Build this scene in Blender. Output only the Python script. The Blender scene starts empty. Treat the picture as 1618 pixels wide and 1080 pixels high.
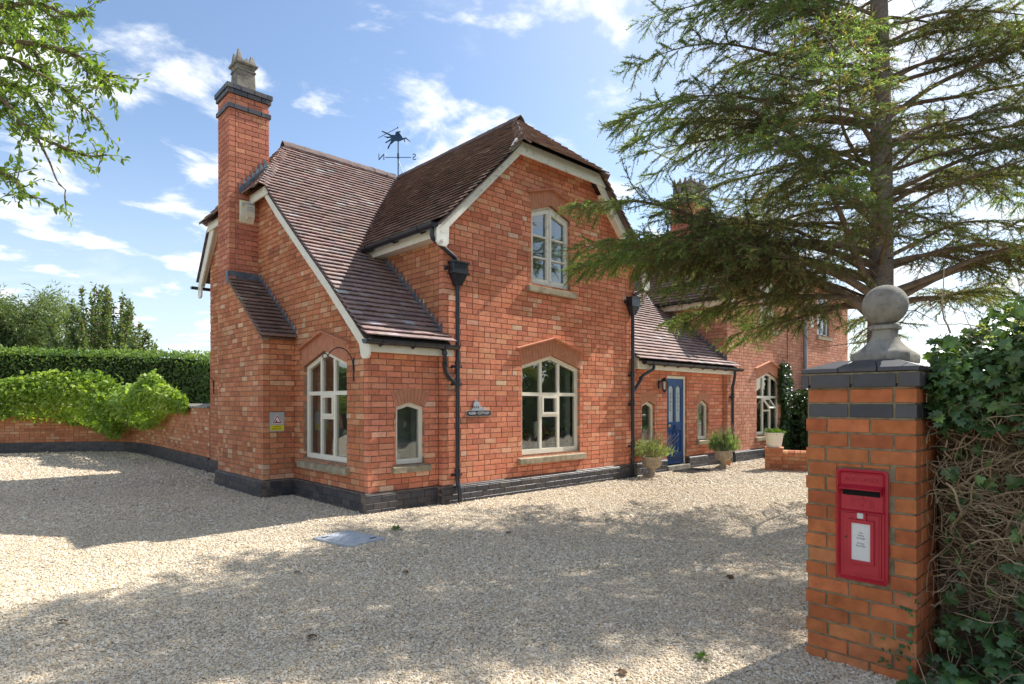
import bpy, math, random
import numpy as np
from mathutils import Vector, Matrix
from mathutils.geometry import tessellate_polygon

random.seed(11)
rng = np.random.default_rng(11)
S = bpy.context.scene
COL = S.collection

# ------------------------------------------------------------------ camera
FPX = 950.0
CAM = np.array([-4.1295, -7.1917, 1.5])
RGT = np.array([0.72705, -0.68658, 0.0])
FWD = np.array([0.68658, 0.72705, 0.0])
cd = bpy.data.cameras.new('camera')
cam = bpy.data.objects.new('camera', cd)
COL.objects.link(cam)
cam.location = CAM
cam.rotation_euler = (math.radians(90), 0, -math.atan2(FWD[0], FWD[1]))
cd.sensor_width = 36
cd.lens = 36 * FPX / 1618
cd.shift_y = (634.5 - 540) / 1618
cd.clip_start = 0.05
cd.clip_end = 2000
S.camera = cam

# ------------------------------------------------------------------ light
SUN_EL = math.radians(45)
SUN_DIR = Vector((math.cos(SUN_EL) * 0.9876, -math.cos(SUN_EL) * 0.157, math.sin(SUN_EL)))
W = bpy.data.worlds.new('World')
S.world = W
W.use_nodes = True
wn = W.node_tree
wn.nodes.clear()
N_ = lambda t: wn.nodes.new(t)
sky = N_('ShaderNodeTexSky')
sky.sky_type = 'NISHITA'
sky.sun_disc = False
sky.sun_elevation = SUN_EL
sky.sun_rotation = math.atan2(SUN_DIR.x, SUN_DIR.y)
sky.air_density = 1.0
sky.dust_density = 0.7
sky.ozone_density = 1.5
bg = N_('ShaderNodeBackground')
bg.inputs['Strength'].default_value = 0.132
wo = N_('ShaderNodeOutputWorld')
tc = N_('ShaderNodeTexCoord')
sep = N_('ShaderNodeSeparateXYZ')
wn.links.new(tc.outputs['Generated'], sep.inputs[0])


def wmath(op, a, b=None):
    n = N_('ShaderNodeMath')
    n.operation = op
    for i, v in enumerate((a, b)):
        if v is None:
            continue
        if isinstance(v, (int, float)):
            n.inputs[i].default_value = v
        else:
            wn.links.new(v, n.inputs[i])
    return n.outputs[0]


zz = wmath('ADD', wmath('MAXIMUM', sep.outputs[2], 0.0), 0.16)
comb = N_('ShaderNodeCombineXYZ')
wn.links.new(wmath('DIVIDE', sep.outputs[0], zz), comb.inputs[0])
wn.links.new(wmath('DIVIDE', sep.outputs[1], zz), comb.inputs[1])


def wnoise(scale, detail, rough, off, dist=0.0):
    m = N_('ShaderNodeMapping')
    m.inputs['Location'].default_value = off
    wn.links.new(comb.outputs[0], m.inputs[0])
    n = N_('ShaderNodeTexNoise')
    n.inputs['Scale'].default_value = scale
    n.inputs['Detail'].default_value = detail
    n.inputs['Roughness'].default_value = rough
    n.inputs['Distortion'].default_value = dist
    wn.links.new(m.outputs[0], n.inputs['Vector'])
    return n.outputs['Fac']


def wramp(fac, a, b):
    n = N_('ShaderNodeMapRange')
    n.interpolation_type = 'SMOOTHSTEP'
    n.inputs['From Min'].default_value = a
    n.inputs['From Max'].default_value = b
    wn.links.new(fac, n.inputs['Value'])
    return n.outputs[0]


puff = wramp(wnoise(3.1, 9, 0.58, (3.55, 2.75, 0.0), 0.25), 0.50, 0.64)
wisp = wmath('MULTIPLY', wramp(wnoise(1.0, 7, 0.68, (5.3, 2.2, 0.0), 0.8), 0.54, 0.82), 0.5)
cl = wmath('MAXIMUM', puff, wisp)
# thin summer haze whitens the sky towards the horizon and towards the sun
hz = wmath('MULTIPLY', wramp(sep.outputs[2], 0.40, -0.02), 0.58)
dotn = N_('ShaderNodeVectorMath')
dotn.operation = 'DOT_PRODUCT'
wn.links.new(tc.outputs['Generated'], dotn.inputs[0])
dotn.inputs[1].default_value = SUN_DIR
glow = wmath('MULTIPLY', wramp(dotn.outputs['Value'], 0.60, 1.0), 0.62)
hz = wmath('MAXIMUM', hz, glow)
veil = N_('ShaderNodeMixRGB')
wn.links.new(wmath('ADD', wmath('MULTIPLY', hz, 0.9), 0.0), veil.inputs[0])
wn.links.new(sky.outputs[0], veil.inputs[1])
veil.inputs[2].default_value = (4.1, 4.5, 5.0, 1)
mixc = N_('ShaderNodeMixRGB')
wn.links.new(cl, mixc.inputs[0])
wn.links.new(veil.outputs[0], mixc.inputs[1])
mixc.inputs[2].default_value = (5.6, 5.75, 5.9, 1)
wn.links.new(mixc.outputs[0], bg.inputs[0])
wn.links.new(bg.outputs[0], wo.inputs[0])

sl = bpy.data.lights.new('sun', 'SUN')
sl.energy = 5.0
sl.angle = math.radians(0.53)
sl.color = (1.0, 0.965, 0.915)
so = bpy.data.objects.new('sun', sl)
COL.objects.link(so)
so.rotation_euler = SUN_DIR.to_track_quat('Z', 'Y').to_euler()
so.location = (20, -3, 20)

S.view_settings.view_transform = 'Standard'
S.view_settings.look = 'None'
S.view_settings.exposure = 0.72
S.view_settings.gamma = 1
S.view_settings.use_curve_mapping = False
S.render.engine = 'CYCLES'
S.cycles.max_bounces = 6
S.cycles.transparent_max_bounces = 12

# ------------------------------------------------------------------ helpers
WL = {}


def wl(o):
    return WL.get(o.name, np.zeros(3)) if o is not None else np.zeros(3)


def _tag(o, label=None, cat=None, group=None, kind=None):
    if label: o['label'] = label
    if cat: o['category'] = cat
    if group: o['group'] = group
    if kind: o['kind'] = kind
    return o


def thing(name, label, cat, loc, group=None):
    o = bpy.data.objects.new(name, None)
    o.empty_display_size = 0.2
    COL.objects.link(o)
    o.location = loc
    WL[o.name] = np.array(loc, float)
    return _tag(o, label, cat, group)


def link(name, me, loc, parent=None, **kw):
    o = bpy.data.objects.new(name, me)
    COL.objects.link(o)
    loc = np.array(loc, float)
    o.location = loc - wl(parent)
    o.parent = parent
    WL[o.name] = loc
    return _tag(o, **kw)


def npmesh(name, V, F, mat, tone=None, smooth=False):
    """V (n,3); F: list of (m,k) int arrays of one face size each."""
    V = np.asarray(V, np.float32)
    if not isinstance(F, (list, tuple)):
        F = [F]
    F = [np.asarray(f, np.int32) for f in F if len(f)]
    me = bpy.data.meshes.new(name)
    me.vertices.add(len(V))
    me.vertices.foreach_set('co', V.ravel())
    nl = sum(f.size for f in F)
    npoly = sum(len(f) for f in F)
    me.loops.add(nl)
    me.loops.foreach_set('vertex_index', np.concatenate([f.ravel() for f in F]))
    me.polygons.add(npoly)
    st, k = [], 0
    for f in F:
        st.append(k + np.arange(len(f)) * f.shape[1])
        k += f.size
    me.polygons.foreach_set('loop_start', np.concatenate(st).astype(np.int32))
    me.polygons.foreach_set('use_smooth', np.full(npoly, bool(smooth)))
    if tone is not None:
        tone = np.asarray(tone, np.float32)
        if tone.ndim == 1:
            tone = np.tile(tone, (len(V), 1))
        t4 = np.ones((len(V), 4), np.float32)
        t4[:, :3] = tone
        a = me.attributes.new('tone', 'FLOAT_COLOR', 'POINT')
        a.data.foreach_set('color', t4.ravel())
    me.update(calc_edges=True)
    if mat is not None:
        me.materials.append(mat)
    return me


def npobj(name, V, F, mat, parent=None, tone=None, smooth=False, **kw):
    V = np.asarray(V, float)
    c = (V.min(0) + V.max(0)) / 2
    return link(name, npmesh(name, V - c, F, mat, tone, smooth), c, parent, **kw)


class MB:
    """collects shapes into one mesh"""

    def __init__(s):
        s.v, s.f, s.n = [], [], 0

    def add(s, V, F):
        V = np.asarray(V, float)
        s.v.append(V)
        for f in F:
            s.f.append([i + s.n for i in f])
        s.n += len(V)
        return s

    def hexa(s, P):
        """8 points: 4 of one face, 4 of the opposite in the same order"""
        return s.add(P, [(0, 1, 2, 3), (7, 6, 5, 4), (0, 4, 5, 1), (1, 5, 6, 2), (2, 6, 7, 3), (3, 7, 4, 0)])

    def box(s, a, b):
        (x0, y0, z0), (x1, y1, z1) = a, b
        return s.hexa([(x0, y0, z0), (x1, y0, z0), (x1, y1, z0), (x0, y1, z0), (x0, y0, z1), (x1, y0, z1), (x1, y1, z1), (x0, y1, z1)])

    def tube(s, pts, r, n=8, cap=True):
        pts = [np.array(p, float) for p in pts]
        m = len(pts)
        rr = r if hasattr(r, '__len__') else [r] * m
        V = []
        up = None
        for i, p in enumerate(pts):
            t = pts[min(i + 1, m - 1)] - pts[max(i - 1, 0)]
            t = t / (np.linalg.norm(t) + 1e-9)
            if up is None:
                a = np.array([0, 0, 1.0]) if abs(t[2]) < 0.9 else np.array([1.0, 0, 0])
            else:
                a = up
            x = a - t * (a @ t)
            x /= np.linalg.norm(x) + 1e-9
            up = x
            y = np.cross(t, x)
            for k in range(n):
                an = 2 * math.pi * k / n
                V.append(p + rr[i] * (math.cos(an) * x + math.sin(an) * y))
        F = []
        for i in range(m - 1):
            for k in range(n):
                k2 = (k + 1) % n
                F.append((i * n + k, i * n + k2, (i + 1) * n + k2, (i + 1) * n + k))
        if cap:
            F.append(tuple(range(n))[::-1])
            F.append(tuple((m - 1) * n + k for k in range(n)))
        return s.add(V, F)

    def lathe(s, c, prof, n=24, squash=None):
        c = np.array(c, float)
        V = []
        for (r, z) in prof:
            for k in range(n):
                a = 2 * math.pi * k / n
                V.append(c + np.array([r * math.cos(a), r * math.sin(a), z]))
        F = []
        for i in range(len(prof) - 1):
            for k in range(n):
                k2 = (k + 1) % n
                F.append((i * n + k, i * n + k2, (i + 1) * n + k2, (i + 1) * n + k))
        F.append(tuple(range(n))[::-1])
        F.append(tuple((len(prof) - 1) * n + k for k in range(n)))
        return s.add(V, F)

    def prism(s, poly, d):
        """poly: 3-D points of a planar outline (any shape); d: extrusion vector"""
        poly = [np.array(p, float) for p in poly]
        d = np.array(d, float)
        n = len(poly)
        tri = tessellate_polygon([[Vector(p) for p in poly]])
        V = poly + [p + d for p in poly]
        F = [tuple(t) for t in tri] + [tuple(i + n for i in t)[::-1] for t in tri]
        F += [(i, (i + 1) % n, n + (i + 1) % n, n + i) for i in range(n)]
        return s.add(V, F)

    def build(s, name, mat, parent=None, smooth=False, bevel=0, tone=None, **kw):
        V = np.concatenate(s.v)
        c = (V.min(0) + V.max(0)) / 2
        me = bpy.data.meshes.new(name)
        me.from_pydata([tuple(v) for v in V - c], [], s.f)
        import bmesh
        bm = bmesh.new()
        bm.from_mesh(me)
        bmesh.ops.recalc_face_normals(bm, faces=bm.faces)
        if bevel:
            es = [e for e in bm.edges if len(e.link_faces) == 2 and e.calc_face_angle(0) > 0.6]
            bmesh.ops.bevel(bm, geom=es, offset=bevel, segments=2, affect='EDGES', profile=0.5, clamp_overlap=True)
        bm.to_mesh(me)
        bm.free()
        me.polygons.foreach_set('use_smooth', np.full(len(me.polygons), bool(smooth)))
        if smooth:
            try:
                me.set_sharp_from_angle(angle=math.radians(40))
            except Exception:
                pass
        if tone is not None:
            a = me.attributes.new('tone', 'FLOAT_COLOR', 'POINT')
            a.data.foreach_set('color', np.tile(np.array(list(tone) + [1], np.float32), len(me.vertices)))
        if mat is not None:
            me.materials.append(mat)
        return link(name, me, c, parent, **kw)


class Frame:
    """wall frame: p(u,z,d) with u along the wall, d outwards"""

    def __init__(s, o, u, n):
        s.o, s.u, s.n = np.array(o, float), np.array(u, float), np.array(n, float)

    def p(s, u, z, d=0.0):
        return s.o + u * s.u + np.array([0, 0, z]) + d * s.n

    def box(s, mb, u0, z0, u1, z1, d0, d1):
        return mb.hexa([s.p(u0, z0, d0), s.p(u1, z0, d0), s.p(u1, z1, d0), s.p(u0, z1, d0),
                        s.p(u0, z0, d1), s.p(u1, z0, d1), s.p(u1, z1, d1), s.p(u0, z1, d1)])

    def quad(s, mb, pts, d0, d1):
        return mb.hexa([s.p(u, z, d0) for u, z in pts] + [s.p(u, z, d1) for u, z in pts])


def proj(P):
    v = np.asarray(P, float) - CAM
    dep = v @ FWD
    return 809 + FPX * (v @ RGT) / np.maximum(dep, 1e-3), 634.5 - FPX * v[..., 2] / np.maximum(dep, 1e-3), dep


def pxarea(q):
    """projected area in photo pixels of a quad (4,3); 0 outside the frame or facing away"""
    x, y, d = proj(np.asarray(q))
    if d.min() < 0.3 or x.max() < 0 or x.min() > 1618 or y.max() < 0 or y.min() > 1080:
        return 0.0
    return abs(0.5 * ((x[2] - x[0]) * (y[3] - y[1]) - (x[3] - x[1]) * (y[2] - y[0])))


# ------------------------------------------------------------------ materials
def newmat(name):
    m = bpy.data.materials.new(name)
    m.use_nodes = True
    nt = m.node_tree
    return m, nt, nt.nodes['Principled BSDF']


def tnoise(nt, scale, detail=4, rough=0.55, coord='Object', stretch=None):
    t = nt.nodes.new('ShaderNodeTexCoord')
    src = t.outputs[coord]
    if coord == 'World':
        pass
    n = nt.nodes.new('ShaderNodeTexNoise')
    n.inputs['Scale'].default_value = scale
    n.inputs['Detail'].default_value = detail
    n.inputs['Roughness'].default_value = rough
    if stretch:
        mp = nt.nodes.new('ShaderNodeMapping')
        mp.inputs['Scale'].default_value = stretch
        nt.links.new(src, mp.inputs[0])
        src = mp.outputs[0]
    nt.links.new(src, n.inputs['Vector'])
    return n.outputs['Fac']


def gnoise(nt, scale, detail=4, rough=0.55, stretch=None):
    g = nt.nodes.new('ShaderNodeNewGeometry')
    n = nt.nodes.new('ShaderNodeTexNoise')
    n.inputs['Scale'].default_value = scale
    n.inputs['Detail'].default_value = detail
    n.inputs['Roughness'].default_value = rough
    src = g.outputs['Position']
    if stretch:
        mp = nt.nodes.new('ShaderNodeMapping')
        mp.inputs['Scale'].default_value = stretch
        nt.links.new(src, mp.inputs[0])
        src = mp.outputs[0]
    nt.links.new(src, n.inputs['Vector'])
    return n.outputs['Fac']


def ramp(nt, fac, stops):
    r = nt.nodes.new('ShaderNodeValToRGB')
    e = r.color_ramp.elements
    while len(e) < len(stops):
        e.new(0.5)
    for k, (p, c) in enumerate(stops):
        e[k].position = p
        e[k].color = (c[0], c[1], c[2], 1) if hasattr(c, '__len__') else (c, c, c, 1)
    nt.links.new(fac, r.inputs[0])
    return r.outputs[0]


def mixc_(nt, a, b, fac, mode='MIX'):
    n = nt.nodes.new('ShaderNodeMixRGB')
    n.blend_type = mode
    for i, v in ((0, fac), (1, a), (2, b)):
        if isinstance(v, (int, float)):
            n.inputs[i].default_value = v
        elif isinstance(v, tuple):
            n.inputs[i].default_value = (v[0], v[1], v[2], 1)
        else:
            nt.links.new(v, n.inputs[i])
    return n.outputs[0]


def bump(nt, b, h, dist, strength=1.0):
    n = nt.nodes.new('ShaderNodeBump')
    n.inputs['Distance'].default_value = dist
    n.inputs['Strength'].default_value = strength
    nt.links.new(h, n.inputs['Height'])
    nt.links.new(n.outputs[0], b.inputs['Normal'])


def pm(name, c1, c2=None, scale=6, rough=0.75, bd=0, bs=60, spec=0.35, metal=0, attr=False, lo=0.35, hi=0.65, c3=None):
    m, nt, b = newmat(name)
    col = c1
    f = gnoise(nt, scale)
    if attr:
        a = nt.nodes.new('ShaderNodeAttribute')
        a.attribute_name = 'tone'
        v = ramp(nt, f, [(0.25, c1), (0.75, c2 or (1, 1, 1))])
        out = mixc_(nt, a.outputs['Color'], v, 1.0, 'MULTIPLY')
        big = ramp(nt, gnoise(nt, 0.9, 6, 0.65), [(0.30, (0.86, 0.85, 0.84)), (0.52, (1.0, 1.0, 1.0)), (0.75, (1.08, 1.07, 1.06))])
        out = mixc_(nt, out, big, 1.0, 'MULTIPLY')
        if c3:
            out = mixc_(nt, out, c3, ramp(nt, gnoise(nt, scale * 3.1, 6, 0.7), [(0.60, 0.0), (0.74, 0.75)]))
    elif c2:
        out = ramp(nt, f, [(lo, c1), (hi, c2)])
        if c3:
            out = mixc_(nt, out, c3, ramp(nt, gnoise(nt, scale * 2.3, 6, 0.7), [(0.55, 0.0), (0.68, 0.8)]))
    else:
        out = None
    if out is not None:
        nt.links.new(out, b.inputs['Base Color'])
    else:
        b.inputs['Base Color'].default_value = (*c1, 1)
    b.inputs['Roughness'].default_value = rough
    b.inputs['Specular IOR Level'].default_value = spec
    b.inputs['Metallic'].default_value = metal
    if bd:
        bump(nt, b, gnoise(nt, bs, 5, 0.65), bd)
    return m


def leafmat(name, trans=0.4, rough=0.45, spec=0.35):
    m, nt, b = newmat(name)
    a = nt.nodes.new('ShaderNodeAttribute')
    a.attribute_name = 'tone'
    nt.links.new(a.outputs['Color'], b.inputs['Base Color'])
    b.inputs['Roughness'].default_value = rough
    b.inputs['Specular IOR Level'].default_value = spec
    t = nt.nodes.new('ShaderNodeBsdfTranslucent')
    c = mixc_(nt, a.outputs['Color'], (1.5, 1.5, 0.55), 1.0, 'MULTIPLY')
    nt.links.new(c, t.inputs[0])
    mx = nt.nodes.new('ShaderNodeMixShader')
    mx.inputs[0].default_value = trans
    nt.links.new(b.outputs[0], mx.inputs[1])
    nt.links.new(t.outputs[0], mx.inputs[2])
    nt.links.new(mx.outputs[0], nt.nodes['Material Output'].inputs[0])
    return m


M = {}
M['brick'] = pm('brick', (0.80, 0.76, 0.72), (1.16, 1.15, 1.13), 23, 0.88, 0.0015, 130, 0.2, attr=True, c3=(0.30, 0.155, 0.10))
M['pillar_brick'] = pm('pillar_brick', (0.70, 0.66, 0.62), (1.15, 1.12, 1.1), 13, 0.9, 0.0012, 150, 0.2, attr=True, c3=(0.13, 0.085, 0.065))
M['arch'] = pm('rubbed_brick', (0.46, 0.19, 0.105), (0.54, 0.24, 0.14), 9, 0.8, 0.002, 90, 0.25)
M['mortar'] = pm('mortar', (0.25, 0.15, 0.095), (0.35, 0.23, 0.155), 14, 0.95, 0.004, 120, 0.1)
M['mortar_pillar'] = pm('mortar_pillar', (0.20, 0.16, 0.095), (0.33, 0.27, 0.17), 20, 0.95, 0.004, 120, 0.1)
M['blue_brick'] = pm('blue_brick', (0.8, 0.8, 0.8), (1.25, 1.22, 1.2), 14, 0.42, 0.0006, 90, 0.5, attr=True)
M['dark_mortar'] = pm('dark_mortar', (0.12, 0.10, 0.085), (0.22, 0.17, 0.13), 12, 0.95, 0.003, 120, 0.1)
M['tile'] = pm('clay_tile', (0.72, 0.72, 0.74), (1.2, 1.18, 1.16), 17, 0.8, 0.004, 110, 0.3, attr=True, c3=(0.115, 0.10, 0.075))
M['underlay'] = pm('underlay', (0.05, 0.035, 0.03), None, rough=0.9)
M['ridge'] = pm('ridge_clay', (0.10, 0.075, 0.07), (0.19, 0.13, 0.11), 10, 0.8, 0.004, 70, 0.3)
M['cream'] = pm('cream_paint', (0.80, 0.75, 0.60), (0.85, 0.81, 0.67), 7, 0.5, 0.001, 60, 0.4)
M['worn'] = pm('worn_paint', (0.76, 0.74, 0.64), (0.83, 0.81, 0.72), 5, 0.65, 0.003, 60, 0.3, c3=(0.40, 0.38, 0.34))
M['iron'] = pm('cast_iron', (0.018, 0.021, 0.028), (0.03, 0.034, 0.042), 12, 0.32, 0.001, 60, 0.5)
M['lead'] = pm('lead', (0.075, 0.10, 0.125), (0.15, 0.18, 0.21), 9, 0.55, 0.002, 60, 0.45)
M['sill'] = pm('sill_stone', (0.27, 0.22, 0.14), (0.42, 0.36, 0.25), 8, 0.9, 0.004, 70, 0.2, c3=(0.17, 0.15, 0.11))
M['stone'] = pm('weathered_stone', (0.22, 0.195, 0.155), (0.35, 0.32, 0.265), 9, 0.95, 0.006, 65, 0.15, c3=(0.13, 0.12, 0.10))
M['urn'] = pm('urn_stone', (0.36, 0.29, 0.2), (0.5, 0.42, 0.31), 11, 0.9, 0.004, 70, 0.2, c3=(0.25, 0.22, 0.17))
M['pot'] = pm('chimney_pot', (0.15, 0.135, 0.11), (0.31, 0.275, 0.23), 7, 0.85, 0.004, 50, 0.2, c3=(0.12, 0.11, 0.1))
M['white_plaster'] = pm('plaster', (0.62, 0.62, 0.6), (0.68, 0.68, 0.66), 3, 0.9)
M['room'] = pm('room_wall', (0.62, 0.60, 0.56), (0.68, 0.65, 0.61), 2, 0.9)
M['bark'] = pm('spruce_bark', (0.15, 0.12, 0.095), (0.26, 0.21, 0.17), 30, 0.95, 0.02, 34, 0.15, c3=(0.30, 0.28, 0.24))
M['twig'] = pm('twig', (0.13, 0.09, 0.06), (0.23, 0.17, 0.12), 12, 0.95, 0.004, 60, 0.15)
M['stem'] = pm('dry_stem', (0.25, 0.175, 0.10), (0.46, 0.35, 0.22), 10, 0.9, 0.004, 60, 0.2)
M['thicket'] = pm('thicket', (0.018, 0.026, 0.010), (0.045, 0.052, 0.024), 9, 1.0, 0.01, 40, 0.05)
M['litter'] = pm('dry_litter', (0.085, 0.058, 0.034), (0.21, 0.145, 0.09), 16, 1.0, 0.02, 60, 0.05)
M['soil'] = pm('soil', (0.035, 0.025, 0.017), (0.07, 0.05, 0.035), 12, 1.0, 0.01, 40, 0.1)
M['red'] = pm('postbox_red', (0.40, 0.012, 0.024), (0.47, 0.022, 0.036), 6, 0.42, 0.0008, 160, 0.4)
M['dark'] = pm('dark_gap', (0.006, 0.006, 0.006), None, rough=0.9)
M['paper'] = pm('paper', (0.66, 0.65, 0.6), (0.72, 0.71, 0.67), 8, 0.7)
M['black'] = pm('black_paint', (0.012, 0.012, 0.014), (0.02, 0.02, 0.022), 8, 0.4, spec=0.5)
M['white'] = pm('white_paint', (0.75, 0.75, 0.73), (0.8, 0.8, 0.78), 8, 0.5)
M['blue'] = pm('blue_paint', (0.002, 0.052, 0.20), (0.003, 0.062, 0.23), 5, 0.35, spec=0.35)
M['brass'] = pm('brass', (0.55, 0.40, 0.16), None, rough=0.3, metal=1)
M['frost'] = pm('frosted_glass', (0.40, 0.47, 0.45), (0.5, 0.56, 0.54), 5, 0.25, spec=0.5)
M['grey_pipe'] = pm('grey_plastic', (0.22, 0.24, 0.26), (0.27, 0.29, 0.31), 6, 0.45)
M['steel'] = pm('galvanised', (0.38, 0.41, 0.44), (0.47, 0.50, 0.53), 18, 0.7, 0.001, 90, 0.3)
M['alu'] = pm('sign_grey', (0.42, 0.43, 0.42), None, rough=0.4)
M['yellow'] = pm('sign_yellow', (0.72, 0.62, 0.02), None, rough=0.5)
M['signred'] = pm('sign_red', (0.5, 0.02, 0.02), None, rough=0.5)
M['alarm'] = pm('alarm_cream', (0.70, 0.68, 0.52), (0.74, 0.72, 0.58), 6, 0.4)
M['alarm_blue'] = pm('alarm_blue', (0.02, 0.17, 0.52), None, rough=0.4)
M['leaf'] = leafmat('leaf', 0.42)
M['ivy'] = leafmat('ivy_leaf', 0.2, 0.32, 0.5)
M['needle'] = leafmat('needle', 0.48, 0.5, 0.3)
M['vane'] = pm('vane_metal', (0.02, 0.06, 0.105), (0.035, 0.08, 0.13), 9, 0.5, metal=0.3)
M['mat'] = pm('mat_metal', (0.05, 0.05, 0.05), (0.08, 0.08, 0.08), 20, 0.6)


def glassmat():
    m, nt, b = newmat('window_glass')
    nt.nodes.remove(b)
    t = nt.nodes.new('ShaderNodeBsdfTransparent')
    t.inputs[0].default_value = (0.86, 0.9, 0.88, 1)
    g = nt.nodes.new('ShaderNodeBsdfGlossy')
    g.inputs['Roughness'].default_value = 0.0
    bp = nt.nodes.new('ShaderNodeBump')
    bp.inputs['Distance'].default_value = 0.004
    nt.links.new(gnoise(nt, 2.5, 1), bp.inputs['Height'])
    nt.links.new(bp.outputs[0], g.inputs['Normal'])
    geo = nt.nodes.new('ShaderNodeNewGeometry')
    dt = nt.nodes.new('ShaderNodeVectorMath')
    dt.operation = 'DOT_PRODUCT'
    nt.links.new(geo.outputs['Normal'], dt.inputs[0])
    nt.links.new(geo.outputs['Incoming'], dt.inputs[1])

    def mth(op, a, b2):
        n = nt.nodes.new('ShaderNodeMath')
        n.operation = op
        for k, v in enumerate((a, b2)):
            if isinstance(v, (int, float)):
                n.inputs[k].default_value = v
            else:
                nt.links.new(v, n.inputs[k])
        return n
    fac = mth('ABSOLUTE', dt.outputs['Value'], 0.0)
    sch = mth('POWER', mth('SUBTRACT', 1.0, fac.outputs[0]).outputs[0], 4.0)
    mr = mth('ADD', mth('MULTIPLY', sch.outputs[0], 0.85).outputs[0], 0.15)
    mx = nt.nodes.new('ShaderNodeMixShader')
    nt.links.new(mr.outputs[0], mx.inputs[0])
    nt.links.new(t.outputs[0], mx.inputs[1])
    nt.links.new(g.outputs[0], mx.inputs[2])
    nt.links.new(mx.outputs[0], nt.nodes['Material Output'].inputs[0])
    return m


M['glass'] = glassmat()


def text_mesh(s, size, ext=0.0015):
    c = bpy.data.curves.new('lettering', 'FONT')
    c.body = s
    c.size = size
    c.extrude = ext
    c.align_x = 'CENTER'
    c.align_y = 'CENTER'
    c.resolution_u = 3
    o = bpy.data.objects.new('lettering', c)
    COL.objects.link(o)
    dg = bpy.context.evaluated_depsgraph_get()
    me = bpy.data.meshes.new_from_object(o.evaluated_get(dg))
    bpy.data.objects.remove(o)
    bpy.data.curves.remove(c)
    return me


def text(name, s, size, fr, u, z, d, mat, parent, sx=1.0, ext=0.0015):
    me = text_mesh(s, size, ext)
    co = np.empty(len(me.vertices) * 3, np.float32)
    me.vertices.foreach_get('co', co)
    co = co.reshape(-1, 3)
    P = fr.o + (u + co[:, :1] * sx) * fr.u + np.array([0, 0, 1.0]) * (z + co[:, 1:2]) + (d + co[:, 2:3]) * fr.n
    c = fr.p(u, z, d)
    me.vertices.foreach_set('co', (P - c).astype(np.float32).ravel())
    me.materials.clear()
    me.materials.append(mat)
    me.update()
    return link(name, me, c, parent)
# ------------------------------------------------------------------ ground
def plane_obj(name, x0, y0, x1, y1, z, mat, n=1):
    xs = np.linspace(x0, x1, n + 1)
    ys = np.linspace(y0, y1, n + 1)
    V = np.array([(x, y, z) for y in ys for x in xs])
    F = [(j * (n + 1) + i, j * (n + 1) + i + 1, (j + 1) * (n + 1) + i + 1, (j + 1) * (n + 1) + i) for j in range(n) for i in range(n)]
    return npobj(name, V, np.array(F), mat, kind='structure')


m, nt, b = newmat('meadow')
nt.links.new(ramp(nt, gnoise(nt, 0.6, 6), [(0.3, (0.05, 0.075, 0.02)), (0.7, (0.11, 0.12, 0.045))]), b.inputs['Base Color'])
b.inputs['Roughness'].default_value = 0.95
M['meadow'] = m
plane_obj('ground', -700, -700, 700, 700, -0.03, M['meadow'], 8)

m, nt, b = newmat('gravel_bed')
vor = nt.nodes.new('ShaderNodeTexVoronoi')
g = nt.nodes.new('ShaderNodeNewGeometry')
vor.inputs['Scale'].default_value = 62
nt.links.new(g.outputs['Position'], vor.inputs['Vector'])
hs = nt.nodes.new('ShaderNodeSeparateColor')
nt.links.new(vor.outputs['Color'], hs.inputs[0])
c0 = ramp(nt, hs.outputs[0], [(0.0, (0.40, 0.33, 0.25)), (0.35, (0.60, 0.52, 0.42)), (0.7, (0.72, 0.66, 0.56)), (1.0, (0.50, 0.42, 0.33))])
c1 = mixc_(nt, c0, ramp(nt, vor.outputs['Distance'], [(0.15, (1, 1, 1)), (0.8, (0.42, 0.40, 0.37))]), 1.0, 'MULTIPLY')
c2 = mixc_(nt, c1, ramp(nt, gnoise(nt, 1.3, 5), [(0.35, (0.84, 0.81, 0.76)), (0.65, (1.08, 1.06, 1.03))]), 1.0, 'MULTIPLY')
nt.links.new(c2, b.inputs['Base Color'])
b.inputs['Roughness'].default_value = 0.9
inv = nt.nodes.new('ShaderNodeMath')
inv.operation = 'SUBTRACT'
inv.inputs[0].default_value = 1.0
nt.links.new(vor.outputs['Distance'], inv.inputs[1])
bump(nt, b, inv.outputs[0], 0.012)
M['gravel'] = m
plane_obj('gravel_drive', -34, -26, 36, 17.5, 0.0, M['gravel'], 4)

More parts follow.
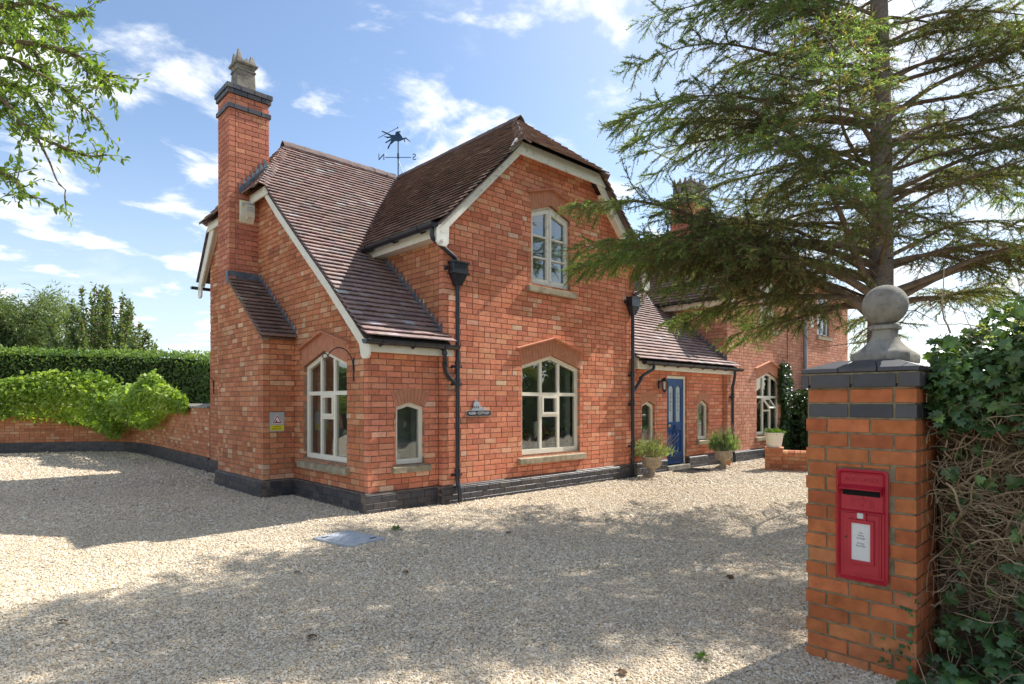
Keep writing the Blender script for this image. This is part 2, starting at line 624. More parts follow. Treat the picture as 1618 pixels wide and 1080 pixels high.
# ------------------------------------------------------------------ bricks
BR = {}          # kind -> list of (verts(12,3), tone, area)
BQ = np.array([(0, 1, 2, 3), (4, 5, 1, 0), (5, 6, 2, 1), (6, 7, 3, 2), (7, 4, 0, 3),
               (8, 9, 5, 4), (9, 10, 6, 5), (10, 11, 7, 6), (11, 8, 4, 7), (11, 10, 9, 8)])
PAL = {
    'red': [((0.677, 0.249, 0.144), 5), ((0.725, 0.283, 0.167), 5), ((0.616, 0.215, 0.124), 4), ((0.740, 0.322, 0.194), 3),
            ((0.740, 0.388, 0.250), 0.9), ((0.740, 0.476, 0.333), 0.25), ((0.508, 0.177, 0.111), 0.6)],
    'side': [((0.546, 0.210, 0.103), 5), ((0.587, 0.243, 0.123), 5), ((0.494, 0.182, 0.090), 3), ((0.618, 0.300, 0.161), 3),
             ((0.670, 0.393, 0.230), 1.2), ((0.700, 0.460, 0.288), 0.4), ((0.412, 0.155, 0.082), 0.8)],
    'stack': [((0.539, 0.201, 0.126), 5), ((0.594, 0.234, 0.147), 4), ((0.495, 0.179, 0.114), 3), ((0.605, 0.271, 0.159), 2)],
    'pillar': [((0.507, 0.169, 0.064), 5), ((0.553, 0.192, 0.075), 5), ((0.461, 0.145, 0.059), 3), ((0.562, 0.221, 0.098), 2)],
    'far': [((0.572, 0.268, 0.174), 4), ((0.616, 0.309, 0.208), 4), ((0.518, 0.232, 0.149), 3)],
    'blue': [((0.050, 0.050, 0.058), 4), ((0.068, 0.064, 0.068), 4), ((0.085, 0.074, 0.072), 2), ((0.04, 0.042, 0.052), 2)],
    'tile': [((0.358, 0.250, 0.217), 5), ((0.330, 0.230, 0.203), 5), ((0.386, 0.275, 0.246), 3), ((0.286, 0.211, 0.196), 2.5),
             ((0.414, 0.333, 0.304), 1.2), ((0.44, 0.42, 0.41), 0.3), ((0.30, 0.25, 0.235), 1)],
    'tile_dark': [((0.285, 0.185, 0.145), 5), ((0.255, 0.165, 0.13), 5), ((0.32, 0.21, 0.16), 3), ((0.22, 0.15, 0.125), 2.5), ((0.36, 0.29, 0.23), 0.6), ((0.17, 0.14, 0.10), 0.8)],
}


def tone_of(pal):
    p = PAL[pal]
    c = random.choices([q[0] for q in p], [q[1] for q in p])[0]
    k = random.uniform(0.9, 1.1)
    return np.array([min(1, v * k * random.uniform(0.96, 1.04)) for v in c])


def poly_iv(poly, z):
    xs = []
    n = len(poly)
    for i in range(n):
        (x0, z0), (x1, z1) = poly[i], poly[(i + 1) % n]
        if (z0 > z) != (z1 > z):
            xs.append(x0 + (z - z0) * (x1 - x0) / (z1 - z0))
    xs.sort()
    return [(xs[i], xs[i + 1]) for i in range(0, len(xs) - 1, 2)]


def iv_minus(ivs, cut):
    for (a, b) in cut:
        out = []
        for (p, q) in ivs:
            if b <= p or a >= q:
                out.append((p, q))
                continue
            if a > p: out.append((p, a))
            if b < q: out.append((b, q))
        ivs = out
    return ivs


def region(poly, holes):
    def f(z):
        ivs = poly_iv(poly, z)
        for h in holes:
            ivs = iv_minus(ivs, poly_iv(h, z))
        return ivs
    return f


def emit_brick(kind, fr, q, d, depth, tone, bev=0.002, jit=0.0010):
    """q: 4 (u,z) corners bl, br, tr, tl"""
    q = [(u + random.uniform(-jit, jit) * 0.6, z + random.uniform(-jit, jit) * 0.6) for u, z in q]
    dj0 = d + random.uniform(-jit, jit)
    dj = [dj0 + random.uniform(-jit, jit) * 0.35 for _ in range(4)]
    cu = sum(p[0] for p in q) / 4
    cz = sum(p[1] for p in q) / 4
    ins = [(u + math.copysign(bev, cu - u), z + math.copysign(bev, cz - z)) for u, z in q]
    V = [fr.p(*ins[i], dj[i]) for i in range(4)] + [fr.p(*q[i], dj[i] - bev) for i in range(4)] + [fr.p(*q[i], d - depth) for i in range(4)]
    V = np.array(V)
    BR.setdefault(kind, []).append((V, tone, pxarea(V[4:8]), tuple(map(tuple, fr.n)) if False else None))


def brick_rows(kind, fr, zlo, zhi, ivf, pal, L=0.2255, H=0.071, J=0.0118, d=0.0, depth=0.102, bond='mix', phase=0.0, jit=0.0011, splits=()):
    n = int(math.ceil((zhi - zlo) / (H + J)))
    for k in range(n):
        z0 = zlo + k * (H + J)
        z1 = min(z0 + H, zhi)
        if z1 - z0 < 0.02:
            continue
        cut = [c for c in splits if z0 + 0.008 < c < z1 - 0.008]
        if cut:
            kw = dict(L=L, H=9, J=J, d=d, depth=depth, bond=bond, jit=jit, phase=phase + (0.5 * (L + J) if k % 2 else 0.0))
            brick_rows(kind, fr, z0, cut[0] - 0.001, ivf, pal, **kw)
            brick_rows(kind, fr, cut[0] + 0.001, z1, ivf, pal, **kw)
            continue
        ia, ib = ivf(z0 + 0.003), ivf(z1 - 0.003)
        if not ia and not ib:
            continue
        if len(ia) != len(ib):
            ia = ib = (ivf((z0 + z1) / 2) or ia or ib)
        umin = min(a for a, b in ia)
        umax = max(b for a, b in ia)
        u = umin - (phase + (0.5 * (L + J) if k % 2 else 0.0)) - (L + J) - (random.uniform(0, 0.3) if bond == 'mix' and False else 0)
        c = 0
        while u < umax:
            w = L
            if bond == 'mix':
                if (c + (k % 3)) % 6 == 5 or random.random() < 0.08:
                    w = 0.105
            w *= random.uniform(0.985, 1.015)
            c += 1
            b0, b1 = u, u + w
            u = b1 + J
            for (a0, a1), (c0, c1) in zip(ia, ib):
                la, ra, lb, rb = max(b0, a0), min(b1, a1), max(b0, c0), min(b1, c1)
                if ra - la < 0.018 and rb - lb < 0.018:
                    continue
                if ra - la < 0.004:
                    la = ra = min(max((la + ra) / 2, a0), a1)
                    ra += 0.004
                if rb - lb < 0.004:
                    lb = rb = min(max((lb + rb) / 2, c0), c1)
                    rb += 0.004
                emit_brick(kind, fr, [(la, z0), (ra, z0), (rb, z1), (lb, z1)], d, depth, tone_of(pal), jit=jit)


def backing(name, fr, poly, holes, mat, parent, d0=-0.012, d1=-0.24):
    loops = [[Vector((u, z, 0)) for u, z in poly]] + [[Vector((u, z, 0)) for u, z in h] for h in holes]
    tri = tessellate_polygon(loops)
    pts = [p for lp in loops for p in lp]
    V = [fr.p(p.x, p.y, d0) for p in pts]
    F = [tuple(t) for t in tri]
    n = len(pts)
    V += [fr.p(p.x, p.y, d1) for p in pts]
    F += [tuple(i + n for i in t) for t in tri]
    k = 0
    for lp in loops:
        mm = len(lp)
        for i in range(mm):
            F.append((k + i, k + (i + 1) % mm, n + k + (i + 1) % mm, n + k + i))
        k += mm
    return MB().add(V, F).build(name, mat, parent)


def flush_bricks(kind, parent, mat, single, mass, limit=300):
    L = sorted(BR.pop(kind, []), key=lambda t: -t[2])
    ind = [t for t in L[:limit] if t[2] > 0]
    rest = L[len(ind):]
    for V, tone, a, _ in ind:
        npobj(single, V, BQ, mat, parent, tone)
    if rest:
        V = np.concatenate([t[0] for t in rest])
        T = np.repeat(np.array([t[1] for t in rest]), 12, 0)
        F = (BQ[None] + 12 * np.arange(len(rest))[:, None, None]).reshape(-1, 4)
        npobj(mass, V, F, mat, parent, T, kind='stuff')


# ------------------------------------------------------------------ roof tiles
TQ = np.array([(0, 1, 2, 3), (7, 6, 5, 4), (0, 4, 5, 1), (1, 5, 6, 2), (2, 6, 7, 3), (3, 7, 4, 0)])


class Slope:
    """roof slope: curve of (h, z) from the ridge down; u runs along the ridge"""

    def __init__(s, o, ud, hd, pts):
        s.o, s.ud, s.hd = np.array(o, float), np.array(ud, float), np.array(hd, float)
        s.h = np.array([p[0] for p in pts], float)
        s.z = np.array([p[1] for p in pts], float)
        s.s = np.concatenate([[0], np.cumsum(np.hypot(np.diff(s.h), np.diff(s.z)))])
        s.len = s.s[-1]

    def hz(s, t):
        return float(np.interp(t, s.s, s.h)), float(np.interp(t, s.s, s.z))

    def s_at(s, z):
        return float(np.interp(-z, -s.z, s.s))

    def nrm(s, t):
        a, b = s.hz(max(t - 0.15, 0)), s.hz(min(t + 0.15, s.len))
        n = s.hd * (a[1] - b[1]) + np.array([0, 0, 1.0]) * (b[0] - a[0])
        n = n / np.linalg.norm(n)
        return n if n[2] > 0 else -n

    def p(s, u, t, up=0.0):
        h, z = s.hz(t)
        if t > s.len:
            a, b = s.hz(s.len - 0.1), s.hz(s.len)
            k = (t - s.len) / 0.1
            h, z = b[0] + (b[0] - a[0]) * k, b[1] + (b[1] - a[1]) * k
        return s.o + u * s.ud + h * s.hd + np.array([0, 0, z]) + up * s.nrm(t)


TL = {}


def tile_rows(kind, sl, ivf, pal, gauge=0.124, w=0.175, t0=0.0, t1=None):
    t1 = sl.len if t1 is None else t1
    n = int((t1 - t0) / gauge)
    for k in range(n + 1):
        tail = t1 - k * gauge
        if tail < t0 + 0.03:
            break
        head = max(tail - gauge * 1.45, t0)
        ia, ib = ivf(tail), ivf(max(tail - gauge, t0 + 0.001))
        if not ia: continue
        if len(ia) != len(ib): ib = ia
        umin = min(a for a, b in ia)
        umax = max(b for a, b in ia)
        u = math.floor(umin / w) * w - (w / 2 if k % 2 else 0) - w
        while u < umax:
            b0, b1 = u + 0.0015, u + w - 0.0015
            u += w
            for (a0, a1), (c0, c1) in zip(ia, ib):
                la, ra, lb, rb = max(b0, a0), min(b1, a1), max(b0, c0), min(b1, c1)
                if ra - la < 0.02 and rb - lb < 0.02: continue
                if ra < la + 0.003: la = ra = min(max((la + ra) / 2, a0), a1); ra += 0.003
                if rb < lb + 0.003: lb = rb = min(max((lb + rb) / 2, c0), c1); rb += 0.003
                j = lambda s=0.003: random.uniform(-s, s)
                dt = j(0.0025)
                lift = 0.056 + j(0.003)
                r1, r2 = j(0.0025), j(0.0025)
                T = 0.018
                V = np.array([sl.p(la, tail + dt, lift + r1), sl.p(ra, tail + dt, lift + r2), sl.p(rb, head, 0.008), sl.p(lb, head, 0.008),
                              sl.p(la, tail + dt, lift + r1 - T), sl.p(ra, tail + dt, lift + r2 - T), sl.p(rb, head, -0.004), sl.p(lb, head, -0.004)])
                vis = np.array([V[0], V[1], sl.p(rb, tail - gauge, 0.015), sl.p(lb, tail - gauge, 0.015)])
                TL.setdefault(kind, []).append((V, tone_of(pal), pxarea(vis)))


def flush_tiles(kind, parent, mat, single, mass, limit=300):
    L = sorted(TL.pop(kind, []), key=lambda t: -t[2])
    ind = [t for t in L[:limit] if t[2] > 0]
    rest = L[len(ind):]
    for V, tone, a in ind:
        npobj(single, V, TQ, mat, parent, tone)
    if rest:
        V = np.concatenate([t[0] for t in rest])
        T = np.repeat(np.array([t[1] for t in rest]), 8, 0)
        F = (TQ[None] + 8 * np.arange(len(rest))[:, None, None]).reshape(-1, 4)
        npobj(mass, V, F, mat, parent, T, kind='stuff')


def deck(name, sl, ivf, parent, mat, n=30, t0=0.0, t1=None, below=-0.03):
    t1 = sl.len if t1 is None else t1
    mb = MB()
    ts = np.linspace(t0 + 0.002, t1 - 0.002, n)
    for a, b in zip(ts[:-1], ts[1:]):
        ia, ib = ivf(a), ivf(b)
        if len(ia) != len(ib): ia = ib = (ia if len(ia) < len(ib) else ib)
        for (p, q), (r, s) in zip(ia, ib):
            mb.add([sl.p(p, a, below), sl.p(q, a, below), sl.p(s, b, below), sl.p(r, b, below)], [(0, 1, 2, 3)])
    return mb.build(name, mat, parent)
# ------------------------------------------------------------------ the cottage
house = thing('cottage', 'red brick Victorian cottage with steep tiled roofs, cream bargeboards and blue front door', 'cottage', (3.5, 0, 0))
RW = house
X0, X1 = 1.17, 5.93           # left gabled wing
DX = 8.63                     # the right gabled wing repeats it
RX, RZ = 3.55, 6.66           # its ridge
EX, EZ = 0.93, 4.05           # its eave edge
MB_ = (RZ - EZ) / (RX - EX)
AF = [(4.75, 6.64), (3.3, 5.29), (2.7, 4.77), (1.75, 3.985), (0.91, 3.31), (0.18, 2.68), (-0.24, 2.345)]
ya = lambda z: float(np.interp(z, [p[1] for p in AF][::-1], [p[0] for p in AF][::-1]))
za = lambda y: float(np.interp(y, [p[0] for p in AF][::-1], [p[1] for p in AF][::-1]))

F_low = Frame((0, 0, 0), (1, 0, 0), (0, -1, 0))
F_main = Frame((0, -0.11, 0), (1, 0, 0), (0, -1, 0))
F_gab = Frame((0, 0, 0), (0, 1, 0), (-1, 0, 0))
F_ret = Frame((X0, 0, 0), (0, 1, 0), (-1, 0, 0))
F_cl = Frame((-0.503, 0, 0), (0, 1, 0), (-1, 0, 0))
F_cr = Frame((0, 2.326, 0), (1, 0, 0), (0, -1, 0))
F_sr = Frame((0, 3.864, 0), (1, 0, 0), (0, -1, 0))
F_dret = Frame((X0 + DX, 0, 0), (0, 1, 0), (-1, 0, 0))
F_ext = Frame((0, 0.06, 0), (1, 0, 0), (0, -1, 0))


def opening(uL, uR, z0, zs, za_):
    uc = (uL + uR) / 2
    return [(uL, z0), (uR, z0), (uR, zs), (uc, za_), (uL, zs)]


def arch_hole(uL, uR, z0, zs, za_, h, e):
    uc = (uL + uR) / 2
    return [(uL, z0), (uR, z0), (uR, zs), (uR + e, zs + h), (uc, za_ + h), (uL - e, zs + h), (uL, zs)]


def arch(fr, uL, uR, zs, za_, h, e, n, hood=False, parent=None, dep=0.102):
    uc = (uL + uR) / 2
    for sgn, ue in ((1, uL), (-1, uR)):
        a0, a1 = np.array([ue, zs]), np.array([uc, za_])
        b0, b1 = np.array([ue - sgn * e, zs + h]), np.array([uc, za_ + h])
        for k in range(n):
            g = 0.07
            t0, t1 = (k + g * 0.5) / n, (k + 1 - g * 0.5) / n
            q = [a0 + (a1 - a0) * t0, a0 + (a1 - a0) * t1, b0 + (b1 - b0) * t1, b0 + (b1 - b0) * t0]
            dj = random.uniform(-0.001, 0.001)
            mb = MB()
            fr.quad(mb, [tuple(p) for p in q], 0.001 + dj, -dep)
            mb.build('arch_brick', M['arch'], parent)
        if hood:
            t = 0.042
            nrm = np.array([-(b1 - b0)[1], (b1 - b0)[0]])
            nrm = nrm / np.linalg.norm(nrm)
            if nrm[1] < 0: nrm = -nrm
            ext = (b0 - b1) / np.linalg.norm(b0 - b1) * 0.05
            for (s0, s1) in ((0, 0.335), (0.34, 0.665), (0.67, 1.0)):
                p, q_ = b0 + ext + (b1 - b0 - ext) * s0, b0 + ext + (b1 - b0 - ext) * s1
                qq = [p + nrm * 0.004, q_ + nrm * 0.004, q_ + nrm * t, p + nrm * t]
                if s1 == 1.0:
                    qq[1] = np.array([uc, za_ + h + 0.005])
                    qq[2] = np.array([uc, za_ + h + t * 1.06])
                mb = MB()
                V = [fr.p(*qq[0], -0.02), fr.p(*qq[1], -0.02), fr.p(*qq[2], -0.02), fr.p(*qq[3], -0.02),
                     fr.p(*qq[0], 0.062), fr.p(*qq[1], 0.062), fr.p(qq[2][0], qq[2][1] - 0.016, 0.066), fr.p(qq[3][0], qq[3][1] - 0.016, 0.066)]
                mb.hexa(V).build('hood_tile', M['arch'], parent)


def headz(u, uL, uR, zs, za_):
    uc = (uL + uR) / 2
    return zs + (za_ - zs) * (1 - abs(u - uc) / (uR - uc))


def glaze(fr, a, b, c, d, dd, par, head=None):
    """one pane of cell [a,b]x[c,d]; head: function of u limiting the top"""
    pts = [(a, c), (b, c)]
    if head is None:
        pts += [(b, d), (a, d)]
    else:
        pts.append((b, min(d, head(b))))
        us = [u for u in head.knots if a < u < b]
        for u in us[::-1]:
            pts.append((u, min(d, head(u))))
        pts.append((a, min(d, head(a))))
    mb = MB()
    mb.prism([fr.p(u, z, dd) for u, z in pts], fr.n * -0.004)
    return mb.build('pane', M['glass'], par)


class Head:
    def __init__(s, uL, uR, zs, za_, off):
        s.a = (uL, uR, zs, za_)
        s.off = off
        s.knots = [(uL + uR) / 2]

    def __call__(s, u):
        return headz(u, *s.a) - s.off


def room(fr, uL, uR, z0, z1, parent, depth=2.4, grow=0.7, dd=-0.135, mat='room'):
    gl, gr_ = grow if hasattr(grow, '__len__') else (grow, grow)
    mb = MB()
    u0, u1, za_, zb = uL, uR, z0, z1
    mb_add = lambda pts: mb.add(pts, [(0, 1, 2, 3)])
    r0 = -0.36
    A = [(u0, za_), (u1, za_), (u1, zb), (u0, zb)]
    for i in range(4):
        p, q = A[i], A[(i + 1) % 4]
        mb_add([fr.p(*p, dd), fr.p(*q, dd), fr.p(*q, r0), fr.p(*p, r0)])
    mb.build('window_reveal', M['white_plaster'], parent)
    mb = MB()
    mb_add = lambda pts: mb.add(pts, [(0, 1, 2, 3)])
    B = [(u0 - gl, za_ - 0.33), (u1 + gr_, za_ - 0.33), (u1 + gr_, zb + 0.3), (u0 - gl, zb + 0.3)]
    for i in range(4):
        p, q = B[i], B[(i + 1) % 4]
        mb_add([fr.p(*p, r0), fr.p(*q, r0), fr.p(*q, -depth), fr.p(*p, -depth)])
        a, c = A[i], A[(i + 1) % 4]
        mb_add([fr.p(*a, r0), fr.p(*c, r0), fr.p(*q, r0), fr.p(*p, r0)])
    mb_add([fr.p(*p, -depth) for p in B])
    mb.build('room', M[mat], parent)


def sill(fr, uL, uR, z, parent, h=0.125, over=0.10, out=0.07, mat='sill'):
    mb = MB()
    u0, u1 = uL - over, uR + over
    V = [fr.p(u0, z - h, out), fr.p(u1, z - h, out), fr.p(u1, z - h, -0.1), fr.p(u0, z - h, -0.1),
         fr.p(u0, z - 0.03, out), fr.p(u1, z - 0.03, out), fr.p(u1, z - 0.002, -0.075), fr.p(u0, z - 0.002, -0.075)]
    mb.hexa(V).build('window_sill', M[mat], parent, bevel=0.006)


def big_window(fr, uL, uR, z0, zs, za_, parent, open_vent=False, name='window', grow=0.7):
    """three lights with a transom and a small vent in the middle"""
    B = 0.062
    d0, d1 = -0.062, -0.125
    mb = MB()
    hd = Head(uL, uR, zs, za_, 0)
    fr.quad(mb, [(uL, z0), (uL + B, z0), (uL + B, hd(uL + B)), (uL, zs)], d0, d1)
    fr.quad(mb, [(uR - B, z0), (uR, z0), (uR, zs), (uR - B, hd(uR - B))], d0, d1)
    uc = (uL + uR) / 2
    hb = 0.068
    fr.quad(mb, [(uL + B, hd(uL + B) - hb), (uc, za_ - hb), (uc, za_), (uL + B, hd(uL + B))], d0, d1)
    fr.quad(mb, [(uR - B, hd(uR - B)), (uc, za_), (uc, za_ - hb), (uR - B, hd(uR - B) - hb)], d0, d1)
    fr.box(mb, uL + B, z0, uR - B, z0 + 0.075, d0, d1)
    fr.box(mb, uL - 0.0, z0 - 0.03, uR + 0.0, z0 - 0.001, d0 + 0.03, d1)      # sub-sill
    zt = 1.60
    w = (uR - uL - 2 * B)
    m1, m2 = uL + B + w / 3, uL + B + 2 * w / 3
    mw = 0.026
    for mm in (m1, m2):
        h_ = hd(mm) - hb
        fr.quad(mb, [(mm - mw, z0 + 0.075), (mm + mw, z0 + 0.075), (mm + mw, h_ - 0.002), (mm - mw, h_ - 0.002)], d0 - 0.003, d1 + 0.003)
    cells = [(uL + B, m1 - mw), (m1 + mw, m2 - mw), (m2 + mw, uR - B)]
    for a, b in cells:
        fr.box(mb, a, zt, b, zt + 0.06, d0 - 0.006, d1 + 0.006)
    fr.box(mb, cells[1][0], zt - 0.36, cells[1][1], zt - 0.315, d0 - 0.008, d1 + 0.008)
    win = mb.build(name, M['cream'], parent)
    hp = Head(uL, uR, zs, za_, hb)
    dg = -0.092
    for k, (a, b) in enumerate(cells):
        glaze(fr, a, b, zt + 0.06, 9, dg, win, hp)
        glaze(fr, a, b, z0 + 0.075, zt if k != 1 else zt - 0.36, dg, win)
    # the small vent casement
    a, b = cells[1]
    c, d = zt - 0.315, zt
    fb = 0.036
    if not open_vent:
        mb = MB()
        o = d0 + 0.012
        fr.box(mb, a, c, a + fb, d, o, d1 + 0.01)
        fr.box(mb, b - fb, c, b, d, o, d1 + 0.01)
        fr.box(mb, a + fb, c, b - fb, c + fb, o, d1 + 0.01)
        fr.box(mb, a + fb, d - fb, b - fb, d, o, d1 + 0.01)
        v = mb.build('vent_casement', M['cream'], win)
        mb = MB()
        mb.prism([fr.p(u, z, dg) for u, z in ((a + fb, c + fb), (b - fb, c + fb), (b - fb, d - fb), (a + fb, d - fb))], fr.n * -0.004)
        mb.build('pane', M['glass'], win)
    else:
        an = math.radians(34)
        f2 = Frame(fr.p(0, d, d0) - np.array([0, 0, 0]), fr.u, fr.n)
        zdir = np.array([0, 0, -1.0]) * math.cos(an) + fr.n * math.sin(an)
        ndir = fr.n * math.cos(an) + np.array([0, 0, 1.0]) * math.sin(an)
        P = lambda u, t, q: fr.p(u, d, d0) + zdir * t + ndir * q
        H = d - c
        mb = MB()
        for (p0, t0, p1, t1) in ((a, 0, a + fb, H), (b - fb, 0, b, H), (a + fb, 0, b - fb, fb), (a + fb, H - fb, b - fb, H)):
            mb.hexa([P(p0, t0, 0), P(p1, t0, 0), P(p1, t1, 0), P(p0, t1, 0), P(p0, t0, -0.04), P(p1, t0, -0.04), P(p1, t1, -0.04), P(p0, t1, -0.04)])
        mb.build('vent_casement', M['cream'], win)
        mb = MB()
        mb.prism([P(a + fb, fb, -0.02), P(b - fb, fb, -0.02), P(b - fb, H - fb, -0.02), P(a + fb, H - fb, -0.02)], ndir * -0.004)
        mb.build('pane', M['glass'], win)
    sill(fr, uL, uR, z0 - 0.03, win)
    room(fr, uL, uR, z0 - 0.02, za_, win, grow=grow)
    return win


def small_window(fr, uL, uR, z0, zs, za_, parent, sl=True, depth=1.8, grow=0.4):
    B = 0.055
    d0, d1 = -0.062, -0.12
    hd = Head(uL, uR, zs, za_, 0)
    uc = (uL + uR) / 2
    hb = 0.06
    mb = MB()
    fr.quad(mb, [(uL, z0), (uL + B, z0), (uL + B, hd(uL + B)), (uL, zs)], d0, d1)
    fr.quad(mb, [(uR - B, z0), (uR, z0), (uR, zs), (uR - B, hd(uR - B))], d0, d1)
    fr.quad(mb, [(uL + B, hd(uL + B) - hb), (uc, za_ - hb), (uc, za_), (uL + B, hd(uL + B))], d0, d1)
    fr.quad(mb, [(uR - B, hd(uR - B)), (uc, za_), (uc, za_ - hb), (uR - B, hd(uR - B) - hb)], d0, d1)
    fr.box(mb, uL + B, z0, uR - B, z0 + 0.07, d0, d1)
    win = mb.build('window', M['cream'], parent)
    glaze(fr, uL + B, uR - B, z0 + 0.07, 9, -0.095, win, Head(uL, uR, zs, za_, hb))
    if sl:
        sill(fr, uL, uR, z0, win, h=0.115, over=0.08)
    room(fr, uL, uR, z0, za_, win, depth=depth, grow=grow, dd=-0.13)
    return win


def casement_window(fr, uL, uR, z0, zs, za_, parent):
    """upper window: a pair of casements of three panes each"""
    d0, d1 = -0.062, -0.13
    hd = Head(uL, uR, zs, za_, 0)
    uc = (uL + uR) / 2
    B = 0.035
    mb = MB()
    fr.quad(mb, [(uL, z0), (uL + B, z0), (uL + B, hd(uL + B)), (uL, zs)], d0, d1)
    fr.quad(mb, [(uR - B, z0), (uR, z0), (uR, zs), (uR - B, hd(uR - B))], d0, d1)
    fr.quad(mb, [(uL + B, hd(uL + B) - 0.04), (uc, za_ - 0.04), (uc, za_), (uL + B, hd(uL + B))], d0, d1)
    fr.quad(mb, [(uR - B, hd(uR - B)), (uc, za_), (uc, za_ - 0.04), (uR - B, hd(uR - B) - 0.04)], d0, d1)
    fr.box(mb, uL + B, z0, uR - B, z0 + 0.05, d0 + 0.02, d1)
    win = mb.build('window', M['worn'], parent)
    for (a, b) in ((uL + B + 0.003, uc - 0.012), (uc + 0.004, uR - B - 0.003)):
        mb = MB()
        f = 0.05
        o0, o1 = d0 + 0.008, d1 + 0.02
        zb = z0 + 0.055
        h2 = Head(uL, uR, zs, za_, 0.045)
        h3 = Head(uL, uR, zs, za_, 0.045 + 0.07)
        fr.quad(mb, [(a, zb), (a + f, zb), (a + f, h2(a + f)), (a, h2(a))], o0, o1)
        fr.quad(mb, [(b - f, zb), (b, zb), (b, h2(b)), (b - f, h2(b - f))], o0, o1)
        fr.quad(mb, [(a + f, zb), (b - f, zb), (b - f, zb + 0.07), (a + f, zb + 0.07)], o0 - 0.002, o1)
        fr.quad(mb, [(a + f, h3(a + f)), (b - f, h3(b - f)), (b - f, h2(b - f)), (a + f, h2(a + f))], o0 - 0.002, o1)
        lo, hi = zb + 0.07, zs - 0.06
        bars = [lo + (hi - lo) * 0.345, lo + (hi - lo) * 0.69]
        for zb_ in bars:
            fr.box(mb, a + f, zb_ - 0.013, b - f, zb_ + 0.013, o0 - 0.004, o1)
        cs = mb.build('casement', M['worn'], win)
        edges = [lo] + bars
        tops = bars + [9]
        for e0, e1 in zip(edges, tops):
            glaze(fr, a + f, b - f, e0 + (0.013 if e0 != lo else 0), e1 - 0.013 if e1 < 9 else 9, -0.095, win, h3)
    sill(fr, uL, uR, z0 - 0.002, win, h=0.13, over=0.11)
    room(fr, uL, uR, z0, za_, win, depth=2.2)
    return win


# ---- walls
wL = (0.585, 1.985, 0.625, 2.055, 2.27)          # big window in the left gable
wM = (2.785, 4.255, 0.625, 2.10, 2.305)          # big window, main gable
wU = (3.005, 3.985, 3.47, 4.715, 4.885)          # upper window
wS = (0.445, 0.925, 0.62, 1.43, 1.50)            # little window beside the corner
wP1 = (6.36, 6.84, 0.62, 1.43, 1.52)
wP2 = (8.60, 9.10, 0.62, 1.43, 1.55)
DU0, DU1, DZ = 7.30, 8.12, 2.075

up = lambda w: opening(*w)
dxw = lambda w: (w[0] + DX, w[1] + DX) + w[2:]

gab_poly = [(0.112, 0.255), (6.57, 0.255), (6.57, 4.50), (5.95, 5.18), (3.32, 5.20), (2.7, 4.69), (1.75, 3.90), (0.91, 3.22), (0.18, 2.6), (0.112, 2.5)]
breast_hole = [(2.335, 0.2), (4.44, 0.2), (4.44, 7), (3.875, 7), (3.875, 3.75), (2.335, 2.5)]
main_poly = [(X0, 0.255), (X1, 0.255), (X1, 4.14), (4.535, 5.58), (2.565, 5.58), (X0, 4.14)]
low_poly = [(0, 0.255), (X0 - 0.001, 0.255), (X0 - 0.001, 2.42), (0, 2.42)]
porch_poly = [(X1 + 0.001, 0.255), (X0 + DX - 0.001, 0.255), (X0 + DX - 0.001, 2.42), (X1 + 0.001, 2.42)]
door_hole = [(DU0, 0.1), (DU1, 0.1), (DU1, DZ), (DU0, DZ)]
ret_poly = [(0.003, 2.50), (0.2, 2.69), (1.75, 3.98), (1.85, 4.02), (0.003, 4.02)]
HB, EB = 0.265, 0.075
HS, ES = 0.21, 0.10
Z0 = 0.272
ah = lambda w, h=HB, e=EB: arch_hole(*w, h, e)

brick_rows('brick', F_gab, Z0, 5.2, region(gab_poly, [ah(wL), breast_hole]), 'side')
backing('wall', F_gab, gab_poly, [up(wL)], M['mortar'], RW)
brick_rows('brick', F_low, Z0, 2.42, region(low_poly, [ah(wS, HS, ES)]), 'red', phase=0.06)
backing('wall', F_low, [(0.014, 0.255), (X0 - 0.001, 0.255), (X0 - 0.001, 2.42), (0.014, 2.42)], [up(wS)], M['mortar'], RW)
brick_rows('brick', F_main, Z0, 5.58, region(main_poly, [ah(wM), ah(wU)]), 'red', phase=0.02)
backing('wall', F_main, [(max(u, X0 + 0.014), z) for u, z in main_poly], [up(wM), up(wU)], M['mortar'], RW)
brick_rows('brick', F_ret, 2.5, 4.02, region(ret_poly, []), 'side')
backing('wall', F_ret, [(0.0, 0.25), (2.2, 0.25), (2.2, 4.02), (0.0, 4.02)], [], M['mortar'], RW, -0.011, -0.2)
brick_rows('brick', F_low, Z0, 2.42, region(porch_poly, [ah(wP1, HS, ES), ah(wP2, HS, ES), door_hole]), 'red', phase=0.1)
backing('wall', F_low, porch_poly, [up(wP1), up(wP2), [(DU0, 0.2555), (DU1, 0.2555), (DU1, DZ), (DU0, DZ)]], M['mortar'], RW)
# right gabled wing and the plainer range beyond it
dpoly = [(u + DX, z) for u, z in main_poly]
brick_rows('brick', F_main, Z0, 5.58, region(dpoly, [ah(dxw(wM)), ah(dxw(wU))]), 'far', phase=0.07)
backing('wall', F_main, [(max(u, X0 + DX + 0.014), z) for u, z in dpoly], [up(dxw(wM)), up(dxw(wU))], M['mortar'], RW)
brick_rows('brick', F_dret, 2.5, 4.02, region(ret_poly, []), 'far')
backing('wall', F_dret, [(-0.1, 0.25), (2.2, 0.25), (2.2, 4.02), (-0.1, 4.02)], [], M['mortar'], RW, -0.011, -0.2)
ext_poly = [(14.57, 0.0), (18.93, 0.0), (18.93, 5.2), (14.57, 5.2)]
ext_hole = [(16.1, 3.62), (17.15, 3.62), (17.15, 4.95), (16.1, 4.95)]
brick_rows('brick', F_ext, 0.02, 5.2, region(ext_poly, [ext_hole]), 'far')
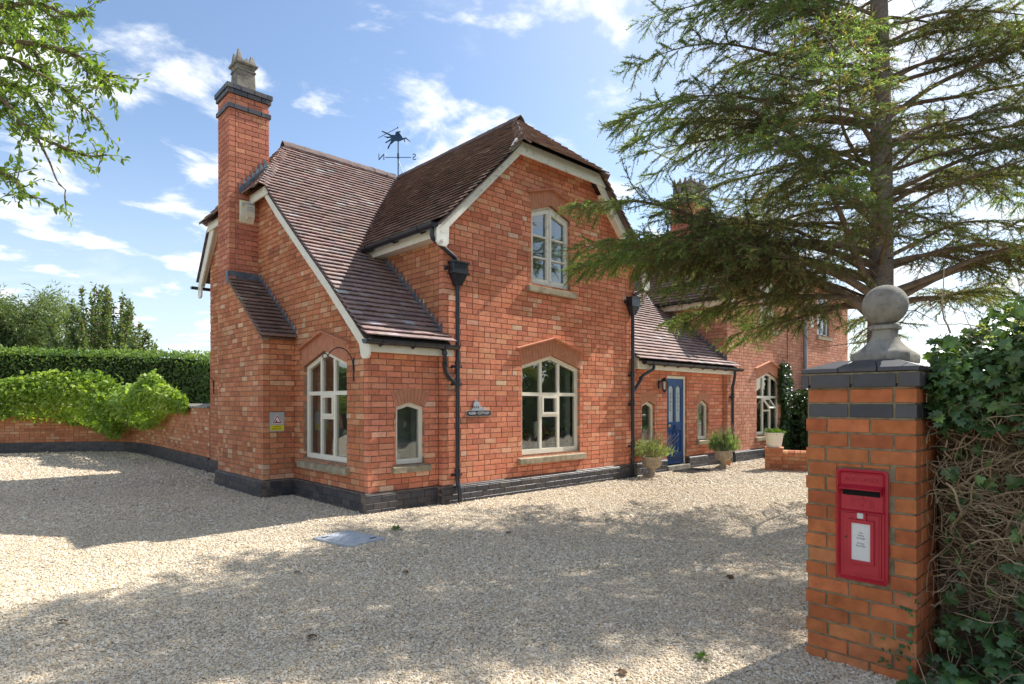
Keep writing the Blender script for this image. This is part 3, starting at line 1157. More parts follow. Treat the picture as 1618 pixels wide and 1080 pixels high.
backing('wall', F_ext, ext_poly, [ext_hole], M['mortar'], RW)
# plain walls that close the house behind
mb = MB()
mb.box((0.25, 6.3, 0), (14.56, 6.56, 4.6))
mb.box((5.6, -0.09, 0), (5.925, 1.9, 4.0)).box((14.2, -0.09, 0), (14.555, 6.3, 4.0)).box((18.6, 0.2, 0), (18.92, 7, 5.2))
mb.build('rear_wall', M['arch'], RW)

# arches, windows
arch(F_gab, *wL[:2], *wL[3:], HB, EB, 11, True, RW)
arch(F_main, *wM[:2], *wM[3:], HB, EB, 11, True, RW)
arch(F_main, *wU[:2], *wU[3:], HB, EB, 8, True, RW)
arch(F_low, *wS[:2], *wS[3:], HS, ES, 5, False, RW)
arch(F_low, *wP1[:2], *wP1[3:], HS, ES, 5, False, RW)
arch(F_low, *wP2[:2], *wP2[3:], HS, ES, 5, False, RW)
arch(F_main, *dxw(wM)[:2], *wM[3:], HB, EB, 11, True, RW)
arch(F_main, *dxw(wU)[:2], *wU[3:], HB, EB, 8, True, RW)
big_window(F_gab, *wL, RW, grow=(0.0, 0.6))
big_window(F_main, *wM, RW)
casement_window(F_main, *wU, RW)
small_window(F_low, *wS, RW, depth=0.57, grow=(0.05, 0.22))
small_window(F_low, *wP1, RW)
small_window(F_low, *wP2, RW)
big_window(F_main, *dxw(wM), RW, open_vent=True)
casement_window(F_main, *dxw(wU), RW)
# sash in the far range
mb = MB()
for a in ((16.1, 3.62, 16.16, 4.95), (17.09, 3.62, 17.15, 4.95), (16.16, 3.62, 17.09, 3.7), (16.16, 4.89, 17.09, 4.95), (16.16, 4.26, 17.09, 4.32), (16.60, 3.7, 16.65, 4.26), (16.60, 4.32, 16.65, 4.89)):
    F_ext.box(mb, *a, -0.07, -0.13)
wsash = mb.build('window', M['white'], RW)
for a, b, c, d in ((16.16, 16.6, 3.7, 4.26), (16.65, 17.09, 3.7, 4.26), (16.16, 16.6, 4.32, 4.89), (16.65, 17.09, 4.32, 4.89)):
    glaze(F_ext, a, b, c, d, -0.1, wsash)
sill(F_ext, 16.1, 17.15, 3.62, wsash)
room(F_ext, 16.1, 17.15, 3.62, 4.95, wsash)

# ---- plinth of blue bricks
def plinth(o, u, n, u0, u1, holes=(), mat='dark_mortar', kind='plinth', par=None, phase=0.0, z0=-0.03):
    fr = Frame(o, u, n)
    ivs = iv_minus([(u0, u1)], holes)
    for (a, b) in ivs:
        brick_rows(kind, fr, z0, 0.228, lambda z: [(a, b)], 'blue', H=0.0775, J=0.0085, depth=0.09, phase=phase, bond='plain', L=0.227)
        mb = MB()
        fr.box(mb, a, z0, b, 0.262, -0.012, -0.14)
        mb.build('plinth_core', M[mat], par)
        uu = a
        while uu < b - 0.02:
            w = min(0.228, b - uu)
            t = tone_of('blue')
            V = []
            for e in (uu + 0.004, uu + w - 0.004):
                V += [fr.p(e, 0.230, 0.0), fr.p(e, 0.238, 0.0), fr.p(e, 0.271, -0.050), fr.p(e, 0.2705, -0.1), fr.p(e, 0.230, -0.1)]
            V = np.array(V)
            F = [[(0, 1, 6, 5), (1, 2, 7, 6), (2, 3, 8, 7), (3, 4, 9, 8), (4, 0, 5, 9)], [(0, 4, 3, 2, 1), (5, 6, 7, 8, 9)]]
            CH.append((V, F, t, pxarea(np.array([V[1], V[6], V[7], V[2]])) + 1e-6, par))
            uu += w


CH = []
pl = lambda *a, **k: plinth(*a, par=RW, **k)
q = 0.045
pl((0, -q, 0), (1, 0, 0), (0, -1, 0), -q, X0 - q - 0.002)
pl((X0 - q, 0, 0), (0, 1, 0), (-1, 0, 0), -0.11 - q + 0.095, -q - 0.001)
pl((0, -0.11 - q, 0), (1, 0, 0), (0, -1, 0), X0 - q, X1 + q, phase=0.05)
pl((0, -q, 0), (1, 0, 0), (0, -1, 0), X1 + q + 0.002, X0 + DX - q - 0.002, holes=[(DU0 - 0.04, DU1 + 0.05)], phase=0.03)
pl((0, -0.11 - q, 0), (1, 0, 0), (0, -1, 0), X0 + DX - q, 14.6, phase=0.08)
pl((-q, 0, 0), (0, 1, 0), (-1, 0, 0), -q + 0.095, 2.281 - 0.002)
pl((0, 2.281, 0), (1, 0, 0), (0, -1, 0), -0.548 + 0.095, -q - 0.002)
pl((-0.548, 0, 0), (0, 1, 0), (-1, 0, 0), 2.281, 4.495, phase=0.04)
pl((-q, 0, 0), (0, 1, 0), (-1, 0, 0), 4.5, 6.6, phase=0.09)
flush_bricks('plinth', RW, M['blue_brick'], 'plinth_brick', 'plinth_brickwork')
CH.sort(key=lambda t: -t[3])
for V, F, t, a, par in CH:
    npobj('plinth_coping', V, F, M['blue_brick'], par, t)

# ---- chimney on the left gable
zt = 6.665
breast = [(2.326, 0.255), (4.45, 0.255), (4.45, zt), (3.864, zt), (3.864, 3.70), (2.326, 2.52)]
brick_rows('brick', F_cl, Z0, 3.58, region(breast, []), 'side', phase=0.03)
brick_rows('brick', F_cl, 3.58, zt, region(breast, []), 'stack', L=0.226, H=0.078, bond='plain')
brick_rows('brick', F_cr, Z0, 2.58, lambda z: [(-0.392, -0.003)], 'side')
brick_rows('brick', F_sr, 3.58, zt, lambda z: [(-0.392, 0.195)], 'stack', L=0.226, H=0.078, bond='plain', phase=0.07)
brick_rows('brick', F_cl, 6.752, 6.92, lambda z: [(3.864, 4.45)], 'stack', L=0.226, H=0.078, bond='plain', phase=0.05)
brick_rows('brick', F_sr, 6.752, 6.92, lambda z: [(-0.392, 0.195)], 'stack', L=0.226, H=0.078, bond='plain', phase=0.02)
mb = MB()
mb.prism([F_cl.p(u, z, -0.01) for u, z in [(2.337, 0.2), (4.44, 0.2), (4.44, 7.06), (3.875, 7.06), (3.875, 3.68), (2.337, 2.50)]], (0.49, 0, 0))
mb.box((-0.1, 3.875, 3.6), (0.185, 4.44, 7.06))
chim = mb.build('chimney', M['mortar'], RW)
for (z0, z1, o, n) in ((6.668, 6.745, 0.028, 1), (6.925, 6.999, 0.03, 1), (7.005, 7.085, 0.05, 1)):
    f1 = Frame((-0.503 - o, 0, 0), (0, 1, 0), (-1, 0, 0))
    f2 = Frame((0, 3.864 - o, 0), (1, 0, 0), (0, -1, 0))
    f3 = Frame((0.195 + o, 0, 0), (0, 1, 0), (1, 0, 0))
    for fr, a, b in ((f1, 3.864 - o, 4.45 + o), (f2, -0.503 - o + 0.104, 0.195 + o - 0.104), (f3, 3.864 - o, 4.45 + o)):
        brick_rows('blue', fr, z0, z1, lambda z: [(a, b)], 'blue', H=z1 - z0, L=0.226, bond='plain', phase=random.choice([0, 0.1]), depth=0.1)
flush_bricks('blue', chim, M['blue_brick'], 'blue_brick', 'blue_brickwork')
mb = MB()
mb.box((-0.47, 3.9, 7.05), (0.16, 4.42, 7.10))
mb.build('flaunching', M['mortar_pillar'], chim)


def sq_ring(mb, c, r0, z0, r1, z1):
    x, y = c
    mb.hexa([(x - r0, y - r0, z0), (x + r0, y - r0, z0), (x + r0, y + r0, z0), (x - r0, y + r0, z0),
             (x - r1, y - r1, z1), (x + r1, y - r1, z1), (x + r1, y + r1, z1), (x - r1, y + r1, z1)])


def chimney_pot(c, z, h, r, parent, crown=True):
    mb = MB()
    sq_ring(mb, c, r * 1.02, z, r * 0.94, z + h * 0.50)
    sq_ring(mb, c, r * 1.04, z + h * 0.50, r * 1.04, z + h * 0.54)
    sq_ring(mb, c, r * 0.92, z + h * 0.54, r * 1.0, z + h * 0.64)
    sq_ring(mb, c, r * 1.16, z + h * 0.64, r * 1.22, z + h * 0.69)
    sq_ring(mb, c, r * 1.05, z + h * 0.69, r * 1.0, z + h * 0.76)
    if crown:
        for sx, sy in ((-1, -1), (1, -1), (1, 1), (-1, 1)):
            x, y = c[0] + sx * r * 0.68, c[1] + sy * r * 0.68
            w = r * 0.3
            zt_ = z + h * 0.76
            hh = h * (0.24 if (sx, sy) != (1, -1) else 0.16)
            mb.hexa([(x - w, y - w, zt_), (x + w, y - w, zt_), (x + w, y + w, zt_), (x - w, y + w, zt_),
                     (x - w * 0.45, y - w * 0.45, zt_ + hh), (x + w * 0.3, y - w * 0.3, zt_ + hh * 0.9), (x + w * 0.3, y + w * 0.3, zt_ + hh * 0.9), (x - w * 0.45, y + w * 0.45, zt_ + hh)])
    return mb.build('chimney_pot', M['pot'], parent, bevel=0.006)


chimney_pot((-0.16, 4.16), 7.09, 0.76, 0.165, chim)

# chimney standing on the right wing's ridge
c2 = MB()
c2.box((11.78, 1.96, 6.0), (12.70, 2.68, 7.62))
chim2 = c2.build('chimney', M['mortar'], RW)
for fr, a, b in ((Frame((11.76, 0, 0), (0, 1, 0), (-1, 0, 0)), 1.95, 2.70), (Frame((0, 1.95, 0), (1, 0, 0), (0, -1, 0)), 11.865, 12.72)):
    brick_rows('stack2', fr, 6.0, 7.35, lambda z: [(a, b)], 'stack', H=0.078)
for z0, o in ((6.85, 0.03), (7.35, 0.03), (7.435, 0.07), (7.52, 0.09)):
    for fr, a, b in ((Frame((11.76 - o, 0, 0), (0, 1, 0), (-1, 0, 0)), 1.95 - o, 2.70 + o), (Frame((0, 1.95 - o, 0), (1, 0, 0), (0, -1, 0)), 11.865 - o, 12.72 + o)):
        brick_rows('blue', fr, z0, z0 + 0.08, lambda z: [(a, b)], 'blue', H=0.08, bond='plain')
flush_bricks('stack2', chim2, M['brick'], 'brick', 'brickwork', 60)
flush_bricks('blue', chim2, M['blue_brick'], 'blue_brick', 'blue_brickwork', 60)
for k, (x, y) in enumerate(((11.97, 2.52), (11.97, 2.16), (12.42, 2.5), (12.42, 2.12))):
    chimney_pot((x, y), 7.60, 0.58, 0.14, chim2)

flush_bricks('brick', RW, M['brick'], 'brick', 'brickwork', 300)
# ------------------------------------------------------------------ roofs
VX = -0.16            # verge of the left gable
SA = Slope((0, 0, 0), (1, 0, 0), (0, 1, 0), [(y, z) for y, z in AF])       # h is the Y value itself
xv = lambda z: RX - (RZ - z) / MB_
HIPZ = 5.24
hipx = lambda z: VX + (z - HIPZ) * (0.86 - VX) / (6.64 - HIPZ)


def ivA(t):
    z = SA.hz(t)[1]
    a = VX if z < HIPZ else hipx(z)
    b = xv(z) if z > EZ else X0 - 0.01
    if SA.hz(t)[0] < -0.12: b = 1.30
    return [(a, b)] if b > a else []


def ivP(t):
    z = SA.hz(t)[1]
    if z > EZ:
        return [(2 * RX - xv(z), xv(z) + DX)]
    if SA.hz(t)[0] < -0.12: return [(X1 - 0.02, X0 + DX + 0.42)]
    return [(X1 + 0.01, X0 + DX - 0.01)]


tile_rows('tile', SA, ivA, 'tile')
deck('roof_deck', SA, ivA, RW, M['underlay'])
tile_rows('tile', SA, ivP, 'tile', t0=0.05)
deck('roof_deck', SA, ivP, RW, M['underlay'])
# rear slope and hip of the left range
SAb = Slope((0, 0, 0), (1, 0, 0), (0, 1, 0), [(4.75, 6.64), (6.1, 5.29), (7.0, 4.09)])
ivb = lambda t: [((VX if SAb.hz(t)[1] < HIPZ else hipx(SAb.hz(t)[1])), 14.6)]
deck('roof_deck', SAb, ivb, RW, M['ridge'], 12, below=0.0)
SAh = Slope((0, 0, 0), (0, 1, 0), (1, 0, 0), [(0.86, 6.64), (VX - 0.10, 5.17)])
kA = (4.75 - 3.27) / (6.64 - HIPZ)
ivh = lambda t: [(4.75 - (6.64 - SAh.hz(t)[1]) * kA, 4.75 + (6.64 - SAh.hz(t)[1]) * kA)]
tile_rows('tile', SAh, ivh, 'tile')
deck('roof_deck', SAh, ivh, RW, M['underlay'], 8)


def wing(dx, kind, pal):
    sl = Slope((RX + dx, 0, 0), (0, 1, 0), (-1, 0, 0), [(0, RZ), (RX - EX, EZ)])
    sr = Slope((RX + dx, 0, 0), (0, 1, 0), (1, 0, 0), [(0, RZ), (RX - EX, EZ)])
    HZ = 5.66

    def iv(t):
        z = sl.hz(t)[1]
        a = -0.40 if z < HZ else -0.40 + (z - HZ) * 1.19 / (RZ - HZ)
        return [(a, ya(z) if z < 6.6 else 4.75)]
    tile_rows(kind, sl, iv, pal)
    deck('roof_deck', sl, iv, RW, M['underlay'], 12)
    tile_rows(kind, sr, iv, pal)
    deck('roof_deck', sr, iv, RW, M['underlay'], 12)
    sh = Slope((0, 0, 0), (1, 0, 0), (0, 1, 0), [(0.79, RZ), (-0.47, RZ - 1.26 * 1.0 / 1.19 * 1.0)])
    zb = sh.z[-1]
    ivH = lambda t: [(RX + dx - (RZ - sh.hz(t)[1]) / MB_ * 1.0, RX + dx + (RZ - sh.hz(t)[1]) / MB_ * 1.0)]
    tile_rows(kind, sh, ivH, pal)
    deck('roof_deck', sh, ivH, RW, M['underlay'], 8)
    return sl, sr, sh


slB, srB, shB = wing(0, 'tile', 'tile_dark')
slD, srD, shD = wing(DX, 'tile', 'tile_dark')
# chimney shoulder
SC = Slope((0, 0, 0), (1, 0, 0), (0, -1, 0), [(-3.80, 3.66), (-2.21, 2.50)])
tile_rows('tile', SC, lambda t: [(-0.565, -0.004)], 'tile_dark')
deck('roof_deck', SC, lambda t: [(-0.55, -0.004)], RW, M['mortar'], 4, below=-0.015)
mb = MB()
P0, P1 = SC.p(-0.54, 0.0, -0.02), SC.p(-0.54, SC.len - 0.02, -0.02)
mb.hexa([P0 - (0.012, 0, 0.045), P1 - (0.012, 0, 0.045), P1 - (0.012, 0, 0), P0 - (0.012, 0, 0), P0 + (0.1, 0, -0.045), P1 + (0.1, 0, -0.045), P1 + (0.1, 0, 0), P0 + (0.1, 0, 0)])
mb.build('verge_mortar', M['mortar'], RW)
# far range roof
SE = Slope((0, 0, 0), (1, 0, 0), (0, -1, 0), [(-3.6, 8.2), (0.22, 5.1)])
deck('roof_deck', SE, lambda t: [(14.4, 19.05)], RW, M['underlay'], 4)
tile_rows('tile_far', SE, lambda t: [(14.4, 19.05)], 'tile_dark', gauge=0.2, w=0.33)
flush_tiles('tile', RW, M['tile'], 'roof_tile', 'roof_tiling')
flush_tiles('tile_far', RW, M['tile'], 'roof_tile', 'roof_tiling', 0)


def ridge_tiles(p0, p1, n, parent, r=0.125, ang=True):
    p0, p1 = np.array(p0, float), np.array(p1, float)
    d = (p1 - p0) / n
    t = d / np.linalg.norm(d)
    sd = np.cross(t, (0, 0, 1.0))
    sd /= np.linalg.norm(sd)
    upv = np.cross(sd, t)
    for k in range(n):
        a = p0 + d * k + upv * random.uniform(-0.004, 0.004)
        b = p0 + d * (k + 0.985) + upv * random.uniform(-0.004, 0.004)
        prof = [(-r, -r * 0.82), (-r * 0.55, -r * 0.2), (0, 0.03), (r * 0.55, -r * 0.2), (r, -r * 0.82)]
        V = []
        for e, lift in ((a, 0.0), (b, 0.006)):
            for x, z in prof:
                V.append(e + sd * x + upv * (z + 0.02 + lift))
            for x, z in prof:
                V.append(e + sd * x + upv * (z + lift))
        F = []
        for i in range(4):
            F += [(i, i + 1, 11 + i, 10 + i), (5 + i, 15 + i, 16 + i, 6 + i), (i, 5 + i, 6 + i, i + 1), (10 + i, 11 + i, 16 + i, 15 + i)]
        F += [(0, 10, 15, 5), (4, 9, 19, 14)]
        MB().add(V, F).build('ridge_tile', M['ridge'], parent, smooth=False)


ridge_tiles((0.80, 4.75, 6.70), (3.45, 4.75, 6.70), 9, RW)
ridge_tiles((3.62, 4.75, 6.70), (12.1, 4.75, 6.70), 20, RW)
ridge_tiles((RX, 0.70, RZ + 0.055), (RX, 4.68, RZ + 0.055), 13, RW)
ridge_tiles((RX + DX, 0.70, RZ + 0.055), (RX + DX, 2.0, RZ + 0.055), 4, RW)


def unit(v):
    v = np.array(v, float)
    return v / np.linalg.norm(v)


def bonnets(p0, p1, n, n1, n2, parent, w=0.12):
    """curved hip tiles down a hip from p0 (top) to p1; n1, n2: normals of the two slopes"""
    p0, p1, n1, n2 = np.array(p0, float), np.array(p1, float), unit(n1), unit(n2)
    t = unit(p1 - p0)
    na = unit(np.cross(n1, t))
    if na @ n2 > 0: na = -na
    nb = unit(np.cross(n2, t))
    if nb @ n1 > 0: nb = -nb
    nrm = unit(n1 + n2)
    for k in range(n):
        c = p0 + (p1 - p0) * (k + 0.95) / n
        V = []
        jj = random.uniform(-0.005, 0.005)
        for (s, lf) in ((0.02, 0.050), (-0.16, 0.010)):
            for th in (0.0, -0.014):
                for f in (-1, -0.55, 0, 0.55, 1):
                    side, nn = (na, n1) if f < 0 else (nb, n2)
                    if f == 0: nn = nrm
                    V.append(c + t * s + side * abs(f) * w + nn * (lf + jj + th) - nrm * 0.012 * f * f)
        F = []
        for i in range(4):
            F += [(i, i + 1, 11 + i, 10 + i), (5 + i, 15 + i, 16 + i, 6 + i), (i, 5 + i, 6 + i, i + 1)]
        F += [(0, 10, 15, 5), (4, 9, 19, 14)]
        MB().add(V, F).build('bonnet_tile', M['tile'], parent, tone=tone_of('tile'))


NL, NR, NF = (-MB_, 0, 1), (MB_, 0, 1), (0, -0.85, 1)
hipB0 = np.array([RX, 0.79, RZ])
hipBL, hipBR = np.array([xv(5.585), -0.47, 5.60]), np.array([2 * RX - xv(5.585), -0.47, 5.60])
for dx in (0, DX):
    bonnets(hipB0 + (dx, 0, 0), hipBL + (dx, 0, 0), 16, NL, NF, RW)
    bonnets(hipB0 + (dx, 0, 0), hipBR + (dx, 0, 0), 16, NR, NF, RW)
hipA0, hipA1 = np.array([0.86, 4.75, 6.64]), np.array([VX - 0.08, 3.18, 5.20])
bonnets(hipA0, hipA1, 20, (-1.37, 0, 1), (0, -0.93, 1), RW)
bonnets(hipA0, (VX - 0.08, 6.3, 5.20), 20, (-1.37, 0, 1), (0, 1.05, 1), RW)

# ---- bargeboards
def board(name, pts, plane, val, th, mat, parent=None):
    """outline in the vertical plane x=val ('x': points are (y,z)) or y=val ('y': (x,z))"""
    mb = MB()
    if plane == 'y':
        mb.prism([(a, val, z) for a, z in pts], (0, th, 0))
    else:
        mb.prism([(val, a, z) for a, z in pts], (th, 0, 0))
    return mb.build(name, M[mat], parent or RW, bevel=0.004)


def barge_set(dx, mat):
    mir = lambda p: [(2 * RX + dx - x, z) for x, z in p]
    L = [(1.13, 3.77), (1.14, 4.01), (2.53, 5.415), (2.57, 5.45), (2.57, 5.50), (2.43, 5.50), (2.36, 5.435), (2.24, 5.315), (0.935, 4.01), (0.915, 3.95), (0.92, 3.765), (0.965, 3.72), (1.085, 3.72)]
    L1 = [(x + dx, z) for x, z in L]
    a = board('bargeboard', L1, 'y', -0.30, 0.035, mat)
    c = board('bargeboard', [(2 * RX + 2 * dx - x + 0 * dx, z) for x, z in L1], 'y', -0.30, 0.035, mat)
    board('hip_fascia', [(2.30 + dx, 5.445), (4.80 + dx, 5.445), (4.66 + dx, 5.672), (2.44 + dx, 5.672)], 'y', -0.335, 0.03, mat)
    # soffit behind the boards
    mb = MB()
    for sx in (1, -1):
        f = lambda x: RX + dx + sx * (x - RX)
        mb.hexa([(f(1.02), -0.265, 4.00), (f(2.35), -0.265, 5.33), (f(2.35), -0.112, 5.33), (f(1.02), -0.112, 4.00),
                 (f(1.02), -0.265, 4.02), (f(2.35), -0.265, 5.35), (f(2.35), -0.112, 5.35), (f(1.02), -0.112, 4.02)])
    mb.box((2.56 + dx, -0.30, 5.575), (4.54 + dx, -0.112, 5.59))
    mb.build('soffit', M['cream'], RW)
    # roll bolt on the foot
    mb = MB()
    mb.lathe((0, 0, 0), [(0.026, 0), (0.026, 0.012)], 12)
    V = mb.v[0]
    mb.v[0] = np.array([(v[0] + 1.03 + dx, -0.301 - v[2], v[1] + 3.80) for v in V])
    mb.build('bolt', M['worn'], a)
    # verge course showing above the boards
    for sx in (1, -1):
        f = lambda x: RX + dx + sx * (x - RX)
        mb = MB()
        for (xa, z_a, xb, zb_) in ((0.92, 3.985, 2.32, 5.38),):
            mb.hexa([(f(xa), -0.395, z_a), (f(xb), -0.395, zb_), (f(xb), -0.26, zb_), (f(xa), -0.26, z_a),
                     (f(xa), -0.395, z_a + 0.022), (f(xb), -0.395, zb_ + 0.022), (f(xb), -0.26, zb_ + 0.022), (f(xa), -0.26, z_a + 0.022)])
        mb.build('verge_undercloak', M['ridge'], RW)


barge_set(0, 'worn')
barge_set(DX, 'worn')
# left gable boards follow the bell of the roof
yz = [(-0.12, 2.28), (0.18, 2.545), (0.91, 3.19), (1.75, 3.87), (2.7, 4.65), (3.22, 5.12)]
outer = [(y - 0.07, z + 0.045) for y, z in yz]
yz2 = [(-0.02, 2.12), (0.02, 2.27)] + [(y + 0.07, z - 0.07) for y, z in yz[1:]]
board('bargeboard', yz2 + outer[::-1] + [(-0.24, 2.33), (-0.235, 2.12), (-0.19, 2.07), (-0.07, 2.07)], 'x', -0.12, 0.035, 'cream')
board('bargeboard', [(5.90, 5.10), (6.07, 5.24), (6.95, 4.09), (7.0, 4.0), (7.0, 3.80), (6.95, 3.74), (6.84, 3.74), (6.79, 3.80), (6.79, 4.0)], 'x', -0.12, 0.035, 'cream')
mb = MB()
mb.hexa([(-0.085, 5.93, 5.10), (-0.085, 6.93, 3.99), (-0.003, 6.93, 3.99), (-0.003, 5.93, 5.10), (-0.085, 5.93, 5.12), (-0.085, 6.93, 4.01), (-0.003, 6.93, 4.01), (-0.003, 5.93, 5.12)])
mb.build('soffit', M['cream'], RW)
board('hip_fascia', [(3.02, 5.03), (6.3, 5.03), (6.2, 5.19), (3.14, 5.19)], 'x', -0.155, 0.03, 'cream')
mb = MB()
for (y0, z0), (y1, z1) in zip(outer[:-1], outer[1:]):
    mb.hexa([(-0.084, y0, z0 - 0.08), (-0.084, y1, z1 - 0.08), (-0.003, y1, z1 - 0.08), (-0.003, y0, z0 - 0.08), (-0.084, y0, z0 - 0.06), (-0.084, y1, z1 - 0.06), (-0.003, y1, z1 - 0.06), (-0.003, y0, z0 - 0.06)])
mb.build('soffit', M['cream'], RW)
# verge undercloak of the left gable
mb = MB()
ov = [(y - 0.066, z + 0.05) for y, z in yz]
for (y0, z0), (y1, z1) in zip(ov[:-1], ov[1:]):
    mb.hexa([(-0.165, y0, z0), (-0.165, y1, z1), (-0.02, y1, z1), (-0.02, y0, z0), (-0.165, y0, z0 + 0.02), (-0.165, y1, z1 + 0.02), (-0.02, y1, z1 + 0.02), (-0.02, y0, z0 + 0.02)])
mb.build('verge_undercloak', M['ridge'], RW)

# ---- eaves boards
def bx(name, a, b, mat, parent=None, bevel=0.003):
    return MB().box(a, b).build(name, M[mat], parent or RW, bevel=bevel)


bx('fascia', (-0.115, -0.17, 2.165), (1.325, -0.14, 2.325), 'cream')
bx('soffit', (-0.08, -0.139, 2.17), (1.165, -0.005, 2.185), 'cream')
bx('fascia', (X1 + 0.03, -0.17, 2.165), (X0 + DX + 0.34, -0.14, 2.325), 'cream')
bx('soffit', (X1 + 0.035, -0.139, 2.17), (X0 + DX - 0.005, -0.005, 2.185), 'cream')
board('eave_end', [(-0.20, 2.165), (-0.14, 2.165), (0.0, 2.165), (0.0, 2.52), (-0.20, 2.36)], 'x', X1 + 0.004, 0.025, 'cream')
for dx in (0, DX):
    bx('fascia', (EX + 0.045 + dx, -0.25, 3.86), (EX + 0.075 + dx, 1.70, 4.02), 'cream')
    bx('soffit', (EX + 0.08 + dx, -0.24, 3.865), (X0 - 0.004 + dx, 1.70, 3.88), 'cream')

# ---- rainwater goods
def gutter(p0, p1, out, parent=None, r=0.062, nb=3, endcap=True):
    p0, p1, out = np.array(p0, float), np.array(p1, float), np.array(out, float)
    mb = MB()
    n = 10
    V = []
    for e in (p0, p1):
        for rr in (r, r - 0.007):
            for k in range(n + 1):
                a = math.pi + math.pi * k / n
                V.append(e + out * rr * math.cos(a) + np.array([0, 0, rr * math.sin(a)]))
    m1 = n + 1
    F = []
    for k in range(n):
        F += [(k, k + 1, 2 * m1 + k + 1, 2 * m1 + k), (m1 + k, 3 * m1 + k, 3 * m1 + k + 1, m1 + k + 1)]
    F += [(0, 2 * m1, 3 * m1, m1), (n, m1 + n, 3 * m1 + n, 2 * m1 + n)]
    F += [tuple(range(0, m1)), tuple(range(2 * m1, 3 * m1))[::-1]]
    mb.add(V, F)
    g = mb.build('gutter', M['iron'], parent or RW, smooth=True)
    L = np.linalg.norm(p1 - p0)
    t = (p1 - p0) / L
    for k in range(nb):
        c = p0 + t * L * (k + 0.5) / nb
        mb = MB()
        V = []
        for e in (c - t * 0.014, c + t * 0.014):
            for rr in (r + 0.009, r + 0.001):
                for j in range(n + 1):
                    a = math.pi + math.pi * j / n
                    V.append(e + out * rr * math.cos(a) + np.array([0, 0, rr * math.sin(a)]))
        F = []
        for j in range(n):
            F += [(j, j + 1, 2 * m1 + j + 1, 2 * m1 + j), (j, m1 + j, m1 + j + 1, j + 1), (2 * m1 + j, 2 * m1 + j + 1, 3 * m1 + j + 1, 3 * m1 + j)]
        mb.add(V, F)
        mb.hexa([c - t * 0.012 - out * 0.10 + (0, 0, -0.02), c + t * 0.012 - out * 0.10 + (0, 0, -0.02), c + t * 0.012 - out * 0.02 + (0, 0, -r - 0.006), c - t * 0.012 - out * 0.02 + (0, 0, -r - 0.006),
                 c - t * 0.012 - out * 0.10 + (0, 0, -0.05), c + t * 0.012 - out * 0.10 + (0, 0, -0.05), c + t * 0.012 - out * 0.02 + (0, 0, -r - 0.025), c - t * 0.012 - out * 0.02 + (0, 0, -r - 0.025)])
        mb.build('gutter_bracket', M['iron'], g)
    return g


gutter((-0.20, -0.262, 2.315), (1.33, -0.262, 2.315), (0, -1, 0), nb=3, r=0.066)
gutter((X1 + 0.13, -0.262, 2.315), (X0 + DX + 0.46, -0.262, 2.315), (0, -1, 0), nb=8, r=0.066)
gutter((EX - 0.065, -0.33, 4.015), (EX - 0.065, 1.86, 4.015), (-1, 0, 0), nb=3, r=0.07)
gutter((EX - 0.05 + DX, -0.33, 4.045), (EX - 0.05 + DX, 1.86, 4.045), (-1, 0, 0), nb=3, r=0.068)
gutter((-0.24, 7.06, 4.0), (0.6, 7.06, 4.0), (0, 1, 0), nb=1, r=0.06)


def pipe(pts, r=0.035, name='downpipe', mat='iron', parent=None):
    return MB().tube(pts, r, 12).build(name, M[mat], parent or RW, smooth=True)


def smooth_path(pts, n=6):
    pts = [np.array(p, float) for p in pts]
    out = [pts[0]]
    for i in range(1, len(pts) - 1):
        a, b, c = pts[i - 1], pts[i], pts[i + 1]
        ra = b + (a - b) * min(0.5, 0.05 / np.linalg.norm(a - b))
        rc = b + (c - b) * min(0.5, 0.05 / np.linalg.norm(c - b))
        for k in range(n + 1):
            t = k / n
            out.append((1 - t) ** 2 * ra + 2 * t * (1 - t) * b + t * t * rc)
    return out + [pts[-1]]


def collar(par, c, ax=(0, 0, 1), r=0.045, h=0.05):
    c, ax = np.array(c, float), unit(ax)
    MB().tube([c - ax * h / 2, c + ax * h / 2], r, 12).build('pipe_collar', M['iron'], par, smooth=True)


def ears(par, x, y, z, yb):
    mb = MB()
    mb.tube([(x, y, z - 0.018), (x, y, z + 0.018)], 0.047, 12)
    mb.box((x - 0.085, y + 0.005, z - 0.02), (x - 0.04, yb, z + 0.02)).box((x + 0.04, y + 0.005, z - 0.02), (x + 0.085, yb, z + 0.02))
    mb.build('pipe_bracket', M['iron'], par)


def hopper(x, y, zb, yb, par):
    mb = MB()
    w = 0.135
    mb.hexa([(x - w, y - 0.085, zb + 0.17), (x + w, y - 0.085, zb + 0.17), (x + w, yb, zb + 0.17), (x - w, yb, zb + 0.17),
             (x - w, y - 0.085, zb + 0.33), (x + w, y - 0.085, zb + 0.33), (x + w, yb, zb + 0.33), (x - w, yb, zb + 0.33)])
    mb.hexa([(x - 0.05, y - 0.045, zb), (x + 0.05, y - 0.045, zb), (x + 0.05, yb, zb), (x - 0.05, yb, zb),
             (x - w + 0.01, y - 0.078, zb + 0.168), (x + w - 0.01, y - 0.078, zb + 0.168), (x + w - 0.01, yb, zb + 0.168), (x - w + 0.01, yb, zb + 0.168)])
    for z in (zb + 0.165, zb + 0.325):
        mb.box((x - w - 0.016, y - 0.10, z), (x + w + 0.016, yb - 0.002, z + 0.022))
    for sx in (-1, 1):
        mb.tube([(x + sx * (w + 0.03), y + 0.05, zb + 0.25), (x + sx * (w + 0.075), y + 0.05, zb + 0.25)], 0.035, 8)
    return mb.build('hopper', M['iron'], par)


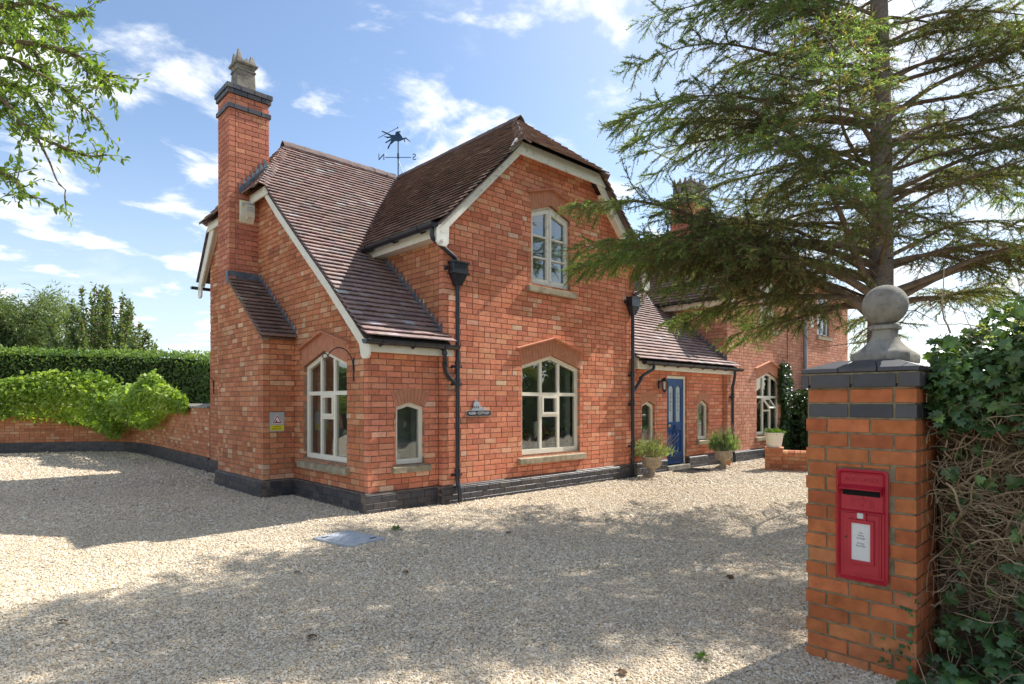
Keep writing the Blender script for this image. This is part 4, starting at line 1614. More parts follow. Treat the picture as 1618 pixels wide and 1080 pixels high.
def downpipe(x, y, ztop, yb, zs=(0.33, 1.0, 1.95, 2.9), shoe=True, par=None):
    pts = [(x, y, ztop), (x, y, 0.30)]
    if shoe:
        pts += [(x, y - 0.055, 0.20), (x, y - 0.055, 0.02)]
    p = pipe(smooth_path(pts), parent=par)
    for z in zs:
        if z < ztop:
            collar(p, (x, y, z + 0.06))
            ears(p, x, y, z, yb)
    return p


yp = -0.165
p1 = downpipe(1.40, yp, 3.35, -0.112, zs=(0.42, 1.76, 2.02))
hopper(1.40, yp, 3.22, -0.113, RW)
pipe(smooth_path([(EX - 0.05, -0.24, 4.0), (EX - 0.05, -0.24, 3.82), (1.36, yp, 3.62), (1.38, yp, 3.50)]), 0.034)
q1 = pipe(smooth_path([(1.10, -0.245, 2.29), (1.10, -0.245, 2.14), (1.16, -0.17, 1.96), (1.23, -0.165, 1.86), (1.385, yp, 1.76)]), 0.032)
collar(q1, (1.13, -0.215, 2.04), (0.06, 0.08, -0.2), 0.042)
collar(q1, (1.10, -0.245, 2.20), (0, 0, 1), 0.042)
# right of the main gable
p2 = downpipe(5.80, yp, 3.35, -0.112, zs=(0.62, 1.45, 2.02))
hopper(5.80, yp, 3.22, -0.113, RW)
pipe(smooth_path([(2 * RX - EX + 0.05, -0.24, 4.0), (2 * RX - EX + 0.05, -0.24, 3.82), (5.85, yp, 3.62), (5.82, yp, 3.5)]), 0.034)
gutter((2 * RX - EX + 0.05, -0.33, 4.045), (2 * RX - EX + 0.05, 1.86, 4.045), (1, 0, 0), nb=3, r=0.068)
q2 = pipe(smooth_path([(6.42, -0.245, 2.29), (6.42, -0.245, 2.17), (6.10, -0.19, 2.03), (6.02, -0.175, 1.90), (5.815, yp, 1.70)]), 0.032)
collar(q2, (6.06, -0.18, 1.97), (0.2, 0.05, 0.5), 0.042)
# right end of the porch
q3 = downpipe(9.97, yp, 1.9, -0.112, zs=(0.5, 1.62))
pipe(smooth_path([(9.93, -0.245, 2.29), (9.93, -0.245, 2.16), (9.99, -0.19, 2.0), (9.97, yp, 1.86)]), 0.034)
pipe([(14.47, -0.18, 0.0), (14.47, -0.18, 4.9)], 0.062, mat='grey_pipe', name='soil_pipe')
pipe([(14.66, 0.02, 0.3), (14.66, 0.02, 4.6)], 0.012, mat='iron', name='cable_pipe')
pipe([(13.35, -0.118, 2.7), (13.35, -0.118, 3.6)], 0.009, mat='iron', name='cable_pipe')
bx('meter_box', (14.54, -0.02, 4.2), (14.74, 0.055, 4.55), 'white')

# ---- stepped lead flashings
def stepped(fr, pts, parent, rise=0.0825, base=0.09, d=0.003, low=-0.02):
    """pts: polyline (u,z) running uphill along a slope; teeth follow the courses"""
    us = [p[0] for p in pts]
    zs = [p[1] for p in pts]
    z = zs[0]
    while z < zs[-1] - 0.01:
        z1 = min(z + rise, zs[-1])
        ua, ub = np.interp(z, zs, us), np.interp(z1, zs, us)
        mb = MB()
        poly = [(ua, z + low), (ub, z1 + low), (ub, z1 + base * 0.25), (ua, z1 + base * 1.1)]
        mb.prism([fr.p(u, zz, d) for u, zz in poly], fr.n * 0.004)
        mb.build('flashing', M['lead'], parent)
        z = z1


stepped(F_ret, [(y, za(y) + 0.03) for y in (-0.10, 0.18, 0.91, 1.75)], RW)
stepped(F_dret, [(y, za(y) + 0.03) for y in (-0.10, 0.18, 0.91, 1.75)], RW)
stepped(Frame((0, 0, 0), (0, 1, 0), (-1, 0, 0)), [(2.25, 2.55), (3.83, 3.70)], RW)
stepped(F_sr, [(-0.34, 5.19), (0.10, 5.72), (0.19, 5.80)], RW, rise=0.088, base=0.11)
mb = MB()
mb.box((-0.53, 3.845, 3.56), (-0.004, 3.862, 3.80))
mb.prism([(-0.53, 3.845, 3.64), (-0.004, 3.845, 3.64), (-0.004, 3.66, 3.585), (-0.53, 3.66, 3.585)], (0, 0, -0.012))
mb.box((-0.52, 3.86, 3.60), (-0.505, 4.0, 3.80))
mb.build('lead_apron', M['lead'], RW)
for (pa, pb) in (((xv(4.10), ya(4.10), 4.10), (RX - 0.05, 4.70, 6.60)),):
    pass

# ------------------------------------------------------------------ front door
fr = F_low
mb = MB()
d0, d1 = -0.045, -0.13
J = 0.06
fr.box(mb, DU0, 0.10, DU0 + J, DZ, d0, d1)
fr.box(mb, DU1 - J, 0.10, DU1, DZ, d0, d1)
fr.box(mb, DU0 + J, DZ - J, DU1 - J, DZ, d0, d1)
frame = mb.build('door_frame', M['cream'], RW, bevel=0.004)
a, b_, c, d = DU0 + J + 0.003, DU1 - J - 0.003, 0.125, DZ - J - 0.003
st = 0.105
mid = (a + b_) / 2
mw = 0.05
zl0, zl1 = 0.38, 0.86          # lower panels
zu0, zu1 = 1.05, 1.86          # glazed panels
o0, o1 = -0.06, -0.105
mb = MB()
fr.box(mb, a, c, a + st, d, o0, o1)
fr.box(mb, b_ - st, c, b_, d, o0, o1)
fr.box(mb, a + st, c, b_ - st, zl0, o0 - 0.001, o1)
fr.box(mb, a + st, zl1, b_ - st, zu0, o0 - 0.001, o1)
fr.box(mb, a + st, zu1, b_ - st, d, o0 - 0.001, o1)
fr.box(mb, mid - mw, zl0, mid + mw, zl1, o0 - 0.002, o1)
fr.box(mb, mid - mw, zu0, mid + mw, zu1, o0 - 0.002, o1)
door = mb.build('door', M['blue'], RW, bevel=0.004)
for (p, q_) in ((a + st, mid - mw), (mid + mw, b_ - st)):
    mb = MB()
    fr.box(mb, p, zl0, q_, zl1, o0 - 0.018, o1 + 0.005)
    fr.box(mb, p + 0.035, zl0 + 0.035, q_ - 0.035, zl1 - 0.035, o0 - 0.006, o1 + 0.01)
    mb.build('door_panel', M['blue'], door, bevel=0.006)
    mb = MB()
    fr.box(mb, p, zu0, q_, zu1, o0 - 0.022, o1 + 0.01)
    g = mb.build('door_glass', M['frost'], door)
    # curved heads of the glazing
    uc = (p + q_) / 2
    mb = MB()
    for sgn in (1, -1):
        pts = [(p if sgn > 0 else q_, zu1), (uc, zu1)]
        for k in range(5):
            t = k / 4
            pts.append((uc + (p - uc if sgn > 0 else q_ - uc) * t, zu1 - 0.001 - 0.06 * t * t))
        pts = [pts[0]] + pts[2:][::-1] + []
        mb.prism([fr.p(u, z, o0 - 0.003) for u, z in pts + [(uc, zu1)]], fr.n * -0.02)
    mb.build('door_glass_head', M['blue'], door)
    # etched pattern: stem with leaf diamonds
    mb = MB()
    dd = o0 - 0.0215
    fr.quad(mb, [(uc - 0.004, zu0 + 0.22), (uc + 0.004, zu0 + 0.22), (uc + 0.004, zu1 - 0.16), (uc - 0.004, zu1 - 0.16)], dd, dd + 0.002)
    for z in (zu0 + 0.25, zu0 + 0.34, zu0 + 0.44, zu0 + 0.53, zu0 + 0.62):
        for sgn in (-1, 1):
            w = 0.04 if z != zu0 + 0.44 else 0.055
            fr.quad(mb, [(uc, z - 0.012), (uc + sgn * w, z + 0.012), (uc + sgn * w * 0.9, z + 0.028), (uc, z + 0.018)], dd, dd + 0.002)
    mb.build('etched_pattern', M['grey_pipe'], g)
mb = MB()
mb.tube([fr.p(mid, 0.965, o0), fr.p(mid, 0.965, o0 + 0.02)], 0.026, 12)
mb.tube([fr.p(mid + 0.04 * math.sin(t), 0.935 - 0.05 + 0.05 * math.cos(t), o0 + 0.022) for t in np.linspace(-3.0, 3.0, 14)], 0.008, 6)
mb.build('door_knocker', M['black'], door, smooth=True)
mb = MB()
mb.tube([fr.p(a + 0.05, 0.97, o0), fr.p(a + 0.05, 0.97, o0 + 0.025)], 0.012, 10)
mb.tube([fr.p(a + 0.05, 0.97, o0 + 0.025), fr.p(a + 0.05, 0.97, o0 + 0.035), fr.p(a + 0.05, 0.97, o0 + 0.06), fr.p(a + 0.05, 0.97, o0 + 0.068)], [0.02, 0.036, 0.036, 0.015], 12)
mb.build('door_knob', M['brass'], door, smooth=True)
mb = MB()
fr.box(mb, a, 0.125, b_, 0.185, o0 + 0.012, o0 - 0.001)
mb.build('weather_bar', M['blue'], door, bevel=0.004)
mb = MB()
fr.box(mb, DU0 - 0.035, -0.02, DU1 + 0.045, 0.10, 0.065, -0.2)
mb.build('door_step', M['stone'], RW, bevel=0.012)
mb = MB()
mb.add([fr.p(DU0, 0.1, -0.2), fr.p(DU1, 0.1, -0.2), fr.p(DU1, DZ, -0.2), fr.p(DU0, DZ, -0.2)], [(0, 1, 2, 3)])
mb.build('hall', M['dark'], RW)
# ------------------------------------------------------------------ fixed to the cottage
# alarm box on the chimney
al = thing('alarm_box', 'cream burglar alarm box with blue lettering on the tall chimney', 'alarm box', (-0.21, 3.86, 4.68))
fa = Frame((-0.21, 3.862, 0), (1, 0, 0), (0, -1, 0))
mb = MB()
w = 0.125
mb.hexa([fa.p(-w, 4.68, 0.0), fa.p(w, 4.68, 0.0), fa.p(w, 5.08, 0.0), fa.p(-w, 5.08, 0.0), fa.p(-w, 4.80, 0.075), fa.p(w, 4.80, 0.075), fa.p(w, 5.06, 0.075), fa.p(-w, 5.06, 0.075)])
mb.build('box', M['alarm'], al, bevel=0.008)
text('lettering', 'YORKE', 0.062, fa, 0.035, 5.015, 0.0765, M['alarm_blue'], al, 0.85, 0.001)
for k in range(3):
    mb = MB()
    fa.box(mb, -0.015, 4.955 - 0.032 * k, 0.10, 4.962 - 0.032 * k, 0.0752, 0.077)
    mb.build('text_line', M['alarm_blue'], al)
for k in range(4):
    mb = MB()
    fa.box(mb, -0.10, 5.03 - 0.03 * k, -0.05, 5.045 - 0.03 * k, 0.0752, 0.077)
    mb.build('text_line', M['grey_pipe'] if k % 3 else M['yellow'], al)
mb = MB()
mb.tube([fa.p(0, 4.79, 0.03), fa.p(0, 4.74, 0.065)], 0.03, 10)
mb.build('strobe', M['alarm'], al)

# warning sign beside the chimney breast
ws = thing('warning_sign', 'grey wall sign with red warning triangle and yellow panel', 'sign', (-0.283, 2.32, 1.03))
fs = Frame((-0.283, 2.324, 0), (1, 0, 0), (0, -1, 0))
mb = MB()
fs.box(mb, -0.117, 1.03, 0.117, 1.335, 0.0, 0.008)
mb.build('board', M['alu'], ws, bevel=0.002)
mb = MB()
fs.box(mb, -0.108, 1.045, 0.108, 1.13, 0.0085, 0.0095)
mb.build('yellow_panel', M['yellow'], ws)
for sz, mt, d in ((0.088, 'white', 0.0085), (0.074, 'signred', 0.0097), (0.049, 'white', 0.0109)):
    mb = MB()
    uz = [(-sz, 1.205 - sz * 0.58), (sz, 1.205 - sz * 0.58), (0, 1.205 + sz * 1.12)]
    mb.prism([fs.p(u, z, d) for u, z in uz], fs.n * 0.001)
    mb.build('triangle', M[mt], ws)
mb = MB()
fs.quad(mb, [(-0.03, 1.185), (-0.004, 1.182), (-0.008, 1.205), (-0.022, 1.212)], 0.0119, 0.0125)
fs.quad(mb, [(-0.03, 1.176), (0.035, 1.176), (0.035, 1.181), (-0.03, 1.181)], 0.0119, 0.0125)
mb.build('pictogram', M['black'], ws)
text('lettering', 'CAUTION', 0.033, fs, 0, 1.106, 0.0098, M['black'], ws, 0.8, 0.0008)
text('lettering', 'DRIVE SLOWLY', 0.033, fs, 0, 1.070, 0.0098, M['black'], ws, 0.72, 0.0008)

# name plaque
pq = thing('house_nameplate', 'black oval nameplate lettered Glebe Cottage under a silver house emblem', 'name plate', (1.845, -0.13, 1.285))
fp = Frame((1.845, -0.112, 0), (1, 0, 0), (0, -1, 0))


def pill(hw, hh, zc, n=8):
    pts = []
    for k in range(n + 1):
        a = -math.pi / 2 + math.pi * k / n
        pts.append((hw - hh + hh * math.cos(a), zc + hh * math.sin(a)))
    for k in range(n + 1):
        a = math.pi / 2 + math.pi * k / n
        pts.append((-hw + hh + hh * math.cos(a), zc + hh * math.sin(a)))
    return pts


mb = MB(); mb.prism([fp.p(u, z, 0.0) for u, z in pill(0.250, 0.046, 1.325)], fp.n * 0.014); mb.build('plate_rim', M['steel'], pq)
mb = MB(); mb.prism([fp.p(u, z, 0.0142) for u, z in pill(0.244, 0.039, 1.325)], fp.n * 0.003); mb.build('plate', M['black'], pq)
text('lettering', '\u2022GLEBE \u2022 COTTAGE\u2022', 0.058, fp, 0, 1.325, 0.0175, M['white'], pq, 0.80, 0.0012)
mb = MB()
for uz in ([(-0.10, 1.378), (0.02, 1.378), (0.02, 1.45), (-0.10, 1.45)], [(-0.11, 1.45), (0.03, 1.45), (0.0, 1.505), (-0.08, 1.505)], [(-0.07, 1.505), (-0.05, 1.505), (-0.05, 1.53), (-0.07, 1.53)],
           [(0.022, 1.378), (0.08, 1.378), (0.08, 1.42), (0.022, 1.435)], [(0.085, 1.378), (0.12, 1.378), (0.115, 1.41), (0.095, 1.41)], [(-0.15, 1.373), (0.15, 1.373), (0.14, 1.3775), (-0.14, 1.3775)], [(-0.135, 1.378), (-0.105, 1.378), (-0.11, 1.40), (-0.13, 1.40)]):
    mb.prism([fp.p(u, z, 0.0) for u, z in uz], fp.n * 0.012)
em = mb.build('house_emblem', M['steel'], pq)
mb = MB()
for u in (-0.08, -0.045, -0.01):
    fp.box(mb, u - 0.008, 1.40, u + 0.008, 1.435, 0.0122, 0.0128)
mb.build('emblem_window', M['black'], em)

# hanging basket brackets
def hang_bracket(x, y, z, s, label):
    t = thing('hanging_bracket', label, 'bracket', (x, y, z), 'hanging basket brackets')
    mb = MB()
    mb.box((x - 0.012, y - 0.012, z - 0.05 * s), (x, y + 0.012, z + 0.26 * s))
    mb.build('wall_plate', M['iron'], t)
    mb = MB()
    pts = [(x - 0.012, y, z + 0.10 * s)]
    for k in range(13):
        a = math.radians(0 + 150 * k / 12)
        pts.append((x - 0.012 - 0.19 * s * (1 - math.cos(a)), y, z + 0.14 * s + 0.24 * s * math.sin(a)))
    e = pts[-1]
    for k in range(1, 12):
        a = math.radians(-120 - 27 * k)
        pts.append((e[0] - 0.035 * s + 0.035 * s * math.cos(math.radians(k * -28)), y, e[2] + 0.035 * s * math.sin(math.radians(k * 28))))
    mb.tube(pts, 0.0075, 6)
    mb.build('arm', M['iron'], t, smooth=True)


hang_bracket(-0.002, 0.375, 1.84, 1.05, 'black scrolled hanging basket bracket beside the big left gable window')
hang_bracket(-0.002, 6.32, 1.72, 0.9, 'black hanging basket bracket beyond the chimney above the garden wall')

# lantern by the door
ln = thing('wall_lantern', 'black wall lantern with glass sides beside the blue front door', 'lantern', (6.98, -0.02, 1.70))
x, y = 6.98, -0.14
mb = MB(); mb.box((x - 0.035, -0.025, 1.78), (x + 0.035, -0.002, 1.96)); mb.tube([(x, -0.02, 1.9), (x, -0.09, 1.99), (x, y, 1.99)], 0.01, 8); mb.build('wall_plate', M['black'], ln)
mb = MB()
for z0, r0, z1, r1 in ((1.70, 0.02, 1.745, 0.05), (1.745, 0.055, 1.76, 0.055), (1.93, 0.068, 1.945, 0.068), (1.945, 0.066, 1.99, 0.03), (1.99, 0.03, 2.02, 0.012)):
    mb.lathe((x, y, 0), [(r0, z0), (r1, z1)], 6)
for k in range(6):
    a = k * math.pi / 3
    mb.tube([(x + 0.052 * math.cos(a), y + 0.052 * math.sin(a), 1.758), (x + 0.063 * math.cos(a), y + 0.063 * math.sin(a), 1.932)], 0.006, 5)
mb.build('cage', M['black'], ln)
mb = MB(); mb.lathe((x, y, 0), [(0.047, 1.761), (0.058, 1.929)], 6); mb.build('lantern_glass', M['glass'], ln)
mb = MB(); mb.tube([(x, y, 1.765), (x, y, 1.85)], 0.011, 8); mb.build('candle', M['white'], ln)

# weather vane on the ridge junction
vb = np.array([3.50, 4.72, 6.72])
wv = thing('weather_vane', 'blue metal weather vane with running horse and letters N and S', 'weather vane', vb)
dep = float((vb - CAM) @ FWD)
mb = MB(); mb.tube([vb - (0, 0, 0.12), vb + (0, 0, 1.02)], 0.014, 8); mb.tube([vb + (0, 0, 0.4), vb + (0, 0, 0.52)], 0.024, 8); mb.build('mast', M['vane'], wv)
fv = Frame(vb, RGT, -FWD)
mb = MB(); mb.tube([fv.p(-0.30, 0.43, 0), fv.p(0.30, 0.43, 0)], 0.009, 6); mb.build('compass_arm', M['vane'], wv)
fback = Frame(vb, -RGT, FWD)
text('letter', 'N', 0.21, fback, 0.385, 0.43, -0.01, M['lead'], wv, 1.0, 0.006)
text('letter', 'S', 0.21, fback, -0.375, 0.43, -0.01, M['lead'], wv, 1.0, 0.006)
horse = [(-0.36, 0.965), (-0.26, 0.925), (-0.14, 0.87), (-0.06, 0.87), (-0.05, 0.93), (0.0, 0.955), (0.07, 0.955), (0.06, 0.93), (0.03, 0.925), (0.06, 0.89), (0.10, 0.83), (0.115, 0.80),
         (0.15, 0.80), (0.19, 0.815), (0.30, 0.71), (0.29, 0.705), (0.18, 0.785), (0.165, 0.77), (0.175, 0.71), (0.155, 0.705), (0.14, 0.765), (0.09, 0.745), (0.03, 0.72), (-0.06, 0.73), (-0.11, 0.69),
         (-0.17, 0.64), (-0.21, 0.55), (-0.24, 0.55), (-0.225, 0.60), (-0.19, 0.66), (-0.15, 0.74), (-0.22, 0.71), (-0.28, 0.675), (-0.29, 0.70), (-0.20, 0.755), (-0.14, 0.80), (-0.24, 0.795), (-0.33, 0.84), (-0.24, 0.83), (-0.16, 0.835), (-0.25, 0.885), (-0.37, 0.945)]
mb = MB(); mb.prism([fv.p(u * 1.0 - 0.01, z + 0.08, -0.005) for u, z in horse], fv.n * 0.010); mb.build('horse', M['vane'], wv)
mb = MB(); mb.tube([fv.p(-0.46, 0.88, 0.0), fv.p(-0.02, 1.11, 0.0)], 0.007, 5); mb.tube([fv.p(-0.02, 1.11, 0), fv.p(0.0, 1.12, 0)], 0.02, 6); mb.build('lance', M['vane'], wv)
mb = MB(); mb.tube([fv.p(0.01, 0.35, -0.02), fv.p(0.13, 0.02, -0.02)], 0.012, 6); mb.build('brace', M['white'], wv)

# ------------------------------------------------------------------ gate pillar
PX0, PX1, PY0, PY1 = -0.397, 0.19, -6.35, -5.79
pil = thing('gate_pillar', 'brick gate pillar with blue brick bands and stone ball finial', 'gate pillar', (-0.1, -6.07, 0))
fpf = Frame((PX0, 0, 0), (0, 1, 0), (-1, 0, 0))
fpr = Frame((0, PY0, 0), (1, 0, 0), (0, -1, 0))
fpl = Frame((0, PY1, 0), (1, 0, 0), (0, 1, 0))
ph = 0.0845
hole = [(-6.228, 0.49), (-5.958, 0.49), (-5.958, 1.149), (-6.228, 1.149)]
PK = dict(L=0.2115, H=0.0725, J=0.012, bond='plain', depth=0.1, jit=0.0022)
zb0 = 1.413 - 17 * ph
for k in range(18):
    z0 = zb0 + ph * (k if k < 17 else 18)
    off = 0.1118 if k % 2 else 0.0
    for fr, a, b, hl in ((fpf, PY0, PY1, [hole]), (fpr, PX0 + 0.112, PX1, []), (fpl, PX0 + 0.112, PX1, [])):
        brick_rows('pillar', fr, z0, z0 + 0.0725, region([(a, -1), (b, -1), (b, 3), (a, 3)], hl), 'pillar', phase=off, **PK)
for z0, o in ((1.413, 0.0), (1.5815, 0.02)):
    for fr, a, b in ((fpf, PY0 - o, PY1 + o), (fpr, PX0 + 0.112 - o, PX1 + o), (fpl, PX0 + 0.112 - o, PX1 + o)):
        f2 = Frame(fr.o + fr.n * o, fr.u, fr.n)
        brick_rows('pillar_blue', f2, z0, z0 + 0.0725, lambda z: [(a, b)], 'blue', phase=0.11, **PK)
for u0_, u1_ in ((-6.226, -6.10), (-6.088, -5.96)):
    emit_brick('pillar', fpf, [(u0_, 1.130), (u1_, 1.130), (u1_, 1.148), (u0_, 1.148)], 0.0, 0.1, tone_of('pillar'))
MB().box((PX0 + 0.008, PY0 + 0.008, -0.05), (PX1 - 0.008, PY1 - 0.008, 1.66)).build('core', M['mortar_pillar'], pil)
flush_bricks('pillar', pil, M['pillar_brick'], 'brick', 'brickwork')
flush_bricks('pillar_blue', pil, M['blue_brick'], 'blue_brick', 'blue_brickwork')
# splayed blue capping bricks
cx, cy = (PX0 + PX1) / 2, (PY0 + PY1) / 2
hx, hy = (PX1 - PX0) / 2 + 0.02, (PY1 - PY0) / 2 + 0.02


def cap_side(c0, c1, i0, i1, n):
    c0, c1, i0, i1 = map(np.array, (c0, c1, i0, i1))
    for k in range(n):
        t0, t1 = (k + 0.012) / n, (k + 1 - 0.012) / n
        L = lambda p, q, t: p + (q - p) * t
        a, b, c, d = L(c0, c1, t0), L(c0, c1, t1), L(i0, i1, t1), L(i0, i1, t0)
        z = lambda p, h: np.array([p[0], p[1], h])
        mb = MB()
        mb.add([z(a, 1.667), z(b, 1.667), z(c, 1.667), z(d, 1.667), z(a, 1.690), z(b, 1.690), z(c, 1.742), z(d, 1.742)],
               [(0, 1, 2, 3), (4, 5, 6, 7), (0, 1, 5, 4), (1, 2, 6, 5), (2, 3, 7, 6), (3, 0, 4, 7)])
        mb.build('capping_brick', M['blue_brick'], pil, bevel=0.004, tone=tone_of('blue'))


i = 0.15
A = [(cx - hx, cy + hy), (cx - hx, cy - hy), (cx + hx, cy - hy), (cx + hx, cy + hy)]
I = [(cx - hx + i, cy + hy - i), (cx - hx + i, cy - hy + i), (cx + hx - i, cy - hy + i), (cx + hx - i, cy + hy - i)]
for k, n in enumerate((3, 3, 3, 3)):
    cap_side(A[k], A[(k + 1) % 4], I[k], I[(k + 1) % 4], n)
MB().box((cx - hx + 0.01, cy - hy + 0.01, 1.6), (cx + hx - 0.01, cy + hy - 0.01, 1.664)).box((cx - hx + i - 0.02, cy - hy + i - 0.02, 1.66), (cx + hx - i + 0.02, cy + hy - i + 0.02, 1.735)).build('cap_bed', M['mortar_pillar'], pil)
# ball finial
fx, fy = -0.10, -6.125
mb = MB()
prof = [(0.152, 1.725), (0.154, 1.765), (0.146, 1.783)] + [(0.056 + 0.090 * (1 - k / 9) ** 2.3, 1.783 + 0.137 * k / 9) for k in range(1, 10)] + [(0.071, 1.924), (0.073, 1.943), (0.06, 1.952)]
Vp, Fp = [], []
NS = [(-1, -0.72), (-0.72, -1), (0.72, -1), (1, -0.72), (1, 0.72), (0.72, 1), (-0.72, 1), (-1, 0.72)]
for r_, z_ in prof:
    for sx, sy in NS:
        Vp.append((fx + sx * r_, fy + sy * r_, z_))
for k in range(len(prof) - 1):
    for j in range(8):
        Fp.append((k * 8 + j, k * 8 + (j + 1) % 8, k * 8 + 8 + (j + 1) % 8, k * 8 + 8 + j))
Fp += [tuple(range(8)), tuple(len(Vp) - 8 + j for j in range(8))]
mb.add(Vp, Fp)
ped = mb.build('finial_base', M['stone'], pil, smooth=True)
mb = MB()
mb.lathe((fx, fy, 2.068), [(0.119 * math.cos(a), 0.119 * math.sin(a)) for a in np.linspace(-math.pi / 2 + 0.05, math.pi / 2 - 0.02, 22)], 32)
mb.build('finial_ball', M['stone'], pil, smooth=True)

# ------------------------------------------------------------------ post box
pb = thing('post_box', 'red cast iron post box set into the brick gate pillar', 'post box', (PX0, -6.095, 0.497))
fb = Frame((PX0, -5.963, 0.497), (0, -1, 0), (-1, 0, 0))


def rrect(u0, z0, u1, z1, r, n=5):
    pts = []
    for (cx_, cz_, a0) in ((u1 - r, z0 + r, -90), (u1 - r, z1 - r, 0), (u0 + r, z1 - r, 90), (u0 + r, z0 + r, 180)):
        for k in range(n + 1):
            a = math.radians(a0 + 90 * k / n)
            pts.append((cx_ + r * math.cos(a), cz_ + r * math.sin(a)))
    return pts


def ring(mb, out, inn, d0, d1, slope=0.0):
    n = len(out)
    V = [fb.p(*p, d0) for p in out] + [fb.p(*p, d1 - slope) for p in out] + [fb.p(*p, d1) for p in [(o[0] * 0.55 + q[0] * 0.45, o[1] * 0.55 + q[1] * 0.45) for o, q in zip(out, inn)]] + [fb.p(*p, d0) for p in inn]
    F = []
    for k in range(n):
        k2 = (k + 1) % n
        for j in range(3):
            F.append((j * n + k, j * n + k2, (j + 1) * n + k2, (j + 1) * n + k))
    mb.add(V, F)


mb = MB(); mb.prism([fb.p(u, z, -0.03) for u, z in rrect(0.004, 0.004, 0.256, 0.621, 0.018)], fb.n * 0.038); mb.build('casting', M['red'], pb)
mb = MB(); ring(mb, rrect(0, 0, 0.26, 0.625, 0.022), rrect(0.024, 0.024, 0.236, 0.601, 0.008), 0.004, 0.024, 0.006); mb.build('rim', M['red'], pb, smooth=True)
# upper panel with slot and hood
mb = MB(); fb.box(mb, 0.026, 0.395, 0.234, 0.598, 0.0082, 0.013); mb.build('upper_panel', M['red'], pb, bevel=0.002)
mb = MB(); fb.box(mb, 0.032, 0.478, 0.222, 0.515, 0.0132, 0.0142); mb.build('letter_slot', M['dark'], pb)
mb = MB()
mb.hexa([fb.p(0.020, 0.540, 0.010), fb.p(0.236, 0.540, 0.010), fb.p(0.236, 0.522, 0.010), fb.p(0.020, 0.522, 0.010),
         fb.p(0.022, 0.518, 0.048), fb.p(0.226, 0.518, 0.048), fb.p(0.226, 0.512, 0.046), fb.p(0.022, 0.512, 0.046)])
mb.prism([fb.p(0.226, 0.530, 0.012), fb.p(0.226, 0.515, 0.047), fb.p(0.226, 0.485, 0.012)], fb.u * 0.008)
mb.prism([fb.p(0.022, 0.530, 0.012), fb.p(0.022, 0.515, 0.047), fb.p(0.022, 0.485, 0.012)], fb.u * 0.006)
mb.build('slot_hood', M['red'], pb, bevel=0.0015)
text('lettering', 'POST OFFICE', 0.030, fb, 0.13, 0.566, 0.0135, M['red'], pb, 0.98, 0.0024)
text('cypher', 'E', 0.062, fb, 0.085, 0.435, 0.0135, M['red'], pb, 0.9, 0.0024)
text('cypher', 'R', 0.062, fb, 0.180, 0.430, 0.0135, M['red'], pb, 0.9, 0.0024)
text('cypher', 'II', 0.026, fb, 0.133, 0.423, 0.0135, M['red'], pb, 0.9, 0.0022)
mb = MB()
mb.prism([fb.p(u, z, 0.013) for u, z in ((0.117, 0.446), (0.149, 0.446), (0.154, 0.461), (0.143, 0.457), (0.138, 0.468), (0.133, 0.475), (0.128, 0.468), (0.123, 0.457), (0.112, 0.461))], fb.n * 0.003)
mb.build('crown_emblem', M['red'], pb)
mb = MB()
mb.hexa([fb.p(0.006, 0.386, 0.006), fb.p(0.254, 0.386, 0.006), fb.p(0.254, 0.400, 0.006), fb.p(0.006, 0.400, 0.006),
         fb.p(0.006, 0.386, 0.030), fb.p(0.254, 0.386, 0.030), fb.p(0.254, 0.390, 0.028), fb.p(0.006, 0.390, 0.028)])
mb.build('ledge', M['red'], pb, bevel=0.0015)
mb = MB(); fb.box(mb, 0.034, 0.034, 0.226, 0.384, 0.0082, 0.0145); dr = mb.build('door', M['red'], pb, bevel=0.002)
mb = MB(); fb.box(mb, 0.044, 0.046, 0.216, 0.378, 0.0148, 0.0185); mb.build('door_panel', M['red'], dr, bevel=0.002)
mb = MB()
for a in ((0.062, 0.100, 0.080, 0.345), (0.176, 0.100, 0.194, 0.345), (0.080, 0.100, 0.176, 0.118), (0.080, 0.325, 0.176, 0.345), (0.095, 0.3455, 0.108, 0.384), (0.142, 0.3455, 0.155, 0.384)):
    fb.box(mb, *a, 0.0186, 0.029)
mb.build('notice_frame', M['red'], dr, bevel=0.0015)
mb = MB(); fb.box(mb, 0.0802, 0.1182, 0.1758, 0.3248, 0.0188, 0.022); nt_ = mb.build('notice', M['paper'], dr)
mb = MB(); fb.box(mb, 0.1082, 0.352, 0.1418, 0.382, 0.0188, 0.022); mb.build('collection_tab', M['paper'], dr)
for k, s in enumerate(('The', 'Glebe', 'Cottage', '', 'Private', 'Post Box')):
    if s:
        text('lettering', s, 0.0135, fb, 0.128, 0.272 - 0.0145 * k, 0.0222, M['black'], dr, 1.0, 0.0004)
mb = MB(); mb.tube([fb.p(0.052, 0.24, 0.0185), fb.p(0.052, 0.24, 0.0205)], 0.006, 10); mb.build('keyhole', M['black'], dr)

